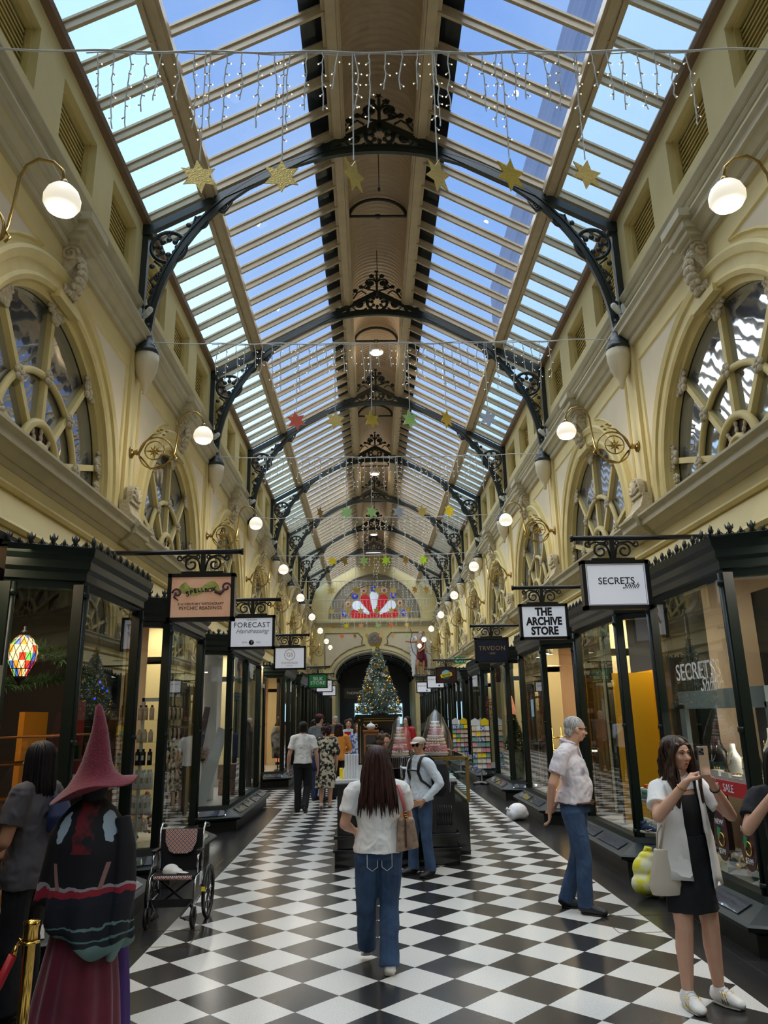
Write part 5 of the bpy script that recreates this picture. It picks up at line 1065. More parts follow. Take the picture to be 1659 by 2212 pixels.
# window mannequin with kaftan is built with the figures
# ================================================================ kiosk, tree, street furniture
t=thing('kiosk_counter','black panelled kiosk counter with white marble ends in the middle of the arcade','counter',(0,9.4,0))
KX0,KX1,KY0,KY1=-.68,.69,9.2,9.75
b=MB(); b.box(KX0-.03,KY0-.03,0,KX1+.03,KY1+.03,.16); b.box(KX0-.05,KY0-.05,.16,KX1+.05,KY1+.05,.19); b.box(KX0,KY0,.19,KX1,KY1,.3); b.box(KX0-.04,KY0-.04,.3,KX1+.04,KY1+.04,.34); b.build('base_moulding',['black_gloss'],t,bevel=.006)
b=MB(); b.box(KX0+.02,KY0+.02,.34,KX1-.02,KY1-.02,.86); b.build('carcass',['black_gloss'],t)
for nm,x0,x1 in(('end_pilaster',KX0,KX0+.26),('end_pilaster',KX1-.26,KX1)):
    b=MB(); b.box(x0,KY0,.34,x1,KY0+.05,.86); xc=(x0+x1)/2
    for k in range(7): b.tube([(x0+.05+.027*k,KY0-.002,.42),(x0+.05+.027*k,KY0-.002,.64)],.008,5)
    b.prism([(xc-.08,.76),(xc,.70),(xc+.08,.76),(xc,.83)],lambda u,v:(u,KY0,v),(0,-.014,0)); b.box(x0+.03,KY0-.01,.66,x1-.03,KY0,.675); b.box(x0+.03,KY0-.01,.38,x1-.03,KY0,.395); b.build(nm,['black_gloss'],t)
b=MB(); b.box(KX0+.3,KY0-.0,.38,KX1-.3,KY0+.02,.82); b.box(KX0+.36,KY0-.015,.44,KX1-.36,KY0,.76); b.build('centre_panel',['black_gloss'],t,bevel=.005)
b=MB(); b.box(KX0-.03,KY0-.03,.86,KX1+.03,KY1+.02,.9); b.build('cornice',['black_gloss'],t,bevel=.006)
for x0,x1 in((KX0-.02,KX0+.36),(KX1-.3,KX1+.02)): b=MB(); b.box(x0,KY0-.02,.9,x1,KY1,.94); b.build('marble_top',['marble'],t,bevel=.004)
t=thing('kiosk_case','brass-framed glass display case on the right side of the kiosk','display case',(.72,11.0,0))
x0,x1,y0,y1=.36,.92,9.8,12.4; b=MB(); b.box(x0,y0,0,x1,y1,.6); b.build('cabinet_base',['black_gloss'],t); b=MB()
for x in(x0,x1):
    for y in(y0,y1): b.box(x-.02,y-.02,.6,x+.02,y+.02,1.12)
    b.box(x-.02,y0,1.1,x+.02,y1,1.14); b.box(x-.02,y0,.6,x+.02,y1,.63)
for y in(y0,y1): b.box(x0,y-.02,1.1,x1,y+.02,1.14)
b.build('brass_frame',['brass'],t); b=MB(); b.box(x0+.01,y0+.01,.62,x1-.01,y1-.01,1.11); b.build('case_glass',['glass_case'],t); b=MB(); b.box(x0+.03,y0+.03,.86,x1-.03,y1-.03,.87); b.build('inner_shelf',['glass_case'],t)
b=MB()
for i in range(12): b.ob((.45+.13*(i%3),9.95+.5*(i//3),.9),(.045,.08,.03))
b.build('boxed_sweets',['shoe_teal'],t)
t=thing('kiosk_side_counter','low black side counter of the kiosk behind the front counter','counter',(-.55,11,0)); b=MB(); b.box(-.68,9.8,0,-.42,12.6,.86); b.build('carcass',['black_gloss'],t); b=MB(); b.box(-.7,9.8,.86,-.4,12.6,.9); b.build('marble_top',['marble'],t)
t=thing('wooden_cabinet','small glazed wooden cabinet carrying the teapot','cabinet',(-.28,11.6,.0)); x0,x1,y0,y1=-.39,-.17,11.5,11.75; b=MB(); b.box(x0,y0,0,x1,y1,.72); b.box(x0-.01,y0-.01,1.42,x1+.01,y1+.01,1.45); b.box(x0,y1-.02,.7,x1,y1,1.42)
for x in(x0,x1-.03): b.box(x,y0,.7,x+.03,y1,1.42)
b.build('wood_case',['wood'],t); b=MB(); 
for q in((x0+.03,.74,x1-.03,.77),(x0+.03,1.38,x1-.03,1.41)): b.box(q[0],y0-.008,q[1],q[2],y0+.01,q[3])
b.build('door_frame',['wood'],t); b=MB(); b.box(x0+.03,y0-.003,.77,x1-.03,y0+.003,1.38); b.build('door_glass',['glass_case'],t); b=MB(); b.box(x0+.03,y0+.03,1.0,x1-.03,y1-.02,1.01); b.box(x0+.03,y0+.03,1.2,x1-.03,y1-.02,1.21); b.build('shelf',['wood'],t)
for i in range(6): b=MB(); z=1.01+.2*(i//3); b.lathe([(.0,z),(.022,z+.003),(.026,z+.035),(.022,z+.03),(.0,z+.01)],(x0+.05+.05*(i%3),y0+.1,0),12); tag(b.build('teacup',['cream']),'cream teacup in the wooden cabinet, %s shelf, %s'%(['lower','upper'][i//3],['left','middle','right'][i%3]),'cup','cups in the wooden cabinet')
t=thing('teapot','white porcelain teapot with gilt spout on the wooden cabinet','teapot',(-.28,11.62,1.45)); c=(-.28,11.62,1.45); k=1.35
b=MB(); b.lathe([(.025*k,0),(.03*k,.006),(.045*k,.025*k),(.05*k,.04*k),(.042*k,.058*k),(.02*k,.068*k)],c,20); b.build('pot_body',['white'],t)
b=MB(); b.lathe([(.024*k,.066*k),(.015*k,.075*k),(.004,.079*k),(.008,.088*k),(0,.094*k)],c,14); b.build('lid',['white'],t)
b=MB(); b.tube([(c[0]-.045*k,c[1],c[2]+.025*k),(c[0]-.07*k,c[1],c[2]+.04*k),(c[0]-.08*k,c[1],c[2]+.065*k)],[.011,.008,.006],8); b.build('spout',['brass_shiny'],t)
b=MB(); b.tube([(c[0]+.045*k,c[1],c[2]+.055*k),(c[0]+.07*k,c[1],c[2]+.062*k),(c[0]+.078*k,c[1],c[2]+.04*k),(c[0]+.06*k,c[1],c[2]+.022*k),(c[0]+.047*k,c[1],c[2]+.024*k)],.005,6); b.build('handle',['brass_shiny'],t)
t=thing('black_cabinet','tall black lacquer cabinet with gilt lines under the Christmas tree','cabinet',(-.15,13,0)); b=MB(); b.box(-.5,12.8,0,.2,13.3,1.63); b.box(-.54,12.77,1.63,.24,13.33,1.68); b.build('carcass',['black_gloss'],t)
b=MB(); 
for q in((-.46,.7,-.45,1.5),(.15,.7,.16,1.5),(-.4,1.57,.1,1.58),(-.4,1.61,.1,1.615)): b.box(q[0],12.79,q[1],q[2],12.8,q[3])
for x in(-.47,.17): b.box(x-.015,12.785,1.58,x+.015,12.8,1.61)
b.build('gilt_line',['brass_shiny'],t)
# Christmas tree
TX_,TY_=-.15,13.0
t=thing('christmas_tree','frosted Christmas tree full of gold baubles on top of the black cabinet','Christmas tree',(TX_,TY_,1.68)); b=MB(); b.lathe([(.03,1.6),(.02,2.6)],(TX_,TY_,0),8); b.lathe([(.12,1.68),(.12,1.7),(0,1.71)],(TX_,TY_,0),12); b.build('trunk',['leather_brown'],t)
b=MB(); rt=random.Random(11)
def trr(z): return .375*((2.76-z)/1.08)**.82+.01
for i in range(1300):
    z=1.70+1.06*(rt.random()**1.35); a=rt.random()*2*PI; r=trr(z)*rt.uniform(.55,1.05); p=Vector((TX_+r*math.cos(a),TY_+r*math.sin(a),z)); d=Vector((math.cos(a),math.sin(a),rt.uniform(-.35,.5))).normalized(); q=p+d*rt.uniform(.03,.06)
    b.tube([p-d*.05,q],[.006,.003],3)
    for k in range(7):
        s=p.lerp(q,k/7-.3); e=Vector((rt.gauss(0,1),rt.gauss(0,1),rt.gauss(0,.8))).normalized(); b.tube([s,s+e*.028],[.0055,.001],3)
b.ell((TX_,TY_,2.0),(.2,.2,.3),10,8); b.build('foliage',['pine'],t,fix=False)
for i in range(96):
    z=1.72+.98*(rt.random()**1.2); a=rt.uniform(PI*.95,PI*2.05); r=trr(z)*1.03; R=rt.choice([.016,.02,.024,.032]) if z<2.3 else rt.choice([.014,.018]); b=MB(); b.ell((TX_+r*math.cos(a),TY_+r*math.sin(a),z),R,10,8); b.lathe([(.005,R),(.005,R+.006),(0,R+.007)],(TX_+r*math.cos(a),TY_+r*math.sin(a),z),6); o=b.build('bauble',['gold' if i%5 else 'brass_shiny'],t)
for i in range(9):
    z=1.8+.8*rt.random(); a=rt.uniform(PI*1.15,PI*1.85); r=trr(z)*1.08; b=MB(); star_mesh(b,.04,.008,5,.45); b.tr(Matrix.Translation((TX_+r*math.cos(a),TY_+r*math.sin(a),z))); b.build('star_ornament',['gold' if i%2 else 'cream'],t)
b=MB()
for i in range(130): z=1.72+1.0*rt.random(); a=rt.uniform(PI*.95,PI*2.05); r=trr(z)*1.06; b.ell((TX_+r*math.cos(a),TY_+r*math.sin(a),z),.005,5,4)
o=b.build('fairy_light_points',['led'],t); o['kind']='stuff'
b=MB(); star_mesh(b,.07,.02,5,.4); b.tr(Matrix.Translation((TX_,TY_,2.82))); b.tube([(TX_,TY_,2.7),(TX_,TY_,2.79)],.008,5); b.build('tree_top_star',['brass_shiny'],t)
# macaron towers in cellophane
mm=MB(); mm.ell((0,0,.0075),(.017,.017,.008),8,5); mm.ell((0,0,-.0075),(.017,.017,.008),8,5); mm.mi=1; mm.lathe([(.014,-.004),(.015,0),(.014,.004)],(0,0,0),8)
def tower(x,y,z0,rows,r0,r1,nper,label,cols_,hz,tilt):
    t=thing('macaron_tower',label,'macaron tower',(x,y,z0)); b=MB(); b.lathe([(r0+.02,z0),(r0+.02,z0+.01),(.01,z0+.012)],(x,y,0),20)
    for i in range(rows): z=z0+.02+hz*i; r=r0+(r1-r0)*i/(rows-1); b.lathe([(r+.012,z-.001),(r+.012,z+.004),(.0,z+.004)],(x,y,0),20)
    b.lathe([(.012,z0),(.012,z0+hz*rows)],(x,y,0),8); b.build('tier_stand',['cream'],t)
    pm={}
    for i in range(rows):
        r=r0+(r1-r0)*i/(rows-1); z=z0+.04+hz*i; n=max(5,min(nper,int(2*PI*r/.036))); c=cols_[i%len(cols_)]
        for j in range(n):
            a=PI+PI*(j+.5)/n*1.0 if False else PI*.9+PI*1.2*(j+.5)/n
            if c not in pm: m0=MB(); m0.v=list(mm.v);m0.f=list(mm.f);m0.m=list(mm.m);m0.s=list(mm.s); o=m0.build('macaron',[c,'cream'],t); LOC[o.name]=LOC[t.name]; 
            else: o=pm[c].copy(); C.objects.link(o)
            if c not in pm:
                me=o.data; off=Vector(LOC[t.name])*S
                for v in me.vertices: v.co+=off
                pm[c]=o
            o.location=(Vector((x+r*math.cos(a),y+r*math.sin(a),z))-Vector(LOC[t.name]))*S; o.rotation_euler=(PI/2,0,a+PI/2); o.name='macaron'
    H=hz*rows+.06
    b=MB(); n=18; 
    prof=[(r0+.07,z0-.03),(r0+.075,z0+.1),(r0+.03,z0+H*.55),(r1+.06,z0+H),(.012,z0+H+.10)]
    vs=[];k=len(prof)
    for (r,z) in prof:
        for j in range(n):
            a=2*PI*j/n; rr=r*(1+.10*math.cos(3*a+z*9)+.05*math.sin(7*a)); vs.append((x+rr*math.cos(a)+(z-z0)*tilt,y+rr*math.sin(a)*.9,z))
    b.add(vs,[(i*n+j,i*n+(j+1)%n,(i+1)*n+(j+1)%n,(i+1)*n+j) for i in range(k-1) for j in range(n)],True)
    b.prism([(x-r0-.06,z0+.28),(x-r0-.17,z0+H*.72),(x-r1-.05,z0+H*.9),(x+.02,z0+H+.16),(x+r1+.03,z0+H*.8)],lambda u,v:(u,y-.02,v),(0,.004,0)) if tilt>0 else None
    o=b.build('cellophane_wrap',['plastic_film'],t)
    b=MB()
    for s in(-1,1): b.ell((x-.03+s*.035,y-r0-.05,z0+.1),(.04,.012,.02),10,6); b.tube([(x-.03,y-r0-.05,z0+.1),(x-.03+s*.08,y-r0-.05,z0+.06)],.006,4)
    b.build('ribbon_bow',['pink1'],t)
tower(.60,10.55,1.155,9,.15,.045,12,'large pink and white macaron tower wrapped in clear cellophane',['pink2','pink1','peach','cream','cream','pink2','pink1','cream','bust_white'],.045,.02)
tower(.10,10.15,1.155,8,.095,.03,9,'smaller macaron tower wrapped in cellophane on the wire stand',['cream','pink2','peach','pink2','cream','peach','pink1','cream'],.042,0)
b=MB()
for i in range(9): x=-.0+.025*i; b.tube([(x,10.06,1.0),(x,10.06,1.14)],.003,4)
b.tube([(-.02,10.06,1.0),(.22,10.06,1.0)],.004,4); b.tube([(-.02,10.06,1.14),(.22,10.06,1.14)],.004,4); b.tube([(.1,10.15,.62),(.1,10.15,1.14)],.012,6); b.lathe([(.1,1.13),(.1,1.15),(0,1.152)],(.1,10.15,0),16); b.lathe([(.09,.62),(.09,.64),(0,.65)],(.1,10.15,0),14)
tag(b.build('wire_stand',['chrome']),'chrome wire stand under the smaller macaron tower','stand')
b=MB(); b.box(.34,9.9,1.14,.9,11.2,1.152); tag(b.build('case_top_tray',['glass_case']),'glass tray on the brass case under the large macaron tower','tray')
t=thing('chrome_pole','chrome pole on a round foot standing on the kiosk counter','pole',(.33,9.5,.9)); b=MB(); b.lathe([(.07,.9),(.06,.92),(.015,.94)],(.3,9.5,0),16); b.build('round_foot',['chrome'],t); b=MB(); b.tube([(.3,9.5,.93),(.3,9.5,1.35)],.012,8); b.build('upright',['chrome'],t)
b=MB(); b.ob((.2,10.0,1.0),(.1,.06,.006),Euler((.15,.1,.3)).to_matrix()); tag(b.build('paper_sheet',['paper']),'white sheets of paper behind the kiosk counter','paper')
for i in range(5):
    x=-.585+.034*i; t=thing('container_stack','stack of clear plastic lids on the left marble end, %s'%['first from the left','second','third','fourth','fifth'][i],'stack of containers',(x,9.42,.94),'clear lid stacks on the counter'); b=MB(); pr_=[]
    for k in range(22): z=.94+.0125*k; pr_+=[(.0155,z),(.017,z+.006),(.0155,z+.0115)]
    b.lathe(pr_,(x,9.42+.012*(i%2),0),10); b.build('lids',['bag_white'],t)
tag(MB().box(-.66,9.34,.94,-.62,9.42,1.06).build('yellow_flyer',['yellow_bright']),'small yellow flyer holder beside the clear lid stacks','flyer holder')
# ---- end wall statue (winged old man with a bow)
t=thing('winged_statue','carved winged bearded man with a bow on a shelf right of the far archway','statue',(2.78,YE-.35,4.0)); sx_,sy=2.78,YE-.32
b=MB(); b.ell((sx_+.05,sy,6.4),(.15,.17,.2)); b.tube([(sx_+.03,sy,5.0),(sx_+.03,sy,5.4),(sx_,sy,5.8),(sx_,sy,6.1),(sx_+.03,sy,6.3)],[(.22,.15),(.2,.15),(.25,.17),(.22,.14),(.1,.1)],12,flat=(1,0,0))
b.cap((sx_-.12,sy,5.1),(sx_-.22,sy-.08,4.6),.14,.1); b.cap((sx_-.22,sy-.08,4.6),(sx_-.15,sy,4.1),.09,.06); b.cap((sx_+.12,sy,5.1),(sx_+.16,sy,4.6),.14,.1); b.cap((sx_+.16,sy,4.6),(sx_+.12,sy+.05,4.1),.09,.06)
b.cap((sx_-.15,sy-.1,4.05),(sx_-.18,sy-.3,4.03),.06,.05); b.cap((sx_+.12,sy,4.05),(sx_+.16,sy-.2,4.03),.06,.05)
b.cap((sx_-.22,sy,6.0),(sx_-.5,sy-.1,5.95),.08,.07); b.cap((sx_-.5,sy-.1,5.95),(sx_-.8,sy-.15,6.0),.065,.05); b.ell((sx_-.86,sy-.15,6.0),(.08,.05,.06)); b.cap((sx_+.22,sy,6.0),(sx_+.25,sy-.15,5.6),.08,.07); b.cap((sx_+.25,sy-.15,5.6),(sx_-.05,sy-.25,5.4),.065,.05); b.ell((sx_-.1,sy-.25,5.38),(.08,.05,.06)); b.build('body',['skin_tan'],t,remesh=.03,smooth=2)
b=MB(); b.ell((sx_+.03,sy-.12,6.25),(.12,.08,.2)); b.ell((sx_+.05,sy+.05,6.5),(.16,.16,.14)); b.build('beard_and_hair',['hair_grey'],t)
b=MB(); b.tube([(sx_+.2,sy,6.05),(sx_+.1,sy-.02,5.7),(sx_+.02,sy-.02,5.3),(sx_-.02,sy-.03,4.95),(sx_+.1,sy,4.75)],[(.12,.1),(.16,.16),(.22,.2),(.26,.2),(.05,.1)],12,flat=(1,0,0)); b.tube([(sx_+.2,sy-.1,5.2),(sx_+.3,sy-.1,4.8),(sx_+.34,sy-.1,4.4)],[(.12,.05),(.09,.05),(.03,.03)],8,flat=(1,0,0)); b.build('robe',['maroon'],t,remesh=.03,smooth=1)
for s in(-1,1):
    b=MB()
    for i in range(9):
        t_=i/8; b.beam((sx_+s*.25,sy+.14,6.25-.04*i),(sx_+s*(.68-.2*t_),sy+.2,6.15-.05*i-(.2+1.6*t_)),.15,.03,(0,1,0))
    b.tube([(sx_+s*.15,sy+.12,5.9),(sx_+s*.3,sy+.16,6.3),(sx_+s*.45,sy+.18,6.2),(sx_+s*.5,sy+.2,5.8)],[.08,.09,.07,.04],8); b.build('wing',['paper'],t)
b=MB(); b.tube([(sx_-.62,sy-.2,6.75),(sx_-.5,sy-.2,6.5),(sx_-.62,sy-.2,6.0),(sx_-.5,sy-.2,5.4),(sx_-.2,sy-.2,5.0),(sx_-.05,sy-.2,4.9)],.02,6); b.tube([(sx_-.62,sy-.2,6.75),(sx_-.05,sy-.2,4.9)],.005,4); b.build('bow',['leather_brown'],t)
b=MB(); b.box(2.3,YE-.7,3.88,3.2,YE-.0,3.98); b.box(2.4,YE-.55,3.72,3.1,YE-.0,3.88); tag(b.build('statue_shelf',['shop_green2'],loc=(2.75,YE-.3,3.7)),'dark shelf bracket carrying the winged statue','shelf')
# mall shop beyond the arch: bright screens
for i,(x,z,w,h) in enumerate(((-.95,1.2,.5,1.5),(-.2,1.0,.3,1.6),(1.2,1.4,.25,1.2),(1.7,1.2,.25,1.4))):
    t=thing('lit_screen','pale blue lit panel beyond the archway, %s'%['largest, left of the tree','behind the tree','right of the tree','rightmost'][i],'screen',(x,YE+9,z),None); b=MB(); M('screen%d'%i,cs(170,210,230),.5,emit=1.2,ecol=cs(170,215,240)); b.box(x-w,YE+9,z-h/2+.6,x+w,YE+9.06,z+h/2+.6); b.build('light_face',['screen%d'%i],t); b=MB()
    for s in(-1,1): b.box(x+s*w,YE+8.97,z-h/2+.6,x+s*(w+.05),YE+9.06,z+h/2+.6)
    b.box(x-w,YE+8.97,z+h/2+.6,x+w,YE+9.06,z+h/2+.66); b.build('frame',['white'],t)
ptl('passage_light',(0,YE+4,4.6),30,.3)
# ---- wheelchair
t=thing('wheelchair','empty folding wheelchair with plaid backrest parked on the left','wheelchair',(-1.96,7.0,0))
WX0,WX1=-2.15,-1.77
def frame_side(x,s):
    b=MB(); b.tube([(x,7.22,.74),(x,7.18,.76),(x,7.12,.72),(x,7.1,.4),(x,7.12,.24)],.011,8); b.tube([(x,7.1,.38),(x,6.98,.375),(x,6.88,.37),(x,6.85,.33),(x,6.83,.2),(x,6.82,.1)],.011,8); b.tube([(x,7.1,.55),(x,6.98,.555),(x,6.92,.52),(x,6.92,.4)],.010,8); b.tube([(x,7.12,.2),(x,6.86,.17)],.009,6); return b
for x,s in((WX0,-1),(WX1,1)):
    frame_side(x,s).build('side_frame',['chrome'],t); b=MB(); b.cap((x,7.22,.74),(x,7.3,.73),.017); b.build('push_handle',['black'],t); b=MB(); b.box(x-.022,6.93,.555,x+.022,7.1,.575); b.build('armrest',['black'],t,bevel=.006)
    for (yy,r,w,nm) in((7.16,.20,.016,'rear_wheel'),(6.83,.07,.014,'castor_wheel')):
        xx=x+s*(.05 if nm=='rear_wheel' else 0.0); yy2=yy; b=MB(); b.tube([(xx,yy+r*math.cos(a),r+w*.6+r*math.sin(a)) for a in[2*PI*k/28 for k in range(28)]],w,8,closed=True); b.mi=1
        for k in range(8 if r>.1 else 5): a=2*PI*k/(8 if r>.1 else 5); b.tube([(xx,yy,r+w*.6),(xx,yy+r*math.cos(a),r+w*.6+r*math.sin(a))],.005,4)
        b.ell((xx,yy,r+w*.6),(.02,.02,.02),8,6); b.build(nm,['black','darkgrey'],t)
    b=MB(); b.tube([(x,6.83,.09),(x-.0,6.86,.13)],.018,6); b.box(x-.018,6.81,.08,x+.018,6.86,.15); b.build('castor_fork',['black'],t)
    b=MB(); b.tube([(x-s*.01,6.86,.2),(x-s*.1,6.8,.09),(x-s*.05,6.78,.07)],.009,6); b.build('footrest_arm',['black'],t)
b=MB(); b.tube([(WX0+.02,6.95,.12),(WX1-.02,7.0,.36)],.011,6); b.tube([(WX1-.02,6.93,.12),(WX0+.02,6.98,.36)],.011,6); b.build('cross_brace',['black'],t)
b=MB(); b.prism([(WX0+.015,.38),(WX1-.015,.38),(WX1-.01,.72),(WX0+.01,.72)],lambda u,v:(u,7.12-.02*math.sin((v-.38)/.34*PI),v),(0,.02,0)); b.build('backrest_fabric',['cloth_black'],t)
b=MB(); b.prism([(WX0+.05,.72),(WX0+.055,.62),(WX0+.09,.545),(WX0+.13,.525),(WX1-.13,.525),(WX1-.09,.545),(WX1-.055,.62),(WX1-.05,.72)],lambda u,v:(u,7.09,v),(0,.012,0)); b.build('plaid_panel',['plaid'],t)
b=MB(); b.box(WX0+.01,6.86,.365,WX1-.01,7.1,.39); b.build('seat',['cloth_black'],t,bevel=.008); b=MB(); b.tube([(WX0+.03,6.855,.372),(WX1-.03,6.855,.372)],.016,8); b.build('plaid_seat_edge',['plaid'],t)
b=MB(); b.prism([(WX0-.01,.15),(WX1-.02,.15),(WX1-.02,.21),(WX0-.01,.21)],lambda u,v:(u,6.85+.02*math.sin((u-WX0)/.38*PI),v),(0,.006,0)); b.build('calf_strap',['cloth_black'],t)
b=MB(); b.box(WX1+.02,6.93,.3,WX1+.025,6.99,.4); b.build('barcode_tag',['paper'],t); b=MB(); b.box(WX1+.045,6.9,.255,WX1+.075,6.905,.29); b.build('yellow_tag',['yellow_bright'],t)
t=thing('white_cap','white cloth cap lying on the wheelchair seat','cap',(-1.98,6.98,.39)); b=MB(); b.ell((-2.01,6.99,.40),(.075,.06,.06),12,8); b.ell((-1.96,6.97,.395),(.06,.05,.035),12,8); b.build('crown',['cloth_white'],t,remesh=.008,smooth=2); b=MB(); b.tube([(-1.95,6.96,.40),(-1.9,6.94,.398),(-1.85,6.93,.395)],[(.03,.006),(.04,.006),(.02,.004)],10,flat=(0,1,0)); b.build('peak',['cloth_white'],t)
# ---- stanchion and rope
t=thing('stanchion_post','polished brass stanchion post at the bottom left corner','stanchion',(-1.735,3.55,0)); c=(-1.735,3.55,0)
b=MB(); b.lathe([(.15,0),(.15,.015),(.12,.03),(.02,.04)],c,24); b.build('round_base',['brass_shiny'],t); b=MB(); b.lathe([(.024,.03),(.024,.75),(.024,.76)],c,20); b.build('tube',['brass_shiny'],t)
b=MB(); b.lathe([(.024,.75),(.03,.76),(.03,.81),(.034,.82),(.034,.835),(.0,.84)],c,20); b.build('cap',['brass_shiny'],t); b=MB(); b.lathe([(.024,.745),(.042,.75),(.042,.757),(.024,.762)],c,20); b.tube([(c[0]-.03,c[1],.755),(c[0]-.045,c[1],.765),(c[0]-.055,c[1],.75),(c[0]-.05,c[1],.735)],.006,6); b.build('hook_ring',['brass_shiny'],t)
t=thing('velvet_rope','red velvet barrier rope hooked to the brass stanchion','rope',(-1.95,3.5,.4)); b=MB(); b.tube([(-1.79,3.55,.74),(-1.80,3.545,.70)],[.008,.014],8); b.build('brass_end',['brass_shiny'],t); b=MB(); b.tube([(-1.80,3.545,.705),(-1.84,3.53,.6),(-1.9,3.5,.48),(-2.0,3.45,.38),(-2.15,3.4,.34),(-2.35,3.3,.36)],.018,10); b.build('velvet_cord',['red'],t)
# ---- bags on the floor, inlaid floor hatches
t=thing('rubbish_bag','knotted white plastic rubbish bag on the floor by the right shopfronts','bag',(2.06,12.72,0)); b=MB(); b.ell((2.06,12.74,.13),(.16,.15,.13),14,10); b.ell((2.0,12.72,.1),(.13,.13,.1),12,8); b.ell((2.12,12.74,.09),(.12,.12,.09)); b.build('sack',['bag_white'],t,remesh=.012,smooth=2); b=MB(); b.tube([(1.93,12.68,.16),(1.9,12.66,.17),(1.87,12.65,.19)],[.03,.014,.025],8); b.build('knot',['bag_white'],t)
t=thing('yellow_carrier_bag','knotted yellow and white plastic bag standing by the right window base','bag',(2.33,7.45,0)); b=MB(); b.ell((2.30,7.45,.14),(.15,.11,.14)); b.ell((2.24,7.45,.24),(.12,.09,.12)); b.ell((2.22,7.43,.12),(.13,.10,.1)); b.ell((2.27,7.45,.33),(.09,.06,.07)); b.build('sack',['bag_yellow'],t,remesh=.012,smooth=2); b=MB(); b.tube([(2.25,7.45,.36),(2.27,7.45,.42),(2.31,7.45,.40)],[.03,.02,.028],8); b.build('knot',['bag_yellow'],t)
for i,(x0,y0,x1,y1) in enumerate(((1.62,6.35,2.35,6.85),(-2.35,6.3,-1.68,6.75),(-2.1,9.3,-1.75,9.9))):
    b=MB(); 
    for A,B in(((x0,y0),(x1,y0)),((x1,y0),(x1,y1)),((x1,y1),(x0,y1)),((x0,y1),(x0,y0))): b.beam((*A,.001),(*B,.001),.006,.003)
    tag(b.build('floor_hatch_trim',['brass']),'thin brass outline of a floor hatch, %s'%['near the old man on the right','beside the wheelchair','behind the wheelchair'][i],'floor hatch')
t=thing('security_camera','small white bullet camera inside the nearest right window','security camera',(3.3,5.3,1.95)); b=MB(); b.cap((3.2,5.45,1.98),(3.3,5.5,2.0),.03); b.build('camera_body',['white'],t); b=MB(); b.box(3.3,5.48,1.97,3.42,5.52,2.0); b.build('mount',['white'],t); b=MB(); b.ell((3.175,5.44,1.975),(.016,.02,.02)); b.build('lens',['lens'],t)
b=MB(); b.box(3.5,5.2,.35,3.56,5.9,2.75); tag(b.build('beige_display_wall',['beige']),'beige partition inside the nearest right window','partition')
# ================================================================ people
V=Vector
def head_prims(b,c,H,R,face=True):
    def e(p,r,n=14,k=10): b.ell(c+R@(V(p)*H),tuple(x*H for x in r),n,k,R)
    e((0,-.05,.12),(.335,.42,.37)); e((0,.09,-.08),(.27,.30,.36)); e((0,.13,-.33),(.19,.20,.14)); e((0,.2,-.38),(.10,.12,.08))
    if face:
        b.cap(c+R@(V((0,.36,.04))*H),c+R@(V((0,.455,-.11))*H),.03*H,.052*H,8); e((0,.40,-.13),(.085,.05,.04)); e((0,.30,.11),(.23,.09,.05)); e((0,.355,-.25),(.10,.05,.035))
        for s in(-1,1): e((s*.16,.26,-.1),(.1,.1,.1)); e((s*.335,-.03,-.03),(.045,.085,.12))
def face_parts(b_,root,c,H,R,mouth='lips',brow='hair_black'):
    for s in(-1,1):
        b=MB(); p=c+R@(V((s*.13,.335,.045))*H); b.ell(p,(.048*H,.034*H,.024*H),10,8,R); b.mi=1; b.ell(c+R@(V((s*.13,.357,.045))*H),(.024*H,.018*H,.022*H),8,6,R); b.tube([c+R@(V((s*x,y,z))*H) for x,y,z in((.07,.362,.055),(.13,.378,.075),(.19,.335,.058))],.009*H,5); b.build('eye',['white','hair_black'],root)
        b=MB(); b.tube([c+R@(V((s*x,y,z))*H) for x,y,z in((.06,.385,.125),(.13,.385,.15),(.21,.345,.135))],[.012*H,.016*H,.008*H],6); b.build('eyebrow',[brow],root)
    b=MB(); b.ell(c+R@(V((0,.392,-.235))*H),(.085*H,.025*H,.018*H),10,6,R); b.ell(c+R@(V((0,.388,-.27))*H),(.065*H,.025*H,.02*H),10,6,R); b.build('lips',[mouth],root)
def hand(b,w,d,n,side,h,curl=.35,spread=1,thumb=.8,k=1.0):
    w=V(w);d=V(d).normalized();n=V(n);n=(n-d*n.dot(d)).normalized();a=d.cross(n)*side   # a points to the thumb side
    L=.042*h*k
    for o_ in(-1.5,-.5,.5,1.5): b.cap(w+a*o_*.004*h,w+d*L+a*o_*.0105*h*k,.009*h,.0078*h,8)
    for i,(o_,l) in enumerate(((1.5,.9),(.5,1.0),(-.5,.94),(-1.5,.74))):
        p=w+d*L+a*o_*.0112*h*k; dd=(d+a*o_*.03*spread).normalized(); seg=.019*h*l*k; c_=curl*(.6+.15*i)
        for j in range(3):
            m=Matrix.Rotation(-c_ if False else 0,3,a); 
            dd=(dd*math.cos(c_)+n*math.sin(c_)).normalized() if j==0 else (dd*math.cos(c_*.9)+(a.cross(dd)*(-side) if False else (n-dd*n.dot(dd)).normalized())*math.sin(c_*.9)).normalized()
            q=p+dd*seg*(1.15 if j==0 else .9); b.cap(p,q,.0062*h,.0055*h,7); p=q
    p=w+d*.012*h+a*.012*h; td=(a*thumb+d*.7+n*.25).normalized(); q=p+td*.024*h*k; b.cap(p,q,.0085*h,.0072*h,8); td=(td+d*.6+n*.3).normalized(); b.cap(q,q+td*.022*h*k,.007*h,.0055*h,8)
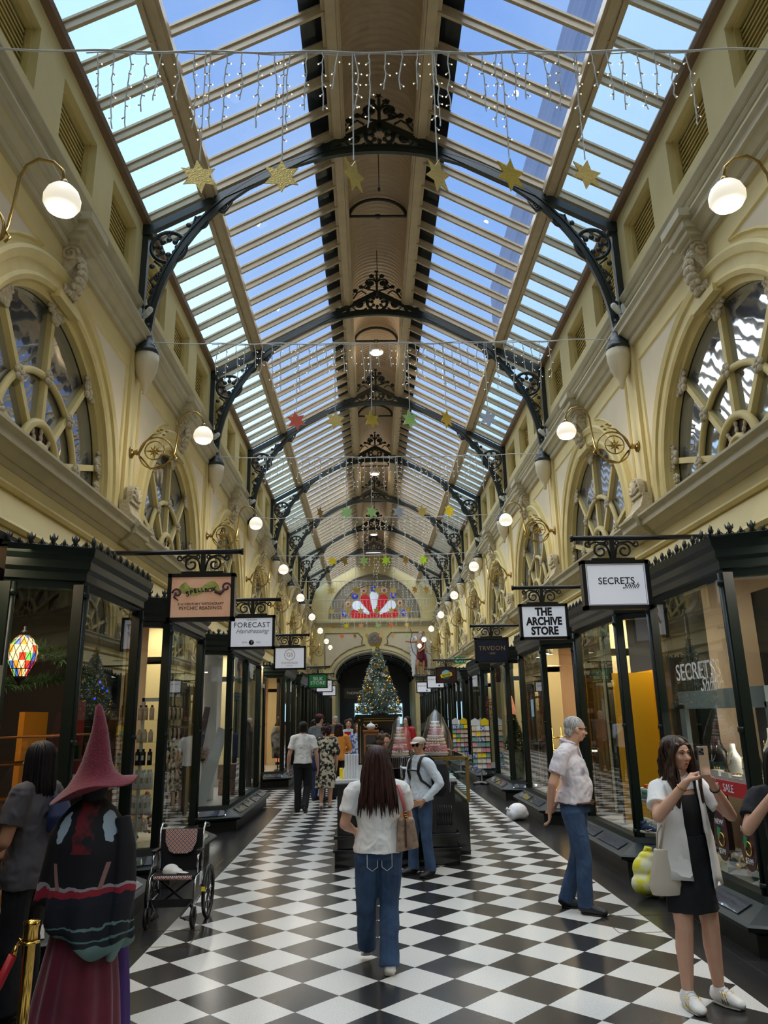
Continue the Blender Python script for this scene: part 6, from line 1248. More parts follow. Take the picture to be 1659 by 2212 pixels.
def locks(b,hc,H,R,n,zend,wid,back=-.36,a0=-1.75,a1=1.75,r=.055,seed=1,front=0,curl=0):
    rr=random.Random(seed)
    for i in range(n):
        a=a0+(a1-a0)*(i+rr.random()*.8)/n; sa,ca=math.sin(a),-math.cos(a); lay=rr.uniform(.96,1.1); ze=zend*rr.uniform(.82,1.06); P=[]
        for k in range(11):
            t=k/10
            if t<.35: u=t/.35; th=u*1.35; x=sa*.40*math.sin(th); y=ca*.44*math.sin(th)-.08; z=.16+.40*math.cos(th)
            else:
                u=(t-.35)/.65; x=sa*(.40+(wid-.40)*u**.8); y=-.08+ca*(.43+.02*u)*(1 if ca<0 else 1)+(back+.36)*u; z=.24+(ze-.24)*u; x+=curl*.09*math.sin(u*11+i*.4); y+=curl*.07*math.cos(u*11+i*.4)
            P.append(hc+R@(V((x*lay,y*lay,z))*H))
        b.tube(P,[r*H*q for q in(.5,.8,1,1,1,1.05,1.1,1.05,.9,.7,.15)],6)
DT=bpy.data.textures.new('folds','CLOUDS'); DT.noise_scale=.16; DT.noise_depth=1
DT2=bpy.data.textures.new('folds_fine','DISTORTED_NOISE'); DT2.noise_scale=.11; DT2.distortion=1.6
def fold(o,h,k=1.0):
    for t_,s_ in((DT,.015),(DT2,.004)):
        m=o.modifiers.new('fold','DISPLACE'); m.texture=t_; m.texture_coords='LOCAL'; m.strength=s_*h*k; m.mid_level=.5
    return o
BASE=dict(head=(0,.012,.932),neck=(0,0,.865),chest=(0,0,.74),waist=(0,0,.62),pel=(0,0,.53),shl=(-.105,0,.812),shr=(.105,0,.812),ell=(-.135,-.012,.635),elr=(.135,-.012,.635),wrl=(-.135,.04,.495),wrr=(.135,.04,.495),
 hipl=(-.05,0,.50),hipr=(.05,0,.50),knl=(-.055,.012,.28),knr=(.055,.012,.28),anl=(-.058,-.012,.045),anr=(.058,-.012,.045),tol=(-.066,.075,.015),tor=(.066,.075,.015))
def figure(name,label,loc,rz,h,J={},skin='skin',top=None,bot=None,shoes='shoe_black',hair='hair_black',hs='short',vox=.012,face=False,headR=(0,0,0),hands=None,sl='short',wide=1.0,cat='person',hem=.50,barearms=True,bw=1.0,trw=1.0,extra=None):
    root=thing(name,label,cat,(0,0,0)); P={k:V(v)*h for k,v in {**BASE,**J}.items()}; hd=hands or {}
    H=.132*h; R=Euler(headR).to_matrix(); hc=P['head']
    b=MB(); head_prims(b,hc,H,R,True)
    b.cap(P['neck']-V((0,0,.02*h)),hc-R@V((0,.03*H,.25*H)),.036*h*wide**.5,.034*h,12)
    w=wide
    b.tube([P['pel']-V((0,0,.03*h)),P['pel'],P['waist'],P['chest'],(P['shl']+P['shr'])/2-V((0,0,.005*h)),P['neck']],[(.07*h*w,.055*h*w),(.085*h*w,.06*h*w),(.068*h*w,.048*h*w),(.082*h*w,.056*h*w),(.07*h,.042*h),(.035*h,.033*h)],16,flat=(1,0,0))
    for s,q in(('l',-1),('r',1)):
        A,B,Cc=P['sh'+s],P['el'+s],P['wr'+s]; b.cap(A,B,.030*h*w**.5,.023*h*w**.5,12); m=B.lerp(Cc,.3); b.cap(B,m,.023*h*w**.5,.0235*h*w**.5,10); b.cap(m,Cc,.0235*h*w**.5,.0155*h,10); b.cap((P['neck']+P['chest'])/2,A,.036*h,.03*h)
        d=(Cc-B).normalized(); o=hd.get(s,{}); n=V(o.get('n',(-q,0,0))); dd=V(o['d']) if 'd' in o else d; 
        if o.get('on',1): hand(b,Cc,dd,n,o.get('side',-q if n.x*q<0 else q),h,o.get('curl',.3),k=o.get('k',1),thumb=o.get('thumb',.8))
        A,B,Cc=P['hip'+s],P['kn'+s],P['an'+s]; lw=bw; b.cap(A,B,.054*h*lw,.034*h*lw,12); m=B.lerp(Cc,.3)+V((0,-.006*h,0)); b.cap(B,m,.034*h*lw,.034*h*lw,10); b.cap(m,Cc,.034*h*lw,.020*h*lw,10); b.cap(Cc,Cc.lerp(P['to'+s],.5)-V((0,0,.004*h)),.018*h,.010*h)
    b.build('body',[skin],root,remesh=vox*.62,smooth=3)
    if face: face_parts(b,root,hc,H,R,brow=hair if hair=='hair_grey' else 'hair_black')
    if top:
        b=MB(); g=1.16; z0=hem; pe=P['pel'].copy(); bt=V((pe.x,pe.y,z0*h))
        b.tube([bt,pe+V((0,0,.01*h)) if z0<.52 else bt+V((0,0,.02*h)),P['waist'],P['chest'],(P['shl']+P['shr'])/2-V((0,0,.01*h)),P['neck']-V((0,0,.008*h)),P['neck']+V((0,0,.0*h))],[(.104*h*w,.088*h*w),(.104*h*w,.086*h*w),(.092*h*w,.074*h*w),(.096*h*w,.069*h*w),(.088*h*w,.055*h*w),(.052*h,.046*h),(.04*h,.038*h)],18,flat=(1,0,0))
        for s in'lr':
            A,B,Cc=P['sh'+s],P['el'+s],P['wr'+s]; b.cap((P['neck']+P['chest'])/2+V((0,0,.02*h)),A,.05*h,.04*h*w**.5)
            if sl=='short': m=A.lerp(B,.68); b.tube([A,m],[.044*h*w**.5,.045*h*w**.5],12)
            elif sl=='long': b.cap(A,B,.042*h*w**.5,.034*h*w**.5,12); b.tube([B,B.lerp(Cc,.95)],[.034*h*w**.5,.026*h],12)
        fold(b.build(top[0],[top[1]],root,remesh=vox*.8,smooth=3),h)
    if bot:
        kind,mat=bot; b=MB()
        if kind=='trousers' or kind=='jeans':
            b.tube([P['pel']+V((0,0,.035*h)),P['pel'],P['pel']-V((0,0,.045*h))],[(.088*h*w,.066*h*w),(.095*h*w,.074*h*w),(.09*h*w,.072*h*w)],16,flat=(1,0,0))
            for s in'lr':
                A,B,Cc=P['hip'+s],P['kn'+s],P['an'+s]+V((0,0,-.012*h)); b.cap(A,B,.060*h*w**.6,.044*h*trw,12); b.tube([B+V((0,0,.0)),B.lerp(Cc,.5),Cc],[.044*h*trw,.042*h*trw,.044*h*trw],12)
        elif kind=='skirt' or kind=='dress':
            zt=P['waist'].z if kind=='skirt' else P['waist'].z; zb=mat[1]*h; fl=mat[2]*h; n=22; k=7; vs=[]
            for i in range(k):
                t=i/(k-1); z=zt+(zb-zt)*t; r=.088*h*w+(fl-.088*h*w)*t**.8; cx=P['waist'].lerp(P['pel'],min(1,t*2)); 
                for j in range(n): a=2*PI*j/n; rr=r*(1+.07*t*math.sin(a*6+i*.3)); vs.append((cx.x+rr*math.cos(a),cx.y+rr*math.sin(a)*.78,z))
            b.add(vs,[(i*n+j,i*n+(j+1)%n,(i+1)*n+(j+1)%n,(i+1)*n+j) for i in range(k-1) for j in range(n)]+[tuple(range(n)),tuple((k-1)*n+j for j in range(n-1,-1,-1))],True); mat=mat[0]
        fold(b.build(kind,[mat],root,remesh=vox*.8,smooth=3),h,.6)
    if shoes:
        for s,q in(('l',-1),('r',1)):
            a,tt=P['an'+s],P['to'+s]; f=(tt-a); f.z=0; fn=f.normalized() if f.length>.01 else V((0,1,0)); dz=a.z-.045*h; up=V((0,0,1)); tilt=tt.z-.015*h-dz
            b=MB(); hl=a-fn*.022*h+V((0,0,-.028*h)); te=tt+fn*.012*h+V((0,0,0)); b.tube([hl-fn*.008*h,hl+V((0,0,.012*h)),hl.lerp(te,.3)+V((0,0,.016*h)),hl.lerp(te,.6)+V((0,0,.009*h)),te+V((0,0,.003*h)),te+fn*.012*h],[(.018*h,.016*h),(.026*h,.032*h),(.028*h,.034*h),(.029*h,.025*h),(.025*h,.016*h),(.01*h,.007*h)],12,flat=tuple(V((0,0,1)).cross(fn))); b.cap(a-V((0,0,.015*h)),a+V((0,0,.004*h)),.028*h,.026*h); b.build('shoe',[shoes],root,remesh=vox*.7,smooth=1)
            if shoes in('shoe_white','shoe_black') and face:
                b=MB(); sd_=up.cross(fn)
                for k_ in range(4): c0=hl.lerp(te,.42+.11*k_)+V((0,0,(.046-.0065*k_)*h)); b.tube([c0-sd_*.018*h-V((0,0,.008*h)),c0,c0+sd_*.018*h-V((0,0,.008*h))],.0028*h,5)
                b.build('laces',['white' if shoes=='shoe_white' else 'black'],root); b=MB()
                if shoes=='shoe_white':
                    for g_ in(-1,1):
                        for k_ in range(3): c0=hl.lerp(te,.34+.10*k_)+sd_*g_*.0275*h; b.tube([c0+V((0,0,.034*h))-sd_*g_*.006*h,c0+V((0,0,-.002*h))+fn*.014*h],.0035*h,5)
                    b.build('gold_stripes',['gold'],root)
            b=MB(); z_=-.0125*h; b.tube([hl+V((0,0,z_*.8)),hl.lerp(te,.5)+V((0,0,z_*1.0)),te+V((0,0,z_*.7))],[(.022*h,.006*h),(.029*h,.006*h),(.022*h,.006*h)],10,flat=tuple(V((0,0,1)).cross(fn))); b.build('shoe_sole',['sole' if shoes!='shoe_black' else 'shoe_black'],root)
    if hair:
        b=MB()
        def e(p,r): b.ell(hc+R@(V(p)*H),tuple(x*H for x in r),14,10,R)
        def tb(pts,rr): b.tube([hc+R@(V(p)*H) for p in pts],[tuple(x*H for x in q) for q in rr],12,flat=tuple(R@V((1,0,0))))
        if hs=='short': e((0,-.11,.19),(.365,.43,.36)); e((0,-.3,-.1),(.28,.2,.25))
        elif hs=='bowl': e((0,-.09,.18),(.40,.45,.38)); e((0,-.2,-.12),(.39,.32,.32)); tb([(0,-.25,0),(0,-.26,-.42)],[(.36,.25),(.26,.18)])
        elif hs=='long':
            e((0,-.13,.19),(.385,.43,.37)); tb([(0,-.2,.15),(0,-.27,-.25),(0,-.30,-.65),(0,-.30,-1.05),(0,-.26,-1.28)],[(.40,.3),(.44,.25),(.52,.22),(.5,.19),(.3,.1)])
            for s in(-1,1): tb([(s*.3,.0,.25),(s*.37,-.02,-.1),(s*.4,-.08,-.6),(s*.38,-.12,-1.0)],[(.1,.2),(.09,.2),(.11,.16),(.05,.08)])
        elif hs=='longwide':
            e((0,-.09,.18),(.44,.5,.42)); tb([(0,-.2,.2),(0,-.25,-.15),(0,-.30,-.6),(0,-.36,-1.05),(0,-.36,-1.45),(0,-.34,-1.75)],[(.44,.34),(.52,.34),(.60,.32),(.70,.28),(.66,.22),(.34,.1)])
        elif hs=='wavy':
            e((0,-.10,.215),(.375,.43,.355)); tb([(0,-.2,.1),(0,-.25,-.3),(0,-.22,-.8)],[(.4,.26),(.45,.24),(.4,.2)])
            for s in(-1,1):
                tb([(s*.2,.22,.34),(s*.36,.12,.05),(s*.42,.12,-.35),(s*.5,.2,-.7),(s*.42,.3,-1.0),(s*.46,.34,-1.35),(s*.4,.34,-1.6)],[(.1,.1),(.1,.17),(.13,.17),(.15,.17),(.13,.15),(.11,.12),(.04,.04)])
        elif hs=='curly':
            rr=random.Random(hash(name+label)%999)
            for i in range(34): a=rr.random()*2*PI; u=rr.uniform(-.75,.6); q=math.sqrt(max(0,1-u*u)); p=(q*math.cos(a)*.42,q*math.sin(a)*.42-.14,u*.55+.12); 
            for i in range(60):
                a=rr.random()*2*PI; u=rr.uniform(-1,.9); q=math.sqrt(max(0,1-u*u)); y=q*math.sin(a)*.42-.14
                if y>.12 and u<.45: continue
                e((q*math.cos(a)*.43,y,u*.55+.1),(.13,.13,.13))
            e((0,-.14,.14),(.38,.4,.4))
        hm_=b.build('hair',[hair],root,remesh=vox*.8,smooth=2)
        if hs in('longwide','wavy') or (hs=='long' and face):
            b=MB()
            if hs=='longwide': locks(b,hc,H,R,70,-1.85,.72,-.62,seed=4)
            elif hs=='wavy': locks(b,hc,H,R,64,-1.75,.56,-.2,a0=-2.35,a1=2.35,seed=5,curl=1,r=.05)
            else: locks(b,hc,H,R,50,-1.15,.5,-.4,a0=-2.0,a1=2.0,seed=6)
            b.build('hair_locks',[hair],root,fix=False)
    if extra: extra(root,P,h,H,hc,R)
    place(root,loc,rz); return root
# 1 woman walking away, centre foreground
def x1(root,P,h,H,hc,R):
    b=MB(); b.tube([(.10*h,-.055*h,.70*h),(.105*h,-.045*h,.80*h),(.095*h,.0,.85*h),(.1*h,.05*h,.79*h),(.12*h,.05*h,.70*h)],.010,8); b.build('shoulder_strap_shadow',['pink_strap'],root) if False else None
bagp=thing('handbag','tan patterned shoulder bag with pink strap carried by the woman in white','handbag',(0,0,0))
wx,wy=-.235,5.62
W1=figure('person','woman seen from behind in white T-shirt and flared jeans, walking away centre front',(wx,wy,0),.06,1.435,dict(shl=(-.118,0,.80),shr=(.118,0,.80),ell=(-.165,-.01,.645),elr=(.155,.06,.665),wrl=(-.115,.10,.60),wrr=(.10,.15,.66),hipl=(-.055,0,.50),hipr=(.055,0,.50),knl=(-.06,.03,.27),knr=(.05,.02,.28),anl=(-.055,.12,.085),anr=(.04,-.06,.045),tol=(-.06,.18,.03),tor=(.05,.03,.015)),top=('t_shirt','cloth_white'),bot=('jeans','denim'),shoes='shoe_white',hair='hair_brown',hs='longwide',vox=.009,wide=1.16,trw=1.12,bw=.85,hem=.515,hands=dict(l=dict(n=(1,0,0),curl=.6),r=dict(n=(-1,0,0),curl=.6)))
b=MB()
for s in(-1,1): b.tube([(s*.05+x,-.112,z) for x,z in((-.035,.74),(-.035,.66),(0,.635),(.035,.66),(.035,.74))],.0022,5)
b.build('back_pocket_seam',['cloth_lav'],W1)
bx,by=-.04,5.60
b=MB(); b.prism([(-.075,0),(.085,.03),(.055,.22),(-.05,.22)],lambda u,v:(bx+u,by-.10-.0*v,.745+v),(0,.10,0)); b.build('bag_body',['bag_tan'],bagp,bevel=.012)
b=MB(); b.box(bx-.012,by-.108,.78,bx+.0,by-.10,.96); b.build('front_strap',['leather_brown'],bagp)
b=MB(); b.tube([(bx,by-.085,.96),(bx-.015,by-.10,1.06),(bx-.035,by-.09,1.14),(bx-.05,by-.03,1.175),(bx-.04,by+.03,1.16),(bx-.02,by+.06,1.08),(bx,by+.04,.96)],[(.012,.006)]*7,8,flat=(1,0,0)); b.build('shoulder_strap',['pink_strap'],bagp)
b=MB(); b.tube([(bx+.014*math.cos(a),by-.10,.965+.014*math.sin(a)) for a in[2*PI*k/12 for k in range(12)]],.003,5,closed=True); b.tube([(bx-.005+.011*math.cos(a),by-.10,1.0+.011*math.sin(a)) for a in[2*PI*k/12 for k in range(12)]],.003,5,closed=True); b.build('gold_ring',['brass_shiny'],bagp)
# 2 man with cap and backpack
def x2(root,P,h,H,hc,R):
    b=MB(); b.ell(hc+R@(V((0,-.04,.24))*H),(.4*H,.46*H,.28*H),16,10,R); b.build('cap_crown',['cream_bag'],root); b=MB(); b.tube([hc+R@(V((0,.3,.22))*H),hc+R@(V((0,.52,.17))*H),hc+R@(V((0,.66,.12))*H)],[(.3*H,.03*H),(.27*H,.03*H),(.14*H,.02*H)],12,flat=tuple(R@V((1,0,0)))); b.build('cap_peak',['cream_bag'],root)
    b=MB()
    for s in(-1,1): b.ell(hc+R@(V((s*.145,.37,.03))*H),(.115*H,.04*H,.1*H),12,8,R); b.tube([hc+R@(V((s*.25,.35,.05))*H),hc+R@(V((s*.36,.0,.04))*H)],.012*H,5)
    b.build('sunglasses',['lens'],root)
    b=MB(); 
    for s in(-1,1): b.tube([(s*.07*h,-.09*h,.60*h),(s*.092*h,-.02*h,.63*h),(s*.084*h,.048*h,.68*h),(s*.075*h,.070*h,.74*h),(s*.072*h,.058*h,.80*h),(s*.07*h,.03*h,.848*h),(s*.07*h,-.03*h,.858*h),(s*.06*h,-.08*h,.82*h)],[(.017*h,.009*h)]*8,8,flat=(1,0,0))
    b.tube([(-.075*h,.074*h,.75*h),(0,.082*h,.75*h),(.075*h,.074*h,.75*h)],.006*h,6); b.build('backpack_strap',['black'],root)
    b=MB(); b.box(-.09*h,.074*h,.515*h,.09*h,.08*h,.533*h); b.tube([(.092*h*math.cos(a),.078*h*math.sin(a),.527*h) for a in[2*PI*k/24 for k in range(24)]],.009*h,6,closed=True); b.build('belt',['black'],root)
P2=figure('person','man in beige cap, sunglasses and pale shirt standing with hand on hip by the kiosk',(.27,8.72,0),2.05,1.42,dict(shl=(-.12,0,.80),shr=(.12,0,.80),ell=(-.20,-.05,.66),wrl=(-.125,.055,.535),elr=(.15,.03,.65),wrr=(.11,.12,.60),anl=(-.09,-.01,.045),anr=(.05,.06,.045),tol=(-.12,.08,.015),tor=(.06,.15,.015),knl=(-.07,.01,.28),knr=(.055,.05,.28)),skin='skin_tan',top=('shirt','cloth_sky'),bot=('jeans','denim'),shoes='shoe_black',hair='hair_black',hs='short',vox=.010,sl='long',wide=1.08,headR=(0,0,.45),hem=.53,extra=x2,face=True,bw=.85,hands=dict(l=dict(n=(1,0,0),d=(.4,.8,-.3),curl=.3),r=dict(n=(0,0,-1),curl=.5)))
bp_=thing('backpack','black backpack worn by the man in the beige cap','backpack',(0,0,0)); b=MB(); b.tube([(0,0,-.02),(0,0,.06),(0,0,.22),(0,0,.32),(0,0,.36)],[(.09,.05),(.15,.10),(.15,.11),(.13,.08),(.06,.04)],16,flat=(1,0,0)); b.build('pack_body',['cloth_black'],bp_,remesh=.01,smooth=2); b=MB(); b.tube([(-.09,-.085,.02),(-.1,-.09,.12),(0,-.1,.16),(.1,-.09,.12),(.09,-.085,.02)],.006,6); b.build('front_pocket_zip',['grey'],bp_)
d2=Matrix.Rotation(2.05,3,'Z')@V((-.02,-.22,0)); place(bp_,(.27+d2.x,8.72+d2.y,.80),2.05)
# 3 old man
def x3(root,P,h,H,hc,R):
    b=MB(); 
    for s in(-1,1): b.tube([hc+R@(V((s*.13+.09*math.cos(a),.40,.03+.07*math.sin(a)))*H) for a in[2*PI*k/14 for k in range(14)]],.011*H,5,closed=True); b.tube([hc+R@(V((s*.22,.38,.05))*H),hc+R@(V((s*.345,.0,.06))*H)],.013*H,5)
    b.build('spectacles',['black'],root)
    b=MB(); b.tube([(.100*h*math.cos(a),.012*h+.09*h*math.sin(a),.545*h) for a in[2*PI*k/28 for k in range(28)]],(.006*h,.013*h),6,closed=True,flat=(0,0,1)); b.build('belt',['leather_brown'],root); b=MB(); b.box(-.018*h,.098*h,.532*h,.018*h,.106*h,.558*h); b.build('belt_buckle',['brass'],root)
    b=MB()
    b.tube([(.043*h*math.cos(a),-.002*h+.043*h*math.sin(a),.862*h-.012*h*math.sin(a)) for a in[2*PI*k/20 for k in range(20)]],(.005*h,.015*h),6,closed=True,flat=(0,0,1)) if False else b.tube([(.043*h*math.cos(a),-.002*h+.043*h*math.sin(a),.862*h-.012*h*math.sin(a)) for a in[2*PI*k/20 for k in range(20)]],.010*h,6,closed=True)
    b.tube([(0,.05*h,.83*h),(0,.075*h,.74*h),(0,.1*h,.62*h)],[(.008*h,.003*h)]*3,6,flat=(1,0,0)); b.build('collar_and_placket',['cloth_lav'],root)
    b=MB(); b.ell((.055*h,.088*h,.72*h),(.02*h,.004*h,.024*h),8,6); b.build('breast_pocket',['cloth_lav'],root)
P3=figure('person','grey-haired old man in lilac short-sleeved shirt, hands clasped behind his back',(1.52,7.02,0),-2.05,1.62,dict(head=(0,.045,.925),neck=(0,.005,.86),chest=(0,.0,.745),waist=(0,.028,.63),pel=(0,.005,.535),shl=(-.112,-.015,.805),shr=(.112,-.015,.805),ell=(-.155,-.07,.65),elr=(.155,-.07,.65),wrl=(-.06,-.115,.53),wrr=(.05,-.125,.50),knl=(-.05,-.01,.28),anl=(-.055,-.10,.045),tol=(-.06,-.02,.015),knr=(.05,.04,.28),anr=(.05,.03,.045),tor=(.06,.12,.015)),top=('shirt','cloth_lav'),bot=('jeans','denim'),shoes='shoe_black',hair='hair_grey',hs='short',vox=.010,wide=1.1,headR=(-.12,0,.45),hem=.54,extra=x3,face=True,bw=.85,hands=dict(l=dict(n=(0,-1,0),d=(.6,-.1,-.5),curl=.5),r=dict(n=(0,-1,0),d=(-.3,-.1,-.9),curl=.4)))
# 4 girl with the phone
def x4(root,P,h,H,hc,R):
    b=MB(); b.tube([(0,.0,.51*h),(0,.0,.60*h),(0,.0,.70*h),(0,.005*h,.775*h)],[(.083*h,.068*h),(.074*h,.062*h),(.083*h,.068*h),(.07*h,.056*h)],18,flat=(1,0,0)); b.build('black_top',['cloth_black'],root)
    for s in(-1,1):   # open white shirt panels
        b=MB(); n=8; vs=[]
        for i in range(10):
            t=i/9; z=.83-(.83-.46+ (.03 if s>0 else 0))*t; r=.088+.035*t
            for j in range(n):
                a=PI/2-s*(.55+.08*math.sin(t*5)+(PI*.95-.55)*j/(n-1)) if False else PI/2+s*(.45-.12*t+(PI-.4)*j/(n-1)); rr=r*(1+.05*math.sin(9*a+3*t)*t); vs.append((rr*math.cos(a)*h*1.08,rr*.82*math.sin(a)*h,z*h))
        k=len(vs); vs+=[(x*.955,y*.955,z) for x,y,z in vs]; f=[]
        for i in range(9):
            for j in range(n-1): q=(i*n+j,i*n+j+1,(i+1)*n+j+1,(i+1)*n+j); f+=[q,tuple(k+x for x in q[::-1])]
        for i in range(9): f+=[(i*n,(i+1)*n,k+(i+1)*n,k+i*n),(i*n+n-1,k+i*n+n-1,k+(i+1)*n+n-1,(i+1)*n+n-1)]
        f+=[tuple([j,j+1,k+j+1,k+j]) for j in range(n-1)]+[tuple([9*n+j,k+9*n+j,k+9*n+j+1,9*n+j+1]) for j in range(n-1)]
        b.add(vs,f,True); fold(b.build('open_shirt_front',['cloth_white'],root),h,.8)
    b=MB()
    for s in'lr':
        A,B=P['sh'+s],P['el'+s]; b.cap(A*.86+V((0,0,.14*.81*h)),A,.034*h,.038*h); b.tube([A,A.lerp(B,.35),A.lerp(B,.66)],[.040*h,.040*h,.045*h],14)
    b.tube([(0,-.01*h,.79*h),(0,-.01*h,.835*h),(0,-.015*h,.86*h)],[(.1*h,.055*h),(.07*h,.05*h),(.045*h,.045*h)],14,flat=(1,0,0)); fold(b.build('shirt_sleeve',['cloth_white'],root,remesh=.009,smooth=2),h,.8)
    b=MB(); w_=P['wrr']; d=(P['elr']-w_).normalized(); u=d.orthogonal().normalized(); v=d.cross(u); b.tube([w_+d*.03*h+(u*math.cos(a)+v*math.sin(a))*.019*h for a in[2*PI*k/16 for k in range(16)]],.0022*h,5,closed=True); b.build('gold_bracelet',['brass_shiny'],root)
    b=MB(); w_=P['wrl']; d=(P['ell']-w_).normalized(); u=d.orthogonal().normalized(); v=d.cross(u); b.tube([w_+d*.03*h+(u*math.cos(a)+v*math.sin(a))*.019*h for a in[2*PI*k/16 for k in range(16)]],.003*h,5,closed=True); b.build('black_hair_tie',['black'],root)
gx,gy=1.63,4.86; gr=PI+.22
P4=figure('person','young woman in open white shirt and black dress photographing with her phone, front right',(gx,gy,0),gr,1.49,dict(head=(0,.02,.93),shl=(-.10,.0,.80),shr=(.10,.0,.80),elr=(.165,.085,.70),wrr=(.085,.18,.835),ell=(-.165,.09,.69),wrl=(-.02,.195,.825),anl=(-.075,-.0,.045),anr=(.065,.0,.045),tol=(-.10,.075,.015),tor=(.075,.08,.015),knl=(-.06,.015,.28),knr=(.058,.015,.28)),skin='skin',top=None,bot=('skirt',('cloth_black',.335,.108)),shoes='shoe_white',hair='hair_dark',hs='wavy',vox=.009,wide=1.0,headR=(-.05,0,.12),face=True,extra=x4,bw=1.02,hands=dict(r=dict(n=(-.7,.2,0),d=(-.55,.15,.55),curl=.62,k=.95),l=dict(n=(.7,.2,0),d=(.5,.1,.6),curl=.62,k=.95)))
ph=thing('smartphone','silver smartphone with three lenses held up by the young woman','phone',(0,0,0))
b=MB(); b.box(-.033,-.004,0,.033,.004,.135); b.build('phone_body',['chrome'],ph,bevel=.003); b=MB(); b.box(-.030,-.0055,.093,.002,-.004,.128) if False else b.box(-.002,.004,.093,.030,.0062,.128); b.build('camera_island',['grey'],ph)
for (u,v) in((.007,.119),(.007,.102),(.021,.110)): b=MB(); b.lathe([(0,0),(.0065,0),(.0065,.003),(0,.003)],(u,.0058,v),12,Euler((-PI/2,0,0)).to_matrix()); b.build('lens',['lens'],ph)
hr=Matrix.Rotation(gr,3,'Z'); pp=V((gx,gy,0))+hr@V((.035*1.49,.235*1.49,.862*1.49)); place(ph,pp,gr+.1,1.2)
cb=thing('handbag','cream leather bucket handbag hanging at the hip of the young woman with the phone','handbag',(0,0,0)); b=MB(); b.tube([(0,0,0),(0,0,.06),(0,0,.22),(0,0,.25)],[(.10,.05),(.115,.06),(.065,.04),(.062,.04)],14,flat=(1,0,0)); b.build('bag_body',['cream_bag'],cb,bevel=.006); b=MB(); b.tube([(-.04,0,.24),(-.03,0,.34),(.0,0,.38),(.03,0,.34),(.04,0,.24)],.006,6); b.build('top_handle',['cream_bag'],cb)
b=MB(); b.tube([(-.02,0,.25),(.03,-.02,.40),(.10,-.05,.58),(.15,-.02,.70),(.13,.1,.66),(.06,.12,.45),(.02,.04,.25)],[(.012,.004)]*7,8,flat=(1,0,0)); b.build('long_strap',['cream_bag'],cb); bpz=V((gx,gy,0))+hr@V((.165,.02,0)); place(cb,(bpz.x,bpz.y,.60),.1)
# 5 girl cropped by the right edge
P5=figure('person','woman in black top raising her arm, cut off by the right edge',(2.13,4.55,0),PI-.35,1.43,dict(elr=(.17,.10,.69),wrr=(.06,.17,.84),ell=(-.15,.1,.68),wrl=(-.03,.17,.80)),top=('black_shirt','cloth_black'),bot=('trousers','cloth_black'),shoes='shoe_white',hair='hair_black',hs='long',vox=.012,face=True,hands=dict(r=dict(n=(-1,0,0),d=(-.3,.2,.8),curl=.5),l=dict(n=(1,0,0),d=(.3,.2,.8),curl=.5)))
# 6 dark figure on the left
def x6(root,P,h,H,hc,R):
    b=MB(); b.tube([(0,-.17,.66*h),(0,-.18,.72*h),(0,-.15,.80*h)],[(.09,.06),(.1,.07),(.05,.03)],12,flat=(1,0,0)); b.build('blue_backpack',['navy'],root,remesh=.012,smooth=1)
P6=figure('person','person with chin-length black hair and dark grey T-shirt facing the left window',(-2.36,4.95,0),PI/2-.2,1.53,dict(elr=(.14,.02,.64),wrr=(.09,.15,.58),ell=(-.14,.02,.64),wrl=(-.09,.15,.58)),skin='skin_tan',top=('t_shirt','cloth_grey'),bot=('trousers','cloth_black'),shoes='shoe_black',hair='hair_black',hs='long',vox=.011,wide=1.15,hem=.46,extra=x6,face=True)
# witch mannequin
wt=thing('witch_mannequin','costumed mannequin in pointed maroon felt hat, moth cape and wine-red skirt, bottom left','mannequin',(-1.80,4.4,0)); cx,cy=-1.81,4.4
b=MB(); b.tube([(cx,cy,.7),(cx,cy,.95),(cx,cy,1.1),(cx,cy,1.2),(cx,cy,1.26)],[(.1,.08),(.1,.08),(.13,.08),(.1,.06),(.04,.04)],14,flat=(1,0,0)); b.ell((cx,cy,1.31),(.075,.09,.1)); b.build('mannequin_body',['cloth_black'],wt,remesh=.012,smooth=1)
def draped(b,secs,n=40,folds=9,amp=.05,open_=None):
    vs=[];k=len(secs)
    for i,(x,y,z,rx,ry,am) in enumerate(secs):
        for j in range(n): a=2*PI*j/n; q=1+am*math.sin(a*folds+.6*math.sin(a*3)); vs.append((x+rx*q*math.cos(a),y+ry*q*math.sin(a),z+(0 if i<k-1 else .0)))
    b.add(vs,[(i*n+j,i*n+(j+1)%n,(i+1)*n+(j+1)%n,(i+1)*n+j) for i in range(k-1) for j in range(n)],True)
b=MB(); draped(b,[(cx,cy,.80,.11,.09,.02),(cx,cy,.6,.16,.13,.04),(cx-.01,cy,.3,.205,.17,.07),(cx-.02,cy,.03,.235,.2,.08)],60,11); b.build('skirt',['velvet_red'],wt)
b=MB(); draped(b,[(cx+.14,cy+.12,.6,.05,.05,.02),(cx+.15,cy+.12,.3,.07,.08,.05),(cx+.16,cy+.12,.03,.08,.09,.06)],30,7); b.build('purple_underskirt',['purple'],wt)
b=MB(); n=90; k=14; vs=[]
for i in range(k):
    t=i/(k-1)
    for j in range(n):
        a=2*PI*j/n; x_=math.cos(a); hem=.60+.06*math.sin(a*2+1)-.10*max(0,x_)+.08*max(0,-x_)+.02*math.sin(a*7); z=1.245+(hem-1.245)*t; r=.05+.125*min(1,t*3.2)**.6+.045*t; q=1+.09*t*t*math.sin(a*9+2*t)+.03*t*math.sin(a*4+1)
        vs.append((cx+r*q*math.cos(a)*1.12,cy+r*q*math.sin(a)*.85,z))
b.add(vs,[(i*n+j,i*n+(j+1)%n,(i+1)*n+(j+1)%n,(i+1)*n+j) for i in range(k-1) for j in range(n)],True); cp=b.build('moth_cape',['cape_print'],wt); s_=cp.modifiers.new('s','SOLIDIFY'); s_.thickness=.006
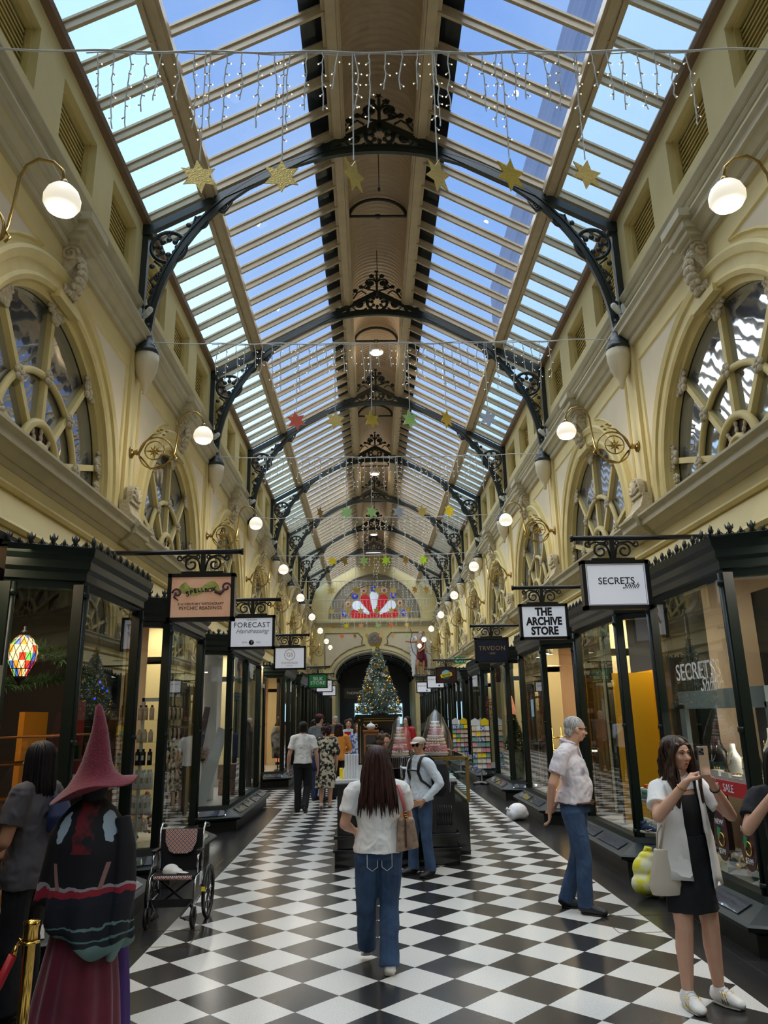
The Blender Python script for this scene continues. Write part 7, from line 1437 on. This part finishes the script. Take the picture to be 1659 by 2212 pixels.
b=MB(); b.tube([(cx+.17,cy-.02,1.15),(cx+.2,cy-.03,1.0),(cx+.215,cy-.05,.8),(cx+.2,cy-.06,.58),(cx+.17,cy-.07,.46)],[(.04,.05),(.055,.07),(.06,.08),(.05,.09),(.02,.04)],14,flat=(1,0,0)); b.build('cape_side_fold',['cape_print'],wt,remesh=.01,smooth=1)
hat=thing('witch_hat','tall pointed maroon felt hat on the costumed mannequin','hat',(cx,cy,1.3)); b=MB(); n=40
secs=[(1.283,.235,.17,-.005),(1.295,.22,.16,-.0),(1.33,.15,.12,.0),(1.38,.105,.09,.0),(1.44,.08,.075,.0),(1.52,.062,.06,.002),(1.6,.045,.045,.004),(1.68,.03,.03,-.004),(1.735,.018,.018,-.012),(1.748,.004,.004,-.012)]
vs=[]
for z,rx,ry,dx in secs:
    for j in range(n): a=2*PI*j/n; f=max(0,(rx-.1)/.13); vs.append((cx+dx+rx*math.cos(a)*(1.0),cy+ry*math.sin(a),z+f*(.055*math.cos(a)+.02*math.sin(3*a))))
b.add(vs,[(i*n+j,i*n+(j+1)%n,(i+1)*n+(j+1)%n,(i+1)*n+j) for i in range(len(secs)-1) for j in range(n)]+[tuple(range(n))],True); b.build('felt_cone_and_brim',['felt_maroon'],hat)
# 8.. background people
P8=figure('person','man in white T-shirt and black trousers walking away on the left',(-1.545,14.4,0),.05,1.58,dict(ell=(-.155,-.02,.63),elr=(.16,-.02,.63),wrl=(-.17,.02,.48),wrr=(.175,.03,.48),anl=(-.05,.02,.045),anr=(.03,-.10,.07),tor=(.04,-.03,.015)),top=('t_shirt','cloth_white'),bot=('trousers','cloth_black'),shoes='shoe_black',hair='hair_black',hs='bowl',vox=.013,wide=1.08,hem=.53)
def x9(root,P,h,H,hc,R):
    b=MB(); 
    for s in'lr': A,B=P['sh'+s],P['el'+s]; b.cap(A,A.lerp(B,.8),.05*h,.055*h)
    b.build('dress_sleeve',['dress_print'],root,remesh=.014,smooth=1)
P9=figure('person','woman in black and cream patterned midi dress and platform sandals, back view',(-1.15,15.0,0),.1,1.5,dict(anl=(-.06,.0,.045),anr=(.05,.05,.045),tor=(.06,.14,.015),tol=(-.06,.09,.015)),top=('dress_bodice','dress_print'),bot=('dress',('dress_print',.24,.14)),shoes='cream_bag',hair='hair_brown',hs='curly',vox=.013,wide=1.15,extra=x9)
tb_=thing('tote_bag','navy tote bag on the shoulder of the woman in the patterned dress','bag',(-1.32,14.95,.66)); b=MB(); b.tube([(-1.33,14.93,.66),(-1.33,14.93,.72),(-1.33,14.93,.9),(-1.31,14.93,1.0)],[(.09,.04),(.13,.06),(.09,.05),(.05,.03)],14,flat=(1,0,0)); b.build('bag_body',['navy'],tb_,remesh=.012,smooth=1); b=MB(); b.tube([(-1.31,14.93,.98),(-1.29,14.93,1.15),(-1.26,14.98,1.235),(-1.26,15.05,1.15),(-1.3,15.0,.98)],.014,6); b.build('handle',['navy'],tb_)
def capx(mat):
    def f(root,P,h,H,hc,R):
        b=MB(); b.ell(hc+R@(V((0,-.04,.26))*H),(.41*H,.47*H,.3*H),14,8,R); b.build('cap_crown',[mat],root); b=MB(); b.tube([hc+R@(V((0,.3,.22))*H),hc+R@(V((0,.7,.16))*H)],[(.28*H,.03*H),(.16*H,.02*H)],10,flat=tuple(R@V((1,0,0)))); b.build('cap_peak',[mat],root)
    return f
figure('person','man in maroon cap and slate shirt behind the walkers on the left',(-1.38,16.3,0),-.6,1.72,{},top=('shirt','cloth_slate'),bot=('trousers','navy'),hair='hair_black',hs='short',vox=.015,sl='short',extra=capx('maroon'),wide=1.1)
figure('person','auburn-haired woman in orange top left of the kiosk',(-.98,16.6,0),.2,1.52,dict(elr=(.17,.03,.66),wrr=(.1,.14,.62)),top=('jumper','cloth_orange'),bot=('trousers','cloth_black'),hair='hair_brown',hs='long',vox=.015,sl='long',wide=1.1)
rp=figure('person','curly grey-haired woman in white blouse taking a picture with a red phone',(-.84,19.2,0),PI,1.58,dict(elr=(.15,.08,.67),wrr=(.04,.16,.78),ell=(-.15,.08,.67),wrl=(-.03,.16,.77)),top=('blouse','cloth_sky'),bot=('trousers','cloth_black'),hair='hair_curl',hs='curly',vox=.015,sl='long',face=True)
b=MB(); b.box(-.93,18.86,1.19,-.77,18.88,1.30); tag(b.build('red_phone',['red']),'red phone case held by the woman in the white blouse','phone')
figure('person','woman in blue floral blouse beside the black cabinet',(-.58,17.5,0),PI,1.5,{},top=('blouse','floral_blue'),bot=('trousers','cloth_black'),hair='hair_curl',hs='long',vox=.015,face=True)
figure('person','kiosk worker with curly hair and black headband bending over the counter',(-.17,10.35,0),PI+.9,1.44,dict(head=(0,.06,.915)),skin='skin',top=('black_uniform','cloth_black'),bot=('trousers','cloth_black'),hair='hair_curl',hs='curly',vox=.013,sl='long',face=True,headR=(-.3,0,0),hands=dict(l=dict(on=0)) and None)
figure('person','long-haired person in black behind the walkers, far left',(-1.72,19.5,0),.3,1.6,{},top=('jacket','cloth_black'),bot=('trousers','cloth_black'),hair='hair_black',hs='long',vox=.018,sl='long')
figure('person','person with grey beanie-like dark hair and blue jacket in the far left crowd',(-1.55,18.2,0),.0,1.56,{},top=('jacket','navy'),bot=('trousers','cloth_black'),hair='hair_black',hs='bowl',vox=.018,sl='long')
figure('person','white-haired person at the back of the left crowd',(-1.32,22.5,0),.2,1.68,{},top=('shirt','cloth_grey'),bot=('trousers','cloth_black'),hair='hair_grey',hs='short',vox=.02,sl='long')
figure('person','black-haired person in a dark coat behind the woman in white blouse',(-.66,22,0),0,1.7,{},top=('coat','cloth_black'),bot=('trousers','cloth_black'),hair='hair_black',hs='long',vox=.02,sl='long')
figure('person','woman in red and black behind the macaron towers',(.62,19.5,0),PI-.6,1.62,{},top=('jumper','red'),bot=('trousers','cloth_black'),hair='hair_black',hs='long',vox=.018,sl='long',face=True)
# window mannequin with the smoky kaftan
km=thing('dress_mannequin','headless black mannequin wearing a smoky grey and cream kaftan in a left window','mannequin',(-2.70,20.15,.36)); x,y=-2.70,20.15
b=MB(); b.tube([(x,y,.8),(x,y,1.2),(x,y,1.45),(x,y,1.52),(x,y,1.6),(x,y,1.7)],[(.09,.07),(.1,.08),(.11,.07),(.07,.05),(.03,.03),(.025,.025)],12,flat=(1,0,0)); b.lathe([(.1,.36),(.1,.37),(.015,.39),(.015,.82)],(x,y,0),12); b.build('mannequin_form',['black'],km)
b=MB(); b.tube([(x,y,.66),(x,y,.9),(x,y,1.2),(x,y,1.42),(x,y,1.5)],[(.15,.1),(.16,.1),(.19,.09),(.14,.08),(.06,.05)],18,flat=(1,0,0)); b.build('kaftan',['robe_print'],km)
km=thing('dress_mannequin','second mannequin in red patterned dress behind the kaftan','mannequin',(-2.75,21.4,.36)); x,y=-2.75,21.4
b=MB(); b.lathe([(.1,.36),(.1,.37),(.015,.39),(.015,.82)],(x,y,0),12); b.tube([(x,y,1.45),(x,y,1.6)],.03,8); b.build('mannequin_form',['black'],km); b=MB(); b.tube([(x,y,.5),(x,y,.9),(x,y,1.2),(x,y,1.42),(x,y,1.5)],[(.17,.1),(.13,.1),(.1,.09),(.13,.08),(.06,.05)],18,flat=(1,0,0)); b.build('red_dress',['shade_red'],km)
# ================================================================ camera, light
F_,p_,y_,r_,x0_=QCAM
f=Vector((math.sin(y_)*math.cos(p_),math.cos(y_)*math.cos(p_),math.sin(p_))); r0=Vector((math.cos(y_),-math.sin(y_),0)); u0=r0.cross(f)
R_=r0*math.cos(r_)+u0*math.sin(r_); U_=-r0*math.sin(r_)+u0*math.cos(r_)
cam=bpy.data.cameras.new('camera'); co_=bpy.data.objects.new('camera',cam); C.objects.link(co_)
mw=Matrix((R_,U_,-f)).transposed().to_4x4(); mw.translation=Vector((x0_,0,1.65))*S; co_.matrix_world=mw
cam.sensor_fit='HORIZONTAL'; cam.sensor_width=36; cam.lens=F_*36/1659; cam.clip_end=500; cam.clip_start=.05
bpy.context.scene.camera=co_
w=bpy.data.worlds.new('sky'); bpy.context.scene.world=w; w.use_nodes=True; nt=w.node_tree; nt.nodes.clear()
o=nn(nt,'ShaderNodeOutputWorld'); bg=nn(nt,'ShaderNodeBackground'); nt.links.new(bg.outputs[0],o.inputs[0])
tc=nn(nt,'ShaderNodeTexCoord').outputs['Generated']; sp=nn(nt,'ShaderNodeSeparateXYZ'); nt.links.new(tc,sp.inputs[0])
base=ramp(nt,sp.outputs[2],[(0,cs(225,235,245)),(.30,cs(200,220,250)),(.55,cs(150,184,236)),(1,cs(116,154,222))])
cl=ramp(nt,noise(nt,2.2,4,tc,.5),[(.5,(0,0,0,1)),(.75,(1,1,1,1))]); base=mixc(nt,math_(nt,'MULTIPLY',cl,.35),base,cs(225,235,248))
nt.links.new(base,bg.inputs[0]); bg.inputs[1].default_value=SKY
def sun(name,e,ang,rx,ry,col=(1,1,1)):
    l=bpy.data.lights.new(name,'SUN'); l.energy=e; l.angle=ang; l.color=col; q=bpy.data.objects.new(name,l); C.objects.link(q); q.rotation_euler=(rx,ry,0); return q
sun('overcast_sun',SUNE,math.radians(120),math.radians(-8),math.radians(-8),(1,.97,.93))
sc=bpy.context.scene; sc.view_settings.view_transform='Standard'; sc.view_settings.look='None'; sc.view_settings.gamma=1; sc.view_settings.use_curve_mapping=False; sc.view_settings.exposure=EXPO
cy=sc.cycles; cy.max_bounces=7; cy.diffuse_bounces=4; cy.glossy_bounces=3; cy.transmission_bounces=4; cy.transparent_max_bounces=18; cy.caustics_reflective=False; cy.caustics_refractive=False; cy.sample_clamp_indirect=4; cy.use_denoising=True; cy.use_adaptive_sampling=True; cy.adaptive_threshold=.02
